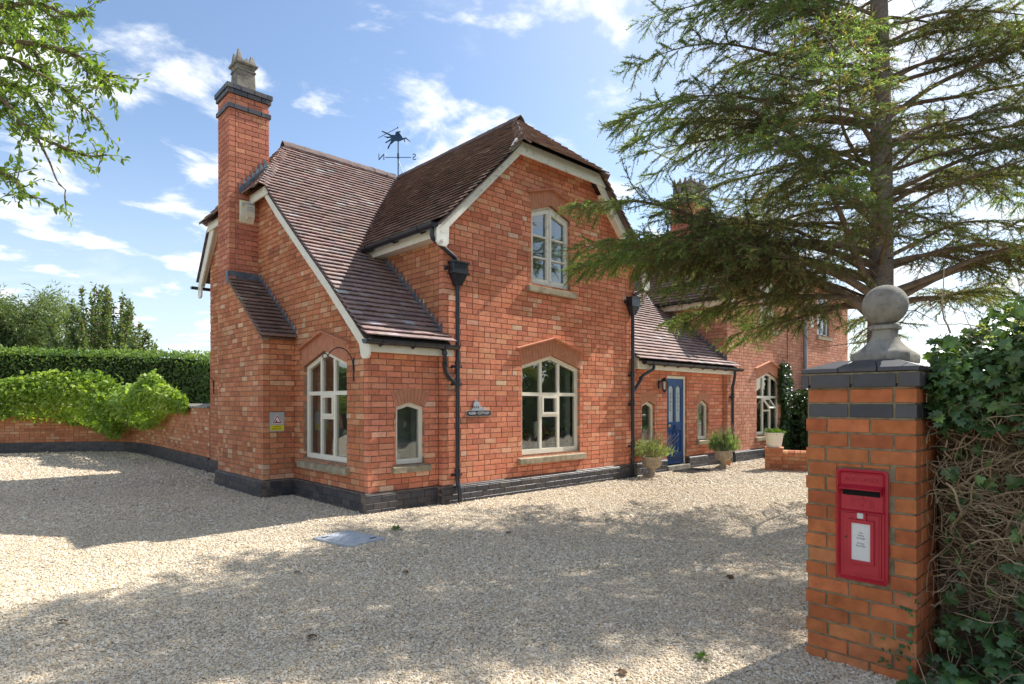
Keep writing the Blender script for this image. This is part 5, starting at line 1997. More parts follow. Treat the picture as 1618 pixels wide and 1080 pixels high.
# ------------------------------------------------------------------ garden wall
gw = thing('garden_wall', 'long curving brick garden wall with dark plinth left of the cottage', 'wall', (0, 9, 0))
GP = [(0.0, 6.62), (0.03, 8.4), (0.08, 10.4), (0.10, 12.2), (0.03, 13.1), (-0.18, 13.85), (-0.60, 14.5), (-1.3, 15.0), (-2.2, 15.42), (-3.4, 15.95), (-5.4, 16.85), (-9.0, 18.4)]
for (a, b) in zip(GP[:-1], GP[1:]):
    a, b = np.array([*a, 0.0]), np.array([*b, 0.0])
    L = np.linalg.norm(b - a)
    u = (b - a) / L
    n = np.array([-u[1], u[0], 0.0])
    fr = Frame(a, u, n)
    brick_rows('gwall', fr, 0.305, 1.36, lambda z: [(0.004, L - 0.004)], 'side')
    fr2 = Frame(a + n * 0.045, u, n)
    brick_rows('gplinth', fr2, -0.04, 0.295, lambda z: [(-0.012, L + 0.012)], 'blue', H=0.0755, J=0.0085, bond='plain')
    mb = MB()
    fr.box(mb, 0, -0.05, L, 0.30, 0.034, -0.2)
    mb.build('plinth_core', M['dark_mortar'], gw)
    mb = MB()
    fr.box(mb, 0, 0.301, L, 1.355, -0.009, -0.2)
    mb.build('wall_core', M['mortar'], gw)
    mb = MB()
    mb.prism([fr.p(-0.01, 1.36, 0.05), fr.p(-0.01, 1.36, -0.25), fr.p(-0.01, 1.40, -0.25), fr.p(-0.01, 1.46, -0.10), fr.p(-0.01, 1.40, 0.05)], u * (L + 0.02))
    mb.build('coping', M['stone'], gw)
flush_bricks('gwall', gw, M['brick'], 'brick', 'brickwork')
flush_bricks('gplinth', gw, M['blue_brick'], 'plinth_brick', 'plinth_brickwork')

# ------------------------------------------------------------------ low wall, urns and pots
lw = thing('low_wall', 'low weathered brick wall with an end pier near the right bay window', 'wall', (9.2, -1.6, 0))
ud = unit((0.36, -0.93, 0))
nn = np.array([ud[1], -ud[0], 0])
o = np.array([8.98, -1.40, 0.0])
fw = Frame(o, ud, nn)
fe = Frame(o, -nn, -ud)
brick_rows('low', fw, -0.02, 0.46, lambda z: [(0, 0.36)], 'side', L=0.215)
brick_rows('low', fe, -0.02, 0.46, lambda z: [(0.105, 0.36)], 'side', L=0.215)
fw2 = Frame(o - nn * 0.05, ud, nn)
brick_rows('low', fw2, -0.02, 0.36, lambda z: [(0.362, 2.6)], 'side', L=0.215)
mb = MB()
fw.box(mb, 0.008, -0.05, 0.352, 0.455, -0.008, -0.352)
fw2.box(mb, 0.353, -0.05, 2.6, 0.355, -0.009, -0.24)
mb.build('core', M['mortar'], lw)
mb = MB(); fw.box(mb, -0.012, 0.462, 0.372, 0.50, 0.012, -0.372); mb.build('pier_cap', M['arch'], lw, bevel=0.006)
k = 0.365
while k < 2.6:
    mb = MB()
    mb.prism([fw2.p(k, 0.362, 0.02), fw2.p(k, 0.362, -0.25), fw2.p(k, 0.40, -0.25), fw2.p(k, 0.435, -0.20), fw2.p(k, 0.445, -0.11), fw2.p(k, 0.435, -0.03), fw2.p(k, 0.40, 0.02)], ud * 0.108)
    mb.build('coping_brick', M['brick'], lw, tone=tone_of('side'))
    k += 0.115
flush_bricks('low', lw, M['brick'], 'brick', 'brickwork')

pt = thing('plant_pot', 'cream tub planter standing on the low wall pier', 'plant pot', (*(fw.p(0.18, 0.50, -0.18)),))
pc = fw.p(0.18, 0.5, -0.18)
MB().lathe(pc, [(0.145, 0.001), (0.19, 0.27), (0.205, 0.275), (0.205, 0.32), (0.18, 0.32), (0.175, 0.28)], 24).build('pot', M['cream'], pt, smooth=True)
MB().lathe(pc, [(0.17, 0.27), (0.16, 0.295)], 16).build('compost', M['soil'], pt)


def urn(x, y, label):
    t = thing('stone_urn', label, 'urn', (x, y, 0), 'stone urns either side of the door')
    mb = MB()
    mb.box((x - 0.135, y - 0.135, -0.01), (x + 0.135, y + 0.135, 0.045))
    mb.build('base', M['urn'], t, bevel=0.006)
    MB().lathe((x, y, 0), [(0.125, 0.045), (0.12, 0.06), (0.075, 0.085), (0.052, 0.125), (0.062, 0.15), (0.07, 0.155), (0.07, 0.165), (0.10, 0.175), (0.15, 0.21), (0.18, 0.26), (0.19, 0.33), (0.192, 0.37), (0.215, 0.385), (0.218, 0.405), (0.205, 0.412), (0.18, 0.40)], 28).build('bowl', M['urn'], t, smooth=True)
    n = 22
    mb = MB()
    for k in range(n):
        a = 2 * math.pi * k / n
        mb.tube([(x + r * math.cos(a), y + r * math.sin(a), z) for r, z in ((0.15, 0.212), (0.182, 0.26), (0.192, 0.33))], 0.009, 5)
    mb.build('fluting', M['urn'], t, smooth=True)
    MB().lathe((x, y, 0), [(0.19, 0.37), (0.15, 0.40)], 16).build('soil', M['soil'], t)
    return t


urn(6.16, -0.37, 'weathered stone urn on the gravel left of the blue door')
urn(8.60, -0.63, 'weathered stone urn right of the blue door by the small pot')
sp = thing('small_pot', 'tiny terracotta pot on the gravel behind the right urn', 'plant pot', (9.02, -0.52, 0))
MB().lathe((9.02, -0.52, 0), [(0.05, 0.0), (0.07, 0.11), (0.08, 0.112), (0.08, 0.14), (0.065, 0.14), (0.06, 0.10)], 16).build('pot', M['arch'], sp, smooth=True)

# metal grid mat
gm = thing('door_mat', 'dark metal grid mat lying before the front door', 'door mat', (7.62, -0.42, 0))
mb = MB()
for k in range(15):
    mb.box((7.24 + k * 0.052, -0.64, 0.010), (7.247 + k * 0.052, -0.20, 0.026))
for k in range(9):
    mb.box((7.24, -0.64 + k * 0.054, 0.012), (7.98, -0.633 + k * 0.054, 0.024))
mb.build('grid', M['mat'], gm)
mb = MB()
for a in (((7.225, -0.655, 0.008), (7.238, -0.185, 0.03)), ((7.976, -0.655, 0.008), (7.99, -0.185, 0.03)), ((7.239, -0.655, 0.008), (7.975, -0.642, 0.03)), ((7.239, -0.198, 0.008), (7.975, -0.185, 0.03))):
    mb.box(*a)
mb.build('rim', M['mat'], gm)
# manhole cover
mc = thing('manhole_cover', 'pale grey metal inspection cover set in the gravel', 'manhole cover', (-0.93, -1.22, 0))
ca, sa_ = math.cos(math.radians(10)), math.sin(math.radians(10))
R2 = lambda x, y, z: (-0.93 + x * ca - y * sa_, -1.22 + x * sa_ + y * ca, z)


def rbox(mb, x0, y0, z0, x1, y1, z1):
    mb.hexa([R2(x0, y0, z0), R2(x1, y0, z0), R2(x1, y1, z0), R2(x0, y1, z0), R2(x0, y0, z1), R2(x1, y0, z1), R2(x1, y1, z1), R2(x0, y1, z1)])


mb = MB(); rbox(mb, -0.21, -0.29, 0.0, 0.21, 0.29, 0.022); mb.build('plate', M['steel'], mc, bevel=0.003)
mb = MB()
for a in ((-0.235, -0.315, -0.212, 0.315), (0.212, -0.315, 0.235, 0.315), (-0.212, -0.315, 0.212, -0.292), (-0.212, 0.292, 0.212, 0.315)):
    rbox(mb, a[0], a[1], 0.0, a[2], a[3], 0.024)
mb.build('frame', M['steel'], mc)
mb = MB()
for i_ in range(13):
    for j_ in range(18):
        sgn = 1 if (i_ + j_) % 2 else -1
        cx_, cy_ = -0.18 + i_ * 0.03, -0.26 + j_ * 0.0305
        mb.hexa([R2(cx_ - 0.008, cy_ - sgn * 0.008 - 0.002, 0.022), R2(cx_ + 0.008, cy_ + sgn * 0.008 - 0.002, 0.022), R2(cx_ + 0.008, cy_ + sgn * 0.008 + 0.002, 0.022), R2(cx_ - 0.008, cy_ - sgn * 0.008 + 0.002, 0.022),
                 R2(cx_ - 0.008, cy_ - sgn * 0.008 - 0.001, 0.0245), R2(cx_ + 0.008, cy_ + sgn * 0.008 - 0.001, 0.0245), R2(cx_ + 0.008, cy_ + sgn * 0.008 + 0.001, 0.0245), R2(cx_ - 0.008, cy_ - sgn * 0.008 + 0.001, 0.0245)])
mb.build('tread', M['steel'], mc)
for x_, y_ in ((-0.15, 0.22), (0.15, -0.22)):
    mb = MB(); rbox(mb, x_ - 0.04, y_ - 0.012, 0.0222, x_ + 0.04, y_ + 0.012, 0.0262); mb.build('lifting_slot', M['dark'], mc)
# ------------------------------------------------------------------ foliage helpers
def nrmz(a):
    return a / (np.linalg.norm(a, axis=-1, keepdims=True) + 1e-9)


def rdir(n):
    return nrmz(rng.normal(size=(n, 3)))


# templates: x right, y along the leaf, z leaf normal
LEAF = (np.array([(0, 0, 0), (0.26, 0.38, 0.05), (0, 0.5, -0.02), (-0.26, 0.38, 0.05), (0.16, 0.75, 0.02), (-0.16, 0.75, 0.02), (0, 1, -0.06)]),
        np.array([(0, 1, 2), (0, 2, 3), (1, 4, 2), (2, 5, 3), (2, 4, 6), (2, 6, 5)]))
PLUM = (LEAF[0] * np.array([0.78, 1, 1.2]), LEAF[1])
SLIM = (np.array([(0, 0, 0), (0.10, 0.4, 0.02), (-0.10, 0.4, 0.02), (0, 1, -0.05)]), np.array([(0, 1, 2), (1, 3, 2)]))
IVY = (np.array([(0, 0.0, 0), (0.30, -0.12, -0.03), (0.56, 0.16, -0.06), (0.34, 0.36, 0.02), (0.42, 0.66, -0.04), (0.16, 0.66, 0.01), (0, 1.0, -0.08),
                 (-0.16, 0.66, 0.01), (-0.42, 0.66, -0.04), (-0.34, 0.36, 0.02), (-0.56, 0.16, -0.06), (-0.30, -0.12, -0.03), (0, 0.42, 0.07)]),
       np.array([(12, k, k + 1) for k in range(11)] + [(12, 11, 0)]))
BROAD = (np.array([(0, 0, 0), (0.36, 0.16, 0.03), (0.44, 0.5, -0.02), (0.2, 0.72, 0.02), (0, 1, -0.06), (-0.2, 0.72, 0.02), (-0.44, 0.5, -0.02), (-0.36, 0.16, 0.03), (0, 0.45, 0.06)]),
         np.array([(8, k, k + 1) for k in range(7)] + [(8, 7, 0)]))


def basis(axis, nrm):
    Y = nrmz(np.asarray(axis, float))
    X = nrmz(np.cross(Y, nrm))
    Z = np.cross(X, Y)
    return X, Y, Z


def leaves_geo(pos, axis, nrm, size, tpl):
    V0, F0 = tpl
    X, Y, Z = basis(axis, nrm)
    sz = np.asarray(size)[:, None, None]
    V = pos[:, None] + sz * (V0[None, :, 0:1] * X[:, None] + V0[None, :, 1:2] * Y[:, None] + V0[None, :, 2:3] * Z[:, None])
    n, k = len(pos), len(V0)
    F = (F0[None] + k * np.arange(n)[:, None, None]).reshape(-1, F0.shape[1])
    return V.reshape(-1, 3), F, k


def leaves(name, pos, axis, nrm, size, tone, tpl, mat, parent, **kw):
    V, F, k = leaves_geo(pos, axis, nrm, size, tpl)
    return npobj(name, V, F, mat, parent, np.repeat(tone, k, 0), **kw)


def leaf_parts(single, mass, pos, axis, nrm, size, tone, tpl, mat, parent, limit=300):
    """the largest leaves in view become parts of their own, the rest one mass"""
    x, y, d = proj(pos)
    inb = (x > -10) & (x < 1628) & (y > -10) & (y < 1090) & (d > 0.3)
    score = np.where(inb, np.asarray(size) / np.maximum(d, 0.3), 0)
    order = np.argsort(-score)
    ind = [i for i in order[:limit] if score[i] > 0]
    rest = np.setdiff1d(np.arange(len(pos)), ind)
    pal = tone[rng.integers(0, len(tone), 12)]
    cache = []
    for t in pal:
        me = npmesh(single, tpl[0], tpl[1], mat, t)
        cache.append(me)
    X, Y, Z = basis(axis, nrm)
    for i in ind:
        o = bpy.data.objects.new(single, cache[int(rng.integers(0, 12))])
        COL.objects.link(o)
        m4 = Matrix(((X[i][0], Y[i][0], Z[i][0], 0), (X[i][1], Y[i][1], Z[i][1], 0), (X[i][2], Y[i][2], Z[i][2], 0), (0, 0, 0, 1)))
        s = float(size[i])
        m4 = m4 @ Matrix.Diagonal((s, s, s, 1))
        m4.translation = Vector(pos[i] - wl(parent))
        o.parent = parent
        o.matrix_local = m4
    if len(rest):
        leaves(mass, pos[rest], axis[rest], nrm[rest], np.asarray(size)[rest], tone[rest], tpl, mat, parent, kind='stuff')


def clump(pos, f, seed=0.0):
    """slow 3-D variation 0..1 for clumps of older and younger growth"""
    p = pos * f + seed
    v = np.sin(p[:, 0] * 1.7 + 1.3 * np.sin(p[:, 1] * 1.1)) + np.sin(p[:, 1] * 1.9 + 1.7 * np.sin(p[:, 2] * 1.3)) + np.sin(p[:, 2] * 2.3 + 1.1 * np.sin(p[:, 0] * 1.6))
    return np.clip(v / 6 + 0.5, 0, 1)


def tones(pos, dark, light, f=1.2, seed=0.0, jit=0.18, extra=None):
    n = len(pos)
    c = clump(pos, f, seed)[:, None] * 0.65 + rng.random((n, 1)) * 0.35
    t = np.array(dark) * (1 - c) + np.array(light) * c
    t = t * (1 + rng.uniform(-jit, jit, (n, 1)))
    if extra:
        for col, p in extra:
            m_ = rng.random(n) < p
            t[m_] = np.array(col) * rng.uniform(0.8, 1.2, (m_.sum(), 1))
    return np.clip(t, 0, 1)


def along(path, n, spread):
    """n points along a polyline with gaussian spread"""
    P = np.array(path, float)
    L = np.concatenate([[0], np.cumsum(np.linalg.norm(np.diff(P, axis=0), axis=1))])
    s = rng.uniform(0, L[-1], n)
    Q = np.stack([np.interp(s, L, P[:, k]) for k in range(3)], 1)
    return Q + rng.normal(size=(n, 3)) * spread


def blob_core(name, c, r, mat, parent, seed=0, n=14, rough=0.18, **kw):
    V, F = [], []
    rs = np.random.default_rng(seed)
    ph = rs.uniform(0, 6, 9)
    for i in range(n + 1):
        th = math.pi * i / n
        for j in range(2 * n):
            a = math.pi * j / n
            k = 1 + rough * (math.sin(3 * a + ph[0]) * math.sin(2 * th + ph[1]) + 0.6 * math.sin(5 * a + ph[2]) * math.sin(4 * th + ph[3]))
            V.append((c[0] + r[0] * k * math.sin(th) * math.cos(a), c[1] + r[1] * k * math.sin(th) * math.sin(a), c[2] + r[2] * k * math.cos(th)))
    m_ = 2 * n
    for i in range(n):
        for j in range(m_):
            F.append((i * m_ + j, (i + 1) * m_ + j, (i + 1) * m_ + (j + 1) % m_, i * m_ + (j + 1) % m_))
    return npobj(name, np.array(V), np.array(F), mat, parent, smooth=True, **kw)


UP = np.array([0, 0, 1.0])

# ------------------------------------------------------------------ spruce
TX, TY = 4.92, -4.73
spruce = thing('spruce_tree', 'tall spruce with drooping sprays and bare grey trunk behind the gate pillar', 'spruce tree', (TX, TY, 0))
HT = 12.0
tr_pts = [(TX + 0.03 * math.sin(z * 0.9), TY + 0.03 * math.cos(z * 0.7), z) for z in np.linspace(-0.05, HT, 40)]
tr_r = [0.178 * (1 - z / (HT + 1.2)) ** 0.75 + (0.07 * math.exp(-z * 3) if z > 0 else 0.07) for z in np.linspace(0, HT, 40)]
MB().tube(tr_pts, tr_r, 16).build('trunk', M['bark'], spruce, smooth=True)
mb = MB()
for k in range(150):
    z_ = random.uniform(1.6, 8.5)
    a_ = random.uniform(0, 6.283)
    r_ = float(np.interp(z_, np.linspace(-0.05, HT, 40), tr_r))
    c_ = np.array([np.interp(z_, np.linspace(-0.05, HT, 40), [p[k2] for p in tr_pts]) for k2 in range(3)])
    o_ = np.array([math.cos(a_), math.sin(a_), random.uniform(-0.3, 0.4)])
    L_ = random.choice([0.04, 0.06, 0.1, 0.25, 0.5, 0.8])
    mb.tube([c_ + o_ * r_ * 0.8, c_ + o_ * (r_ + L_ * 0.5), c_ + o_ * (r_ + L_) - UP * L_ * random.uniform(0.0, 0.5)], [0.014 if L_ < 0.2 else 0.009, 0.009 if L_ < 0.2 else 0.006, 0.003], 5)
mb.build('dead_twigs', M['twig'], spruce, smooth=True, kind='stuff')
nd = 11
sv, sf, sm = [], [], []
for k in range(nd):
    y = 0.02 + 0.84 * k / (nd - 1)
    a = k * 2.39996
    dx, dz = math.cos(a), math.sin(a)
    ln_ = 0.25 * (1 - 0.35 * k / nd)
    w = 0.056
    b0 = len(sv)
    sv += [(-dz * w * 0.7, y - w * 0.7, dx * w * 0.7), (dz * w * 0.7, y + w * 0.7, -dx * w * 0.7), (dx * ln_, y + 0.20, dz * ln_)]
    sf.append((b0, b0 + 1, b0 + 2))
    sm += [0, 0, 0]
b0 = len(sv)
sv += [(-0.02, -0.05, 0), (0.02, -0.05, 0), (0, 0.95, 0), (0, -0.05, -0.02), (0, -0.05, 0.02)]
sf += [(b0, b0 + 1, b0 + 2), (b0 + 3, b0 + 4, b0 + 2)]
sm += [1] * 5
SPRAY = (np.array(sv), np.array(sf))
SPRAY_TW = np.array(sm, bool)
cam_az = math.atan2(-FWD[1], -FWD[0])
sp_pos, sp_ax, sp_sz, sp_t = [], [], [], []


def spray(p_, a_, s_, t):
    sp_pos.append(p_); sp_ax.append(a_); sp_sz.append(s_); sp_t.append(t)


def limb(z0, az, L, rise, sag, bare=0.3, dens=1.0, r0=0.04, hang=1.0):
    ca, sa = math.cos(az), math.sin(az)
    pts = []
    n = 18
    w1, w2, h1 = random.uniform(-0.12, 0.12), random.uniform(0, 6), random.uniform(0, 6)
    bend = random.uniform(-0.15, 0.15)
    for k in range(n + 1):
        t = k / n
        w = L * (bend * t * t + 0.035 * math.sin(5 * t + w2) * min(1, 4 * t))
        h = L * 0.018 * math.sin(7 * t + h1) * min(1, 4 * t)
        pts.append(np.array([TX + (ca * t * L - sa * w), TY + (sa * t * L + ca * w), z0 + L * (rise * t - sag * t * t) + h]))
    rad = [max(0.004, r0 * (1 - t / n) ** 1.25 + 0.004 + (0.02 * r0 / 0.04 if t == 0 else 0)) for t in range(n + 1)]
    mb = MB().tube(pts, rad, 7, cap=False)
    P = np.array(pts)
    s = 0.25 + bare * 0.35 * L
    side = 1
    step = 0.062 / dens
    while s < L * 0.99:
        t = s / L
        c = np.array([np.interp(t, np.linspace(0, 1, n + 1), P[:, k]) for k in range(3)])
        i0 = min(int(t * n), n - 1)
        tan = unit(P[i0 + 1] - P[i0])
        sd = unit(np.cross(tan, UP)) * side
        side = -side
        bl = (0.24 + 0.26 * L * (1 - t) ** 0.8 * min(1, t / 0.35)) * random.uniform(0.55, 1.2)
        d = unit(sd * random.uniform(0.5, 1.0) + tan * random.uniform(0.4, 1.0) + UP * random.uniform(-0.45, 0.55))
        q = c.copy()
        bp = [q.copy()]
        seg = max(3, int(bl / 0.12))
        st = bl / seg
        droop = random.uniform(0.02, 0.20) * hang
        for k in range(seg):
            d = unit(d - UP * droop * (0.5 + 0.9 * k / seg) + 0.10 * rng.normal(size=3))
            q = q + d * st
            bp.append(q.copy())
        if bl > 0.25:
            mb.tube(bp, [0.006 * (1 - 0.75 * k / seg) for k in range(seg + 1)], 4, cap=False)
        green = t > bare or random.random() < 0.3
        f0 = 0.0 if t > 0.55 else 0.22
        for k in range(seg):
            d_ = unit(bp[k + 1] - bp[k])
            for e in range(3):
                fr_ = 0.33 * e + random.random() * 0.35
                p_ = bp[k] + (bp[k + 1] - bp[k]) * fr_
                kk_ = (k + fr_) / seg
                if green and kk_ > f0:
                    spray(p_, d_ + 0.12 * rng.normal(size=3), random.uniform(0.085, 0.135), t)
                if random.random() < 0.9:
                    sgn = 1 if (k + e) % 2 else -1
                    s2 = unit(np.cross(d_, UP) + 1e-4) * sgn
                    a2 = unit(s2 * random.uniform(0.4, 1.0) + d_ * random.uniform(0.4, 0.9) - UP * random.uniform(-0.35, 0.9) * hang)
                    tl = random.uniform(0.06, 0.36) * (1.1 - 0.6 * kk_)
                    m2 = max(1, int(tl / 0.085))
                    pp = p_.copy()
                    for j in range(m2):
                        if green or random.random() < 0.4:
                            spray(pp.copy(), a2 + 0.1 * rng.normal(size=3), random.uniform(0.08, 0.13), t)
                        pp = pp + a2 * 0.085
                        a2 = unit(a2 - UP * 0.20 * hang + 0.12 * rng.normal(size=3))
        s += step * random.uniform(0.6, 1.4)
    for k in range(6):
        spray(P[-1] + unit(P[-1] - P[-2]) * 0.05 * (k - 2), unit(P[-1] - P[-2]) + 0.35 * rng.normal(size=3), 0.16, 1.0)
    mb.build('limb', M['twig'], spruce, smooth=True)


def az_of(right, depth):
    v = RGT * right + FWD * depth
    return math.atan2(v[1], v[0])


# the limbs one can make out in the photograph, then the rest of the whorls
limb(2.62, az_of(-1.0, -0.02), 4.1, 0.74, 0.40, bare=0.34, dens=0.95, r0=0.075, hang=1.2)
limb(2.75, az_of(-1.0, 0.30), 3.9, 0.60, 0.42, bare=0.28, dens=0.95, r0=0.055, hang=1.2)
limb(2.85, az_of(-0.95, -0.25), 3.7, 0.50, 0.38, bare=0.25, dens=0.88, r0=0.055, hang=1.1)
limb(2.80, az_of(-0.8, 0.7), 3.1, 0.30, 0.30, bare=0.25, dens=0.88, r0=0.05, hang=1.1)
limb(3.1, az_of(-0.9, 0.12), 4.0, 0.34, 0.30, bare=0.22, dens=1.02, r0=0.05, hang=1.5)
limb(3.05, az_of(-0.9, -0.1), 3.0, 0.24, 0.30, bare=0.22, dens=0.88, r0=0.04, hang=1.2)
limb(3.3, az_of(-1.0, -0.1), 4.1, 0.30, 0.28, bare=0.3, dens=1.02, r0=0.045, hang=1.6)
limb(3.45, az_of(-1.0, 0.2), 4.0, 0.30, 0.30, bare=0.3, dens=0.95, r0=0.045, hang=1.6)
limb(2.85, az_of(-1.0, 0.15), 2.5, 0.20, 0.28, bare=0.22, dens=0.88, r0=0.04, hang=1.2)
limb(2.75, az_of(1.0, -0.15), 4.1, 0.55, 0.22, bare=0.55, dens=0.7, r0=0.07)
limb(2.70, az_of(0.9, 0.5), 3.8, 0.35, 0.24, bare=0.4, dens=0.9, r0=0.05)
limb(2.9, az_of(-0.62, -0.35), 2.5, 0.95, 0.30, bare=0.5, dens=0.7, r0=0.055)
limb(2.85, az_of(-0.5, 0.9), 2.5, 0.12, 0.25, bare=0.3, dens=0.75, r0=0.035, hang=1.1)
limb(2.75, az_of(0.45, 0.9), 2.4, 0.08, 0.25, bare=0.3, dens=0.82, r0=0.035, hang=1.2)
limb(2.75, az_of(-0.9, 0.5), 1.9, 0.10, 0.28, bare=0.3, dens=0.82, r0=0.03, hang=1.2)
limb(2.9, az_of(0.75, -0.5), 2.9, 0.45, 0.3, bare=0.6, dens=0.6, r0=0.045)
for z_, r_, d_, L_ in ((5.2, -1.0, -0.1, 3.5), (5.9, -1.0, 0.1, 3.3), (6.4, -1.0, -0.2, 3.1), (4.2, 1.0, 0.2, 3.6), (5.3, 1.0, -0.1, 3.4), (6.2, 1.0, 0.1, 3.2)):
    limb(z_, az_of(r_, d_), L_, 0.42, 0.40, bare=0.25, dens=0.65, r0=0.030, hang=0.9)
z = 3.3
while z < 11.3:
    for k in range(6 if z < 6.6 else 5):
        az = random.uniform(0, 2 * math.pi)
        dd_ = abs((az - cam_az + math.pi) % (2 * math.pi) - math.pi)
        if dd_ < 0.55 and z < 7.5:
            az += 1.2 * (1 if random.random() < 0.5 else -1)
        L = 4.1 * max(0.12, 1 - ((z - 2.3) / 10.6)) ** 0.62 * random.uniform(0.55, 1.05) * (1.0 if z < 6.3 else 0.80)
        limb(z + random.uniform(-0.16, 0.16), az, L, *random.choice(((0.25, 0.30), (0.45, 0.42), (0.65, 0.50), (0.35, 0.25), (0.15, 0.25))), bare=random.uniform(0.1, 0.4), dens=random.uniform(0.52, 0.85) if z < 6.6 else random.uniform(0.38, 0.6), r0=0.011 + 0.0058 * L, hang=random.uniform(0.6, 1.1))
    z += 0.40
sp_pos, sp_ax, sp_sz, sp_t = np.array(sp_pos), np.array(sp_ax), np.array(sp_sz), np.array(sp_t)
V, F, k_ = leaves_geo(sp_pos, sp_ax, rdir(len(sp_pos)), sp_sz, SPRAY)
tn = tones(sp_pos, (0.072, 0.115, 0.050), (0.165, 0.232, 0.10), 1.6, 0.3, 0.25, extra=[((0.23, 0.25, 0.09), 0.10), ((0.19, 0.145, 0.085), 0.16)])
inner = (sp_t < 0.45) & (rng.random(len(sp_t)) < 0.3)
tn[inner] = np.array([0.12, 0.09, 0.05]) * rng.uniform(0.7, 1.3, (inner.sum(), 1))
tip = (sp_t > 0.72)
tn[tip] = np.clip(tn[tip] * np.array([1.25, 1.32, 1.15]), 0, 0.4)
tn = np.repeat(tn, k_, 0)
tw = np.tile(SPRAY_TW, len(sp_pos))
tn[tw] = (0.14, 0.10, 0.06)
m_ = rng.choice(np.flatnonzero(sp_t < 0.7), 42000)
tw_p = sp_pos[m_] + rng.normal(size=(len(m_), 3)) * 0.06
TWIG = (np.array([(-0.008, 0, 0), (0.008, 0, 0), (0, 1, 0.0), (0, 0, -0.008), (0, 0, 0.008), (0.05, 1, 0.06)]), np.array([(0, 1, 2), (3, 4, 5)]))
leaves('fine_twigs', tw_p, sp_ax[m_] + rng.normal(size=(len(m_), 3)) * 0.75, rdir(len(m_)), rng.uniform(0.10, 0.22, len(m_)), np.array([[0.17, 0.125, 0.085]]) * rng.uniform(0.6, 1.4, (len(m_), 1)), TWIG, M['needle'], spruce, kind='stuff')
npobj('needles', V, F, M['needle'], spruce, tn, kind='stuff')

# ------------------------------------------------------------------ ivy hedge right of the pillar
ih = thing('ivy_hedge', 'overgrown ivy hedge with bare brown stems right of the gate pillar', 'hedge', (0.9, -7.6, 0))


def htop(x, y):
    s = np.clip((-6.35 - y) / 0.75, 0, 1)
    return 1.70 + 0.42 * s ** 0.8 + 0.22 * np.clip((x + 0.2) / 1.2, 0, 1) + 0.07 * np.sin(5 * x + 3 * y) + 0.05 * np.sin(9 * y - 4 * x)


gx, gy = np.meshgrid(np.linspace(-0.02, 2.3, 14), np.linspace(-6.375, -10.5, 22), indexing='ij')
Vt = np.stack([gx, gy, htop(gx, gy) - 0.22], -1).reshape(-1, 3)
Vb = Vt.copy(); Vb[:, 2] = 0.0
Vb[:, 0] += 0.02
n1, n2 = gx.shape
Fq = []
idx = lambda i, j: i * n2 + j
for i_ in range(n1 - 1):
    for j_ in range(n2 - 1):
        Fq.append((idx(i_, j_), idx(i_, j_ + 1), idx(i_ + 1, j_ + 1), idx(i_ + 1, j_)))
o_ = n1 * n2
for i_ in range(n1 - 1):
    for j_ in (0, n2 - 1):
        Fq.append((idx(i_, j_), idx(i_ + 1, j_), o_ + idx(i_ + 1, j_), o_ + idx(i_, j_)))
for j_ in range(n2 - 1):
    for i_ in (0, n1 - 1):
        Fq.append((idx(i_, j_), idx(i_, j_ + 1), o_ + idx(i_, j_ + 1), o_ + idx(i_, j_)))
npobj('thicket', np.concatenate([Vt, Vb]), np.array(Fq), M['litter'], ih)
# bare stems
mb = MB()
for k in range(1500):
    y = random.uniform(-8.4, -6.40) if k > 900 else random.uniform(-7.1, -6.40)
    zc = random.uniform(0.30, 1.62) if random.random() < 0.9 else random.uniform(1.5, 1.9)
    bulge = 0.20 * math.sin(max(0, min(1, (zc - 0.35) / 1.1)) * math.pi) ** 0.7
    x = 0.04 - bulge + random.uniform(-0.05, 0.14)
    d = unit((random.uniform(-0.7, 0.5), random.uniform(-1, 1), random.uniform(-0.45, 0.75)))
    p_ = np.array([x, y, zc])
    pts = [p_.copy()]
    for j in range(random.randint(4, 9)):
        d = unit(d + 0.30 * rng.normal(size=3) * np.array([0.6, 1, 0.9]))
        p_ = p_ + d * random.uniform(0.03, 0.085)
        p_[0] = max(p_[0], -0.28)
        if p_[1] > -6.37:
            p_[1] = -6.37
        pts.append(p_.copy())
    r = random.choice([0.0012, 0.0015, 0.0018, 0.0022, 0.003, 0.004, 0.0055, 0.010 if k % 8 == 0 else 0.002])
    mb.tube(pts, [r * (1 - 0.7 * j / len(pts)) for j in range(len(pts))], 5, cap=False)
mb.build('bare_stems', M['stem'], ih, smooth=True, kind='stuff')
# leaves: the crown, the front lip, and a few among the stems
n = 5200
px_ = rng.uniform(-0.28, 2.2, n) ** 1.0
py_ = -6.38 - rng.random(n) ** 1.4 * 3.6
pz_ = htop(px_, py_) - np.abs(rng.normal(0, 0.09, n))
A_ = np.stack([px_, py_, pz_], 1)
n = 2600
yy = -6.40 - rng.random(n) ** 1.3 * 2.2
zz_ = 1.34 + rng.random(n) ** 0.75 * (htop(-0.2, yy) - 1.30)
xx = -0.22 + 0.16 * (zz_ - 1.3) + rng.normal(0, 0.08, n)
B_ = np.stack([xx, yy, zz_], 1)
n = 330
C_ = np.stack([rng.uniform(-0.28, -0.05, n), rng.uniform(-7.6, -6.42, n), rng.uniform(0.3, 1.35, n)], 1)
n = 500
D_ = np.stack([rng.uniform(-0.30, 0.35, n), rng.uniform(-6.46, -6.34, n), rng.uniform(1.45, 1.85, n)], 1)
D_ = D_[(D_[:, 0] < -0.41) | (D_[:, 1] < -6.38)]
pos = np.concatenate([A_, B_, C_, D_])
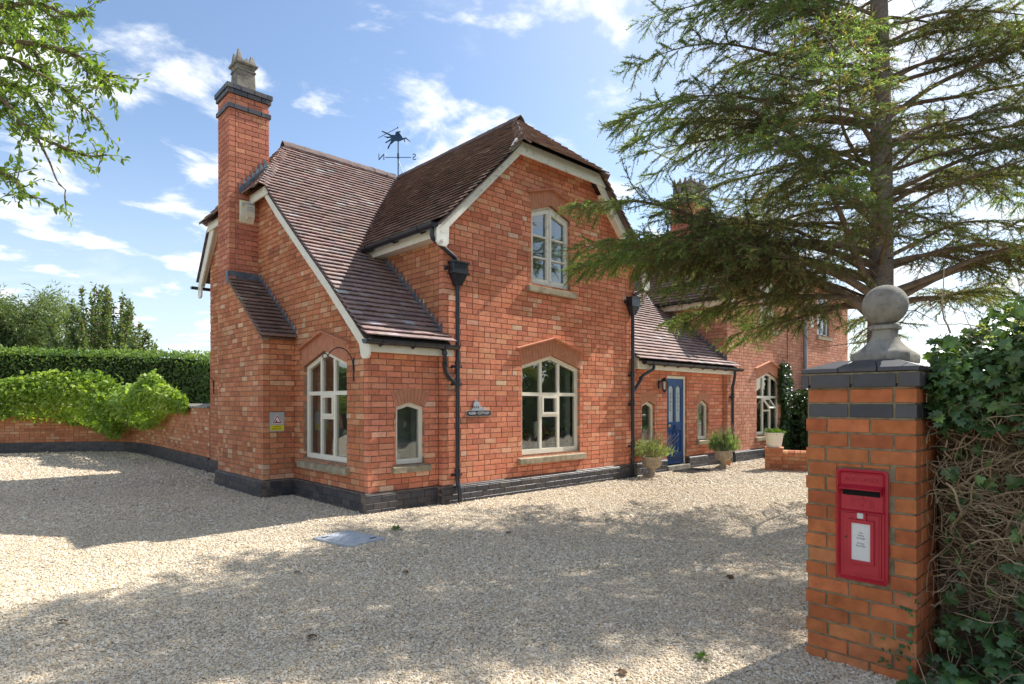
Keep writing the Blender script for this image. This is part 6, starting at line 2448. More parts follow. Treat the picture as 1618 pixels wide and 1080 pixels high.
nr = np.concatenate([nrmz(rdir(len(A_)) * 0.7 + UP), nrmz(rdir(len(B_)) * 0.7 + np.array([-0.75, 0, 0.6])), nrmz(rdir(len(C_)) + np.array([-1, 0, 0.5])), nrmz(rdir(len(D_)) * 0.7 + np.array([-0.5, 0.2, 0.7]))])
ax = nrmz(rdir(len(pos)) + np.array([-0.4, 0.1, -0.7]))
tn = tones(pos, (0.040, 0.085, 0.030), (0.10, 0.175, 0.052), 3.0, 1.0, 0.25, extra=[((0.19, 0.30, 0.07), 0.08), ((0.13, 0.23, 0.06), 0.10)])
leaf_parts('ivy_leaf', 'foliage', pos, ax, nr, np.clip(rng.normal(0.052, 0.014, len(pos)), 0.022, 0.088), tn, IVY, M['ivy'], ih, 300)
# flower umbels
n = 26
uc = np.stack([rng.uniform(-0.30, 0.3, n), rng.uniform(-7.2, -6.55, n), np.zeros(n)], 1)
uc[:, 2] = htop(uc[:, 0], uc[:, 1]) - rng.uniform(-0.03, 0.28, n)
uc[:, 0] = np.where(uc[:, 2] < htop(uc[:, 0], uc[:, 1]) - 0.1, -0.3, uc[:, 0])
q_ = np.repeat(uc, 26, 0) + rdir(26 * n) * 0.022
leaves('ivy_flowers', q_, rdir(len(q_)), rdir(len(q_)), rng.uniform(0.008, 0.013, len(q_)), tones(q_, (0.22, 0.27, 0.10), (0.38, 0.40, 0.2), 5), BROAD, M['leaf'], ih, kind='stuff')

# ivy sprawling at the foot of the pillar
ic = thing('ivy_clump', 'green ivy sprawling over the ground at the foot of the gate pillar', 'ivy', (-0.35, -6.7, 0))
n = 900
t = rng.random(n)
gx = -0.62 + rng.random(n) * 0.85
gy = -6.30 - rng.random(n) ** 0.8 * 1.15
hh = 0.36 * np.clip((gx + 0.66) / 0.35, 0.12, 1) * np.clip((-6.15 - gy) / 0.35, 0.25, 1)
gz = rng.random(n) * hh + 0.02
pos = np.stack([gx, gy, gz], 1)
keep = ~((pos[:, 0] > -0.42) & (pos[:, 1] > -6.37))
pos = pos[keep]
# a few trails climbing the pillar
tr = []
for (y0, z1) in ((-6.30, 0.42), (-6.22, 0.25), (-6.345, 0.55)):
    for k in range(10):
        tr.append((-0.412 - random.uniform(0, 0.02), y0 + random.uniform(-0.03, 0.03), random.uniform(0.05, z1)))
pos = np.concatenate([pos, np.array(tr)])
nr = nrmz(rdir(len(pos)) * 0.55 + np.array([-0.45, -0.05, 0.9]))
ax = nrmz(rdir(len(pos)) + np.array([-0.5, -0.1, -0.3]))
tn = tones(pos, (0.045, 0.105, 0.038), (0.105, 0.195, 0.062), 4.0, 2.0, 0.2, extra=[((0.13, 0.24, 0.06), 0.05), ((0.17, 0.11, 0.05), 0.012)])
sz = rng.uniform(0.035, 0.078, len(pos))
sz[-30:] = rng.uniform(0.02, 0.035, 30)
leaf_parts('ivy_leaf', 'foliage', pos, ax, nr, sz, tn, IVY, M['ivy'], ic, 300)
mb = MB()
for k in range(60):
    p_ = np.array([random.uniform(-0.6, -0.1), random.uniform(-7.4, -6.4), 0.02])
    d = unit((random.uniform(-0.6, 0.2), random.uniform(-0.5, 0.6), random.uniform(0.2, 0.9)))
    pts = [p_.copy()]
    for j in range(6):
        d = unit(d + 0.35 * rng.normal(size=3) - UP * 0.12)
        p_ = p_ + d * 0.06
        p_[2] = max(0.01, p_[2])
        pts.append(p_.copy())
    mb.tube(pts, 0.0022, 5, cap=False)
mb.build('runners', M['stem'], ic, smooth=True, kind='stuff')

# ------------------------------------------------------------------ left boundary: vine, hedge, trees
vine = thing('climbing_vine', 'bright green leafy vine sprawling over the curved garden wall', 'vine', (-0.3, 12, 0))
WP = [(0.0, 8.1), (0.05, 10.4), (0.05, 12.2), (-0.03, 13.1), (-0.25, 13.85), (-0.66, 14.5), (-1.36, 15.0), (-2.26, 15.42), (-3.4, 15.95), (-5.4, 16.85), (-8.0, 18.0)]
wp3 = [(x, y, 1.45) for x, y in WP]
n = 15000
Q = along(wp3, n, 0.0)
off = rng.random(n)
# bulging forward over the wall; irregular lower hem and shoots above
hem = (0.72 + 0.22 * np.sin(Q[:, 1] * 1.9) + 0.15 * np.sin(Q[:, 1] * 4.3 + Q[:, 0] * 2)) * np.clip((Q[:, 1] - 7.6) / 5.0, 0.45, 1)
tall = 0.62 + 0.20 * np.sin(Q[:, 1] * 1.3 + 1) + 0.14 * np.sin(Q[:, 1] * 3.7 + Q[:, 0] * 3)
v = rng.random(n) ** 0.85
near = np.clip((Q[:, 1] - 7.8) / 3.2, 0.2, 1)
zv = 1.45 - hem * near + v * (hem + tall) * near + 0.0
fwd = np.array([-0.93, -0.36, 0.0])
prof = np.sin(np.clip(v, 0, 1) * math.pi) ** 0.6
P_ = Q + fwd * (0.14 + prof * 0.75 * (0.45 + 0.55 * rng.random(n)))[:, None] * near[:, None]
P_[:, 2] = zv + rng.normal(0, 0.06, n)
nr = nrmz(rdir(n) * 0.7 + np.array([-0.5, -0.3, 0.8]))
ax = nrmz(rdir(n) + np.array([-0.3, -0.2, -0.6]))
tn = tones(P_, (0.12, 0.235, 0.035), (0.40, 0.50, 0.08), 1.9, 0.7, 0.2, extra=[((0.30, 0.38, 0.09), 0.06)])
leaves('foliage', P_, ax, nr, rng.uniform(0.08, 0.15, n), tn, BROAD, M['leaf'], vine, kind='stuff')
# long shoots reaching above and forward
q_, a_ = [], []
for k in range(90):
    s0 = along(wp3[1:], 1, 0.02)[0]
    d = unit(np.array([random.uniform(-1, 0.2), random.uniform(-0.6, 0.6), random.uniform(0.2, 1.2)]))
    p_ = s0 + fwd * random.uniform(0.1, 0.6) + UP * random.uniform(-0.2, 0.45)
    for j in range(random.randint(5, 10)):
        p_ = p_ + d * 0.075
        d = unit(d + 0.25 * rng.normal(size=3) - UP * 0.06)
        q_.append(p_.copy()); a_.append(unit(rng.normal(size=3) + d))
q_, a_ = np.array(q_), np.array(a_)
leaves('shoots', q_, a_, nrmz(rdir(len(q_)) * 0.6 + UP), rng.uniform(0.06, 0.12, len(q_)), tones(q_, (0.14, 0.24, 0.04), (0.27, 0.38, 0.08), 2.1), BROAD, M['leaf'], vine, kind='stuff')

ch = thing('clipped_hedge', 'tall clipped green hedge behind the garden wall and vine', 'hedge', (1.3, 12, 0))
HP = [(2.9, 6.9), (2.7, 9.4), (2.65, 13.0), (2.3, 15.5), (1.1, 17.6), (-0.9, 19.0), (-3.5, 20.1), (-9.0, 22.3), (-16, 25.0)]
hz_ = lambda y: 2.48 + np.clip((y - 7.5) / 10.0, 0, 1) * 0.75
hh_ = [(x, y, 0) for x, y in HP]
mb = MB()
for (a, b) in zip(HP[:-1], HP[1:]):
    a, b = np.array([*a, 0.0]), np.array([*b, 0.0])
    u = unit(b - a); nq = np.array([-u[1], u[0], 0])
    za0, zb0_ = float(hz_(a[1])) - 0.12, float(hz_(b[1])) - 0.12
    mb.hexa([a + nq * 0.0, b + nq * 0.0, b - nq * 0.8, a - nq * 0.8, a + UP * za0, b + UP * zb0_, b - nq * 0.8 + UP * zb0_, a - nq * 0.8 + UP * za0])
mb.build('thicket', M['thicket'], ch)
n = 26000
Q = along(hh_, n, 0)
i_seg = rng.random(n)
topm = i_seg < 0.3
hv = hz_(Q[:, 1])
fw_ = np.array([-0.9, -0.42, 0.0])
P_ = Q + fw_ * (0.06 + 0.12 * rng.random(n) + 0.07 * np.sin(Q[:, 1] * 5 + 7 * i_seg))[:, None]
P_[:, 2] = 0.9 + rng.random(n) * (hv - 0.9)
P_[topm] = Q[topm] - fw_ * (rng.random(topm.sum()) * 0.85)[:, None]
P_[topm, 2] = hv[topm] + rng.normal(0.01, 0.075, topm.sum())
nr = nrmz(rdir(n) * 0.8 + np.where(topm[:, None], UP, np.array([-0.8, -0.4, 0.35])))
tn = tones(P_, (0.10, 0.185, 0.055), (0.23, 0.32, 0.10), 1.5, 0.2, 0.25, extra=[((0.20, 0.26, 0.06), 0.06)])
leaves('foliage', P_, nrmz(rdir(n) + np.array([-0.3, -0.1, 0.2])), nr, rng.uniform(0.085, 0.15, n), tn, LEAF, M['leaf'], ch, kind='stuff')


def at(px, depth, z=0.0):
    p_ = CAM + RGT * ((px - 809) / FPX * depth) + FWD * depth
    return np.array([p_[0], p_[1], z])


def tree(name, label, cat, base, H, trunk_r, branches, leaf_fn, bark='twig', group=None):
    t = thing(name, label, cat, base, group)
    mb = MB()
    mb.tube([base - UP * 0.1, base + UP * H * 0.25, base + np.array([0.1, 0.05, H * 0.5]), base + np.array([0.05, 0.1, H * 0.85])], [trunk_r, trunk_r * 0.8, trunk_r * 0.5, trunk_r * 0.15], 8)
    mb.build('trunk', M[bark], t, smooth=True)
    mb = MB()
    for pts, r in branches:
        mb.tube(pts, np.linspace(r, r * 0.25, len(pts)), 5, cap=False)
    if branches:
        mb.build('branches', M[bark], t, smooth=True)
    leaf_fn(t)
    return t


# wispy willow
wb = at(20, 36)
br, lp, la = [], [], []
for k in range(46):
    a = random.uniform(0, 2 * math.pi)
    r = random.uniform(0.8, 4.6)
    h0 = random.uniform(2.0, 6.0)
    tip = wb + np.array([math.cos(a) * r, math.sin(a) * r, min(h0 + random.uniform(1.4, 3.2), 8.4 - 0.28 * r)])
    mid_ = wb + np.array([math.cos(a) * r * 0.45, math.sin(a) * r * 0.45, h0 + 1.0])
    pts = [wb + UP * min(h0, 4.5), mid_, tip]
    br.append((pts, 0.07))
    for j in range(75):
        s_ = random.uniform(0.25, 1.05)
        c_ = (1 - s_) ** 2 * pts[0] + 2 * s_ * (1 - s_) * pts[1] + s_ * s_ * pts[2]
        d = unit(np.array([random.uniform(-1, 1), random.uniform(-1, 1), random.uniform(-0.2, 1.0)]) + 0.5 * RGT)
        for q in range(11):
            c_ = c_ + d * 0.11
            d = unit(d - UP * 0.10)
            lp.append(c_ + rng.normal(size=3) * 0.05); la.append(d + 0.5 * rng.normal(size=3))
lp, la = np.array(lp), np.array(la)


def fol(pos, axx, size, dark, light, tpl, f=0.7, extra=None, mat='leaf'):
    def go(t):
        leaves('foliage', pos, nrmz(axx), rdir(len(pos)), rng.uniform(size[0], size[1], len(pos)), tones(pos, dark, light, f, extra=extra), tpl, M[mat], t, kind='stuff')
    return go


tree('willow_tree', 'wispy grey green willow rising behind the hedge at the left edge', 'willow tree', wb, 8.5, 0.3, br, fol(lp, la, (0.22, 0.36), (0.10, 0.145, 0.065), (0.20, 0.245, 0.12), SLIM))

# upright shrubby tree with purple tips
for (px_c, dpt, wdt, top, cnt, lab) in ((165, 27.0, 2.15, 6.8, 46, 'bushy tree with upright purple tipped shoots behind the hedge'), (225, 25.5, 1.0, 4.6, 18, 'smaller rounded green bush standing right of the purple tipped tree')):
    sb = at(px_c, dpt)
    br, lp, la = [], [], []
    for k in range(cnt):
        a = random.uniform(0, 2 * math.pi)
        r = random.uniform(0.1, wdt)
        hgt = top * (1 - 0.42 * (r / wdt) ** 1.6) * random.uniform(0.86, 1.03)
        p0_ = sb + np.array([math.cos(a) * r * 0.25, math.sin(a) * r * 0.25, 0.4])
        p2_ = sb + np.array([math.cos(a) * r * 1.1, math.sin(a) * r * 1.1, hgt])
        p1_ = sb + np.array([math.cos(a) * r * 0.8, math.sin(a) * r * 0.8, hgt * 0.55])
        br.append(([p0_, p1_, p2_], 0.04))
        for j in range(430):
            s_ = random.uniform(0.18, 1.02)
            c_ = (1 - s_) ** 2 * p0_ + 2 * s_ * (1 - s_) * p1_ + s_ * s_ * p2_
            sp_ = 0.24 * (1.12 - s_)
            lp.append(c_ + rng.normal(size=3) * np.array([sp_, sp_, 0.12])); la.append(rng.normal(size=3) + UP * 0.5)
    lp, la = np.array(lp), np.array(la)
    tree('shrub_tree', lab, 'tree', sb, top * 0.8, 0.12, br, fol(lp, la, (0.11, 0.19), (0.11, 0.165, 0.065), (0.20, 0.25, 0.10), LEAF, 0.9, extra=[((0.10, 0.055, 0.06), 0.10)]))

# ------------------------------------------------------------------ overhanging branches, upper left
tb = at(-420, 4.3)
ot = thing('plum_tree', 'leafy tree whose fresh green branches overhang the upper left corner', 'tree', tb)
MB().tube([tb - UP * 0.1, tb + UP * 1.4, tb + np.array([0.12, 0.0, 2.6]), tb + np.array([0.3, -0.1, 4.6])], [0.2, 0.16, 0.13, 0.06], 12).build('trunk', M['bark'], ot, smooth=True)


def im(px, py, d):
    p_ = CAM + RGT * ((px - 809) / FPX * d) + FWD * d
    return np.array([p_[0], p_[1], 1.5 + (634.5 - py) / FPX * d])


op, oa = [], []


def obranch(ctrl, r, leafy=1.0, start=0.2):
    P = [np.array(c) for c in ctrl]
    n = 6 * (len(P) - 1)
    tt = np.linspace(0, len(P) - 1, n)
    pts = []
    for t in tt:
        i_ = min(int(t), len(P) - 2)
        f = t - i_
        p0_, p1_, p2_, p3_ = P[max(i_ - 1, 0)], P[i_], P[i_ + 1], P[min(i_ + 2, len(P) - 1)]
        pts.append(0.5 * ((2 * p1_) + (-p0_ + p2_) * f + (2 * p0_ - 5 * p1_ + 4 * p2_ - p3_) * f * f + (-p0_ + 3 * p1_ - 3 * p2_ + p3_) * f ** 3))
    MB().tube(pts, np.linspace(r, r * 0.25, len(pts)), 6, cap=False).build('branch', M['twig'], ot, smooth=True)
    pts = np.array(pts)
    L = np.concatenate([[0], np.cumsum(np.linalg.norm(np.diff(pts, axis=0), axis=1))])
    s = L[-1] * start
    sideb = []
    while s < L[-1]:
        c_ = np.array([np.interp(s, L, pts[:, k]) for k in range(3)])
        i_ = min(np.searchsorted(L, s), len(pts) - 1)
        tan = unit(pts[i_] - pts[i_ - 1])
        if random.random() < 0.62 * leafy:
            sideb.append((c_, unit(tan * 0.8 + rng.normal(size=3) * 0.6), random.uniform(0.10, 0.28)))
        for q in range(int(3 * leafy + random.random())):
            op.append(c_ + rng.normal(size=3) * 0.01); oa.append(unit(tan * 0.6 + rng.normal(size=3) * 0.8 - UP * 0.25))
        s += 0.019
    for c_, d, ln in sideb:
        pp = [c_.copy()]
        for k in range(int(ln / 0.05)):
            d = unit(d + 0.22 * rng.normal(size=3) - UP * 0.02)
            c_ = c_ + d * 0.05
            pp.append(c_.copy())
            for q in range(3):
                op.append(c_ + rng.normal(size=3) * 0.012); oa.append(unit(d * 0.7 + rng.normal(size=3) * 0.7 - UP * 0.2))
        if len(pp) > 1:
            twigs.tube(pp, np.linspace(0.004, 0.0018, len(pp)), 4, cap=False)


twigs = MB()
j0 = tb + np.array([0.12, 0, 2.6])
obranch([j0, im(-150, 60, 4.3), im(0, 65, 4.2), im(70, 72, 4.2), im(130, 92, 4.2), im(160, 116, 4.2), im(190, 120, 4.25)], 0.028, 0.95)
obranch([im(110, 85, 4.2), im(150, 110, 4.15), im(175, 145, 4.1)], 0.010, 0.9)
obranch([j0, im(-120, 20, 4.0), im(0, 10, 3.9), im(60, 5, 3.9), im(110, 25, 3.9), im(140, 18, 3.9)], 0.022, 0.9)
obranch([j0, im(-130, -80, 4.5), im(0, -40, 4.5), im(60, 10, 4.4), im(90, 30, 4.4), im(105, 60, 4.4)], 0.020, 1.0)
obranch([j0, im(-120, 150, 4.3), im(-10, 150, 4.2), im(30, 190, 4.15), im(50, 210, 4.1), im(90, 228, 4.1), im(140, 246, 4.1), im(168, 244, 4.1)], 0.022, 0.75)
obranch([im(58, 216, 4.1), im(78, 255, 4.1), im(90, 285, 4.08), im(104, 300, 4.08)], 0.010, 0.02)
obranch([j0, im(-120, 120, 4.4), im(0, 90, 4.4), im(60, 115, 4.35), im(100, 140, 4.3), im(125, 160, 4.3), im(150, 186, 4.3)], 0.018, 0.8)
obranch([j0, im(-100, 280, 4.0), im(0, 272, 3.9), im(35, 300, 3.85), im(58, 314, 3.85)], 0.014, 0.9)
obranch([j0, im(-80, 60, 4.6), im(10, 40, 4.6), im(50, 75, 4.55), im(70, 110, 4.5), im(85, 150, 4.5)], 0.018, 1.2)
obranch([j0, im(-80, 130, 4.6), im(0, 130, 4.6), im(40, 145, 4.55), im(60, 165, 4.5), im(75, 195, 4.5)], 0.016, 1.0)
obranch([j0, im(-80, 200, 4.2), im(0, 175, 4.2), im(30, 160, 4.2)], 0.014, 1.0)
obranch([j0, im(-100, -10, 4.7), im(0, 20, 4.7), im(40, 40, 4.7), im(90, 48, 4.7)], 0.016, 1.2)
twigs.build('twigs', M['twig'], ot, smooth=True, kind='stuff')
op, oa = np.array(op), np.array(oa)
tn = tones(op, (0.09, 0.165, 0.035), (0.22, 0.32, 0.07), 3.0, 0.5, 0.2, extra=[((0.28, 0.34, 0.09), 0.08)])
leaf_parts('leaf', 'foliage', op, oa, nrmz(rdir(len(op)) * 0.8 + UP), rng.uniform(0.034, 0.068, len(op)), tn, PLUM, M['leaf'], ot, 300)

# ------------------------------------------------------------------ planting by the house
def mound(t, c, rx, rz, n, size, dark, light, tpl, spikes=0, mat='leaf', up=0.8, extra=None):
    d = rdir(n)
    d[:, 2] = np.abs(d[:, 2])
    lump = 0.72 + 0.34 * np.sin(d[:, :1] * 5.1 + 1.0) * np.sin(d[:, 1:2] * 6.3 + d[:, 2:] * 4.0) + rng.normal(0, 0.10, (n, 1))
    pos = c + d * np.array([rx, rx, rz]) * lump * (0.6 + 0.5 * rng.random((n, 1)) ** 0.5)
    leaves('foliage', pos, nrmz(d * 0.8 + rdir(n) * 0.5 + UP * up), rdir(n), rng.uniform(*size, n), tones(pos, dark, light, 6, extra=extra), tpl, M[mat], t, kind='stuff')
    if spikes:
        mb = MB()
        q_ = []
        for k in range(spikes):
            a = random.uniform(0, 6.283)
            e = np.array([math.cos(a), math.sin(a), 0]) * random.uniform(0.1, 1.0) * rx
            p0_, p1_ = c + e * 0.5, c + e * 1.35 + UP * rz * random.uniform(0.9, 1.5)
            mb.tube([p0_, (p0_ + p1_) / 2 + UP * 0.03, p1_], 0.0028, 4, cap=False)
            for j in range(9):
                q_.append(p1_ + (p0_ - p1_) * 0.035 * j + rng.normal(size=3) * 0.006)
        mb.build('flower_stalks', M['stem'], t, kind='stuff')
        q_ = np.array(q_)
        leaves('flowers', q_, rdir(len(q_)), rdir(len(q_)), rng.uniform(0.012, 0.02, len(q_)), tones(q_, (0.16, 0.12, 0.22), (0.34, 0.28, 0.40), 6), LEAF, M['leaf'], t, kind='stuff')


t = thing('lavender', 'rounded pale green lavender growing in the urn left of the door', 'lavender', (6.16, -0.37, 0.40))
mound(t, np.array([6.16, -0.37, 0.40]), 0.40, 0.36, 2600, (0.035, 0.085), (0.13, 0.18, 0.09), (0.29, 0.34, 0.19), SLIM, 60)
t = thing('lavender', 'spiky grey green lavender growing in the urn right of the door', 'lavender', (8.60, -0.63, 0.40))
mound(t, np.array([8.60, -0.63, 0.40]), 0.33, 0.42, 1900, (0.05, 0.13), (0.11, 0.175, 0.09), (0.21, 0.30, 0.14), SLIM, 70, up=1.4)
t = thing('trailing_plant', 'small trailing green plant in the cream tub on the pier', 'plant', pc + UP * 0.3)
mound(t, pc + UP * 0.29, 0.21, 0.10, 500, (0.03, 0.06), (0.06, 0.12, 0.03), (0.16, 0.24, 0.06), LEAF, up=0.2)
t = thing('small_plant', 'tiny plant in the terracotta pot behind the right urn', 'plant', (9.02, -0.52, 0.14))
mound(t, np.array([9.02, -0.52, 0.13]), 0.07, 0.07, 60, (0.03, 0.05), (0.10, 0.10, 0.05), (0.2, 0.2, 0.1), LEAF)

# climbing ivy and a dark bush against the right wing
cb = thing('climbing_ivy', 'ivy climbing the brickwork right of the open vent window', 'ivy', (13.0, -0.2, 0))
n = 3600
uu = rng.random(n)
zz_ = rng.random(n) * 2.55
wd = 0.24 + 0.12 * np.sin(zz_ * 4)
pos = np.stack([13.0 + (uu - 0.5) * 2 * wd + 0.05 * np.sin(zz_ * 7), -0.13 - rng.random(n) * 0.16, zz_], 1)
leaves('foliage', pos, nrmz(rdir(n) - UP * 0.6), nrmz(rdir(n) * 0.7 + np.array([0, -1, 0.3])), rng.uniform(0.05, 0.09, n), tones(pos, (0.03, 0.065, 0.022), (0.085, 0.14, 0.045), 2.5), IVY, M['ivy'], cb, kind='stuff')
mb = MB(); mb.tube([(13.0, -0.14, 0), (13.02, -0.14, 1.2), (12.97, -0.13, 2.5)], [0.03, 0.02, 0.008], 6); mb.build('stem', M['stem'], cb)
db = thing('dark_bush', 'dense dark green bush filling the corner behind the low wall', 'bush', (14.0, -0.9, 0))
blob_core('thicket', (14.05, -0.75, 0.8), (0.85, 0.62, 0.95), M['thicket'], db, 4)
n = 5200
d = rdir(n)
kk = (np.abs(d[:, 0]) ** 4 + np.abs(d[:, 1]) ** 4 + np.abs(d[:, 2]) ** 4) ** -0.25
pos = np.array([14.05, -0.75, 0.85]) + d * kk[:, None] * np.array([0.95, 0.70, 1.0]) * (0.9 + 0.14 * rng.random((n, 1)))
pos = pos[pos[:, 2] > 0.02]
n = len(pos)
leaves('foliage', pos, nrmz(rdir(n) - UP * 0.4), nrmz(rdir(n) * 0.7 + nrmz(pos - np.array([14.05, -0.75, 0.85]))), rng.uniform(0.05, 0.09, n), tones(pos, (0.022, 0.055, 0.020), (0.06, 0.11, 0.035), 2.5), IVY, M['ivy'], db, kind='stuff')

# garden shrubbery beyond the right edge, seen mirrored in the panes
gh = thing('shrubbery', 'leafy garden shrubbery mirrored in the cottage windows', 'shrubbery', (14, -10.5, 0))
mb = MB()
n = 9000
Q = along([(3.5, -10.6, 0), (9, -10.2, 0), (16, -11, 0), (26, -10, 0)], n, 0.0)
hgt = 3.0 + 1.2 * np.sin(Q[:, 0] * 0.9) + 0.6 * np.sin(Q[:, 0] * 2.3)
pos = Q + np.stack([rng.normal(0, 0.2, n), rng.uniform(-1.0, 0.7, n), rng.random(n) * hgt], 1)
leaves('foliage', pos, rdir(n), nrmz(rdir(n) + np.array([0, 0.6, 0.4])), rng.uniform(0.18, 0.34, n), tones(pos, (0.03, 0.075, 0.02), (0.11, 0.19, 0.045), 0.9), LEAF, M['leaf'], gh, kind='stuff')
mb = MB()
for x in np.arange(3, 26, 1.6):
    h_ = 2.2 + 0.9 * math.sin(x * 0.9)
    mb.box((x, -11.6, -0.02), (x + 1.6, -10.9, h_))
mb.build('thicket', M['thicket'], gh)

# flowers inside the main window
fl = thing('flower_arrangement', 'pink dried flowers in pale jars on the inner sill of the main window', 'flowers', (3.3, 0.16, 0.63))
mb = MB()
for (x, y, r, h_) in ((3.10, 0.20, 0.055, 0.16), (3.62, 0.22, 0.05, 0.18), (3.85, 0.2, 0.045, 0.14)):
    mb.lathe((x, y, 0.60), [(r * 0.8, 0.0), (r, 0.05), (r, h_), (r * 0.9, h_)], 14)
mb.build('jar', M['white'], fl, smooth=True)
MB().lathe((3.46, 0.24, 0.60), [(0.045, 0), (0.042, 0.55)], 14).build('candle', M['white'], fl, smooth=True)
q_ = np.concatenate([np.array([x, 0.2, 0.88]) + rng.normal(size=(n_, 3)) * np.array([0.13, 0.05, 0.09]) for x, n_ in ((3.10, 260), (3.62, 240), (3.88, 150))])
leaves('blossom', q_, rdir(len(q_)), rdir(len(q_)), rng.uniform(0.025, 0.05, len(q_)), tones(q_, (0.25, 0.09, 0.08), (0.5, 0.25, 0.22), 9, extra=[((0.10, 0.13, 0.05), 0.3)]), BROAD, M['leaf'], fl, kind='stuff')
lj = thing('sill_jar', 'white jar standing inside the little corner window', 'jar', (0.62, 0.25, 0.62))
MB().lathe((0.60, 0.24, 0.60), [(0.04, 0), (0.055, 0.05), (0.055, 0.15), (0.03, 0.17)], 14).build('jar', M['white'], lj, smooth=True)

# ------------------------------------------------------------------ weeds and fallen leaves on the gravel
def gp(px, py):
    d_ = FPX * 1.5 / (py - 634.5)
    return at(px, d_)


for (px, py, s_, lab) in ((625, 838, 0.085, 'small leafy weed sprouting beside the manhole cover'), (1108, 1042, 0.06, 'little tuft of weed in the gravel near the gate pillar')):
    c_ = gp(px, py)
    t = thing('weed', lab, 'weed', c_)
    n = 26
    dd_ = rdir(n); dd_[:, 2] = np.abs(dd_[:, 2]) * 0.4
    leaves('leaf', c_ + dd_ * s_ * 0.5 * rng.random((n, 1)) + UP * 0.012, nrmz(dd_ + UP * 0.15), nrmz(rdir(n) * 0.3 + UP), rng.uniform(0.4, 0.75, n) * s_, tones(c_ + dd_, (0.06, 0.14, 0.03), (0.13, 0.24, 0.05), 20), LEAF, M['leaf'], t, kind='stuff')
fallen = [((800, 843), 'near the middle of the drive beside tree shade'), ((487, 1008), 'curled up alone in the shaded foreground'), ((92, 985), 'at the far left of the foreground'), ((640, 905), 'in the shade below the manhole cover'), ((465, 906), 'at the shadow edge below the manhole cover'),
          ((1160, 915), 'in tree shade left of the pillar'), ((984, 1070), 'by the bottom edge of the drive'), ((333, 760), 'in front of the chimney base'), ((85, 775), 'in the house shade at far left')]
for k, ((px, py), lab) in enumerate(fallen):
    c_ = gp(px, py) + UP * 0.014
    s_ = random.uniform(0.05, 0.08)
    ax_ = nrmz(np.array([[random.uniform(-1, 1), random.uniform(-1, 1), 0.15]]))
    V, F, _ = leaves_geo(c_[None], ax_, nrmz(np.array([[random.uniform(-.4, .4), random.uniform(-.4, .4), 1.0]])), np.array([s_]), (BROAD[0] * np.array([1, 1, 3.0]), BROAD[1]))
    o = npobj('fallen_leaf', V, F, M['leaf'], None, np.array((0.15, 0.085, 0.045)) * random.uniform(0.5, 1.2))
    _tag(o, 'brown fallen leaf lying on the gravel ' + lab, 'leaf', 'fallen leaves on the gravel')
# ------------------------------------------------------------------ loose stones on the drive
def gravel_points():
    out = []
    for (d0, d1, dens, sc) in ((2.2, 3.6, 12500, 0.63), (3.6, 5.2, 8500, 0.68), (5.2, 7.5, 5000, 0.78), (7.5, 10.5, 2500, 0.95), (10.5, 14.5, 850, 1.3), (14.5, 19, 300, 1.6)):
        w0, w1 = 0.87 * d0 + 0.15, 0.87 * d1 + 0.15
        A = (d1 - d0) * 2 * w1
        n = int(A * dens)
        d = rng.uniform(d0, d1, n)
        l = rng.uniform(-w1, w1, n)
        m_ = np.abs(l) < 0.87 * d + 0.15
        d, l = d[m_], l[m_]
        P = CAM[None] + RGT[None] * l[:, None] + FWD[None] * d[:, None]
        P[:, 2] = 0.0
        s = sc * np.exp(rng.normal(-4.75, 0.32, len(P)))
        out.append((P, s))
    P = np.concatenate([o[0] for o in out])
    s = np.concatenate([o[1] for o in out])
    x, y = P[:, 0], P[:, 1]
    bad = (x > -0.03) & (y > -0.03)
    bad |= (x > -0.54) & (y > 2.29) & (y < 4.49)
    bad |= (x > 1.14) & (y > -0.15)
    bad |= (x > -0.39) & (x < 0.18) & (y > -6.34) & (y < -5.8)
    bad |= (x > -0.2) & (y < -6.4)
    lx, ly = (x + 0.93) * ca + (y + 1.22) * sa_, -(x + 0.93) * sa_ + (y + 1.22) * ca
    bad |= (np.abs(lx) < 0.225) & (np.abs(ly) < 0.305)
    bad |= (x > 7.26) & (x < 8.17) & (y > -0.07)
    P, s = P[~bad], s[~bad]
    # heaped a little against the plinth
    P[:, 2] = s * rng.uniform(-0.1, 0.38, len(P))
    return P, s


gpnt, gs = gravel_points()
n = len(gpnt)
me = bpy.data.meshes.new('loose_gravel')
me.vertices.add(n)
me.vertices.foreach_set('co', gpnt.astype(np.float32).ravel())
pal = np.array([(0.70, 0.62, 0.51), (0.78, 0.72, 0.63), (0.60, 0.51, 0.40), (0.66, 0.54, 0.39), (0.52, 0.45, 0.37), (0.82, 0.78, 0.71), (0.45, 0.36, 0.27), (0.70, 0.58, 0.42)])
ct = pal[rng.choice(8, n, p=[.26, .22, .14, .12, .08, .1, .03, .05])] * rng.uniform(0.88, 1.10, (n, 1))
low = 0.5 + 0.25 * (np.sin(gpnt[:, 0] * 1.1 + np.sin(gpnt[:, 1] * 1.7)) + np.sin(gpnt[:, 1] * 1.3 + 2 * np.sin(gpnt[:, 0] * 0.6)))
ct = ct * (0.90 + 0.14 * low)[:, None]
c4 = np.ones((n, 4), np.float32)
c4[:, :3] = np.clip(ct * np.array([1.06, 1.01, 0.90]), 0, 0.88)
a = me.attributes.new('tone', 'FLOAT_COLOR', 'POINT')
a.data.foreach_set('color', c4.ravel())
sc = gs[:, None] * np.stack([rng.uniform(0.75, 1.35, n), rng.uniform(0.7, 1.2, n), rng.uniform(0.32, 0.65, n)], 1)
a = me.attributes.new('stone_size', 'FLOAT_VECTOR', 'POINT')
a.data.foreach_set('vector', sc.astype(np.float32).ravel())
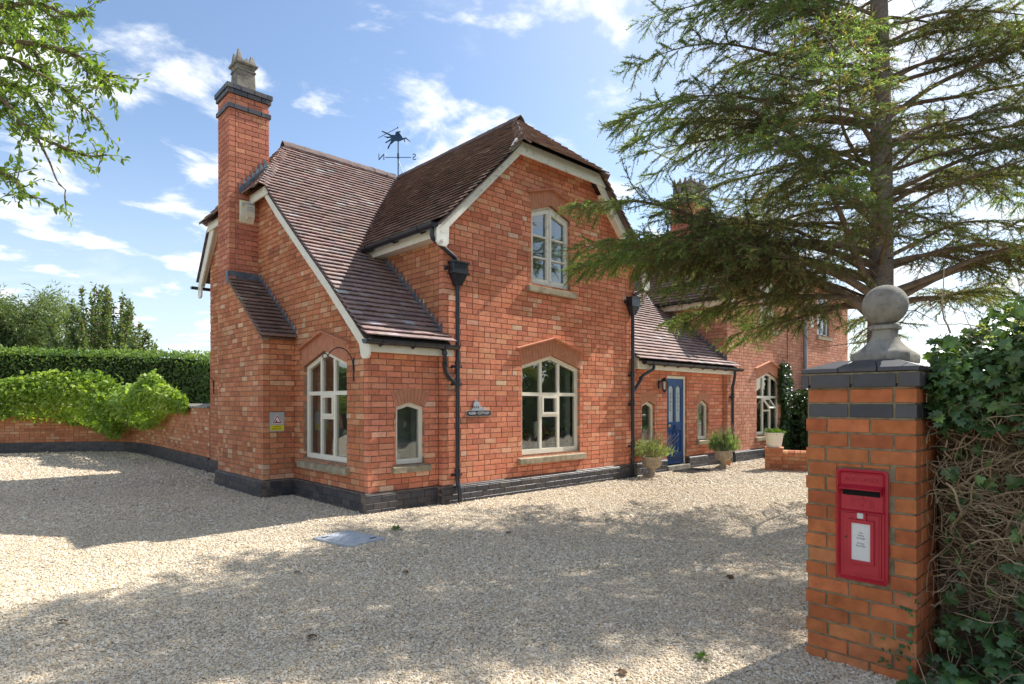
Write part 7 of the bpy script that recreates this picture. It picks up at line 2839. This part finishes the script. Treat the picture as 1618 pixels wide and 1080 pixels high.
rot = np.stack([rng.uniform(-0.5, 0.5, n), rng.uniform(-0.5, 0.5, n), rng.uniform(0, 6.283, n)], 1)
a = me.attributes.new('stone_turn', 'FLOAT_VECTOR', 'POINT')
a.data.foreach_set('vector', rot.astype(np.float32).ravel())
gm_, nt, b = newmat('pebble')
at_ = nt.nodes.new('ShaderNodeAttribute')
at_.attribute_type = 'INSTANCER'
at_.attribute_name = 'tone'
tc_ = nt.nodes.new('ShaderNodeNewGeometry')
nt.links.new(mixc_(nt, at_.outputs['Color'], ramp(nt, gnoise(nt, 120, 3), [(0.3, (0.8, 0.78, 0.75)), (0.7, (1.08, 1.07, 1.05))]), 1.0, 'MULTIPLY'), b.inputs['Base Color'])
b.inputs['Roughness'].default_value = 0.8
b.inputs['Specular IOR Level'].default_value = 0.3
ng = bpy.data.node_groups.new('scatter_stones', 'GeometryNodeTree')
ng.interface.new_socket('Geometry', in_out='INPUT', socket_type='NodeSocketGeometry')
ng.interface.new_socket('Geometry', in_out='OUTPUT', socket_type='NodeSocketGeometry')
gi, go = ng.nodes.new('NodeGroupInput'), ng.nodes.new('NodeGroupOutput')
ico = ng.nodes.new('GeometryNodeMeshIcoSphere')
ico.inputs['Radius'].default_value = 1.0
ico.inputs['Subdivisions'].default_value = 2
sp_ = ng.nodes.new('GeometryNodeSetPosition')
nz = ng.nodes.new('ShaderNodeTexNoise')
nz.inputs['Scale'].default_value = 1.4
nz.inputs['Detail'].default_value = 1
vs = ng.nodes.new('ShaderNodeVectorMath')
vs.operation = 'SUBTRACT'
vs.inputs[1].default_value = (0.5, 0.5, 0.5)
vm = ng.nodes.new('ShaderNodeVectorMath')
vm.operation = 'SCALE'
vm.inputs['Scale'].default_value = 1.1
ng.links.new(nz.outputs['Color'], vs.inputs[0])
ng.links.new(vs.outputs[0], vm.inputs[0])
ng.links.new(ico.outputs[0], sp_.inputs['Geometry'])
ng.links.new(vm.outputs[0], sp_.inputs['Offset'])
sm_ = ng.nodes.new('GeometryNodeSetMaterial')
sm_.inputs['Material'].default_value = gm_
ng.links.new(sp_.outputs[0], sm_.inputs[0])
ip = ng.nodes.new('GeometryNodeInstanceOnPoints')
na = ng.nodes.new('GeometryNodeInputNamedAttribute'); na.data_type = 'FLOAT_VECTOR'; na.inputs['Name'].default_value = 'stone_size'
nb = ng.nodes.new('GeometryNodeInputNamedAttribute'); nb.data_type = 'FLOAT_VECTOR'; nb.inputs['Name'].default_value = 'stone_turn'
ng.links.new(gi.outputs[0], ip.inputs['Points'])
ng.links.new(sm_.outputs[0], ip.inputs['Instance'])
ng.links.new(na.outputs[0], ip.inputs['Scale'])
er = ng.nodes.new('FunctionNodeEulerToRotation')
ng.links.new(nb.outputs[0], er.inputs[0])
ng.links.new(er.outputs[0], ip.inputs['Rotation'])
ng.links.new(ip.outputs[0], go.inputs[0])
me.materials.append(gm_)
gr = bpy.data.objects.new('loose_gravel', me)
COL.objects.link(gr)
md = gr.modifiers.new('stones', 'NODES')
md.node_group = ng
_tag(gr, 'pale beige gravel stones covering the drive', 'gravel', kind='stuff')
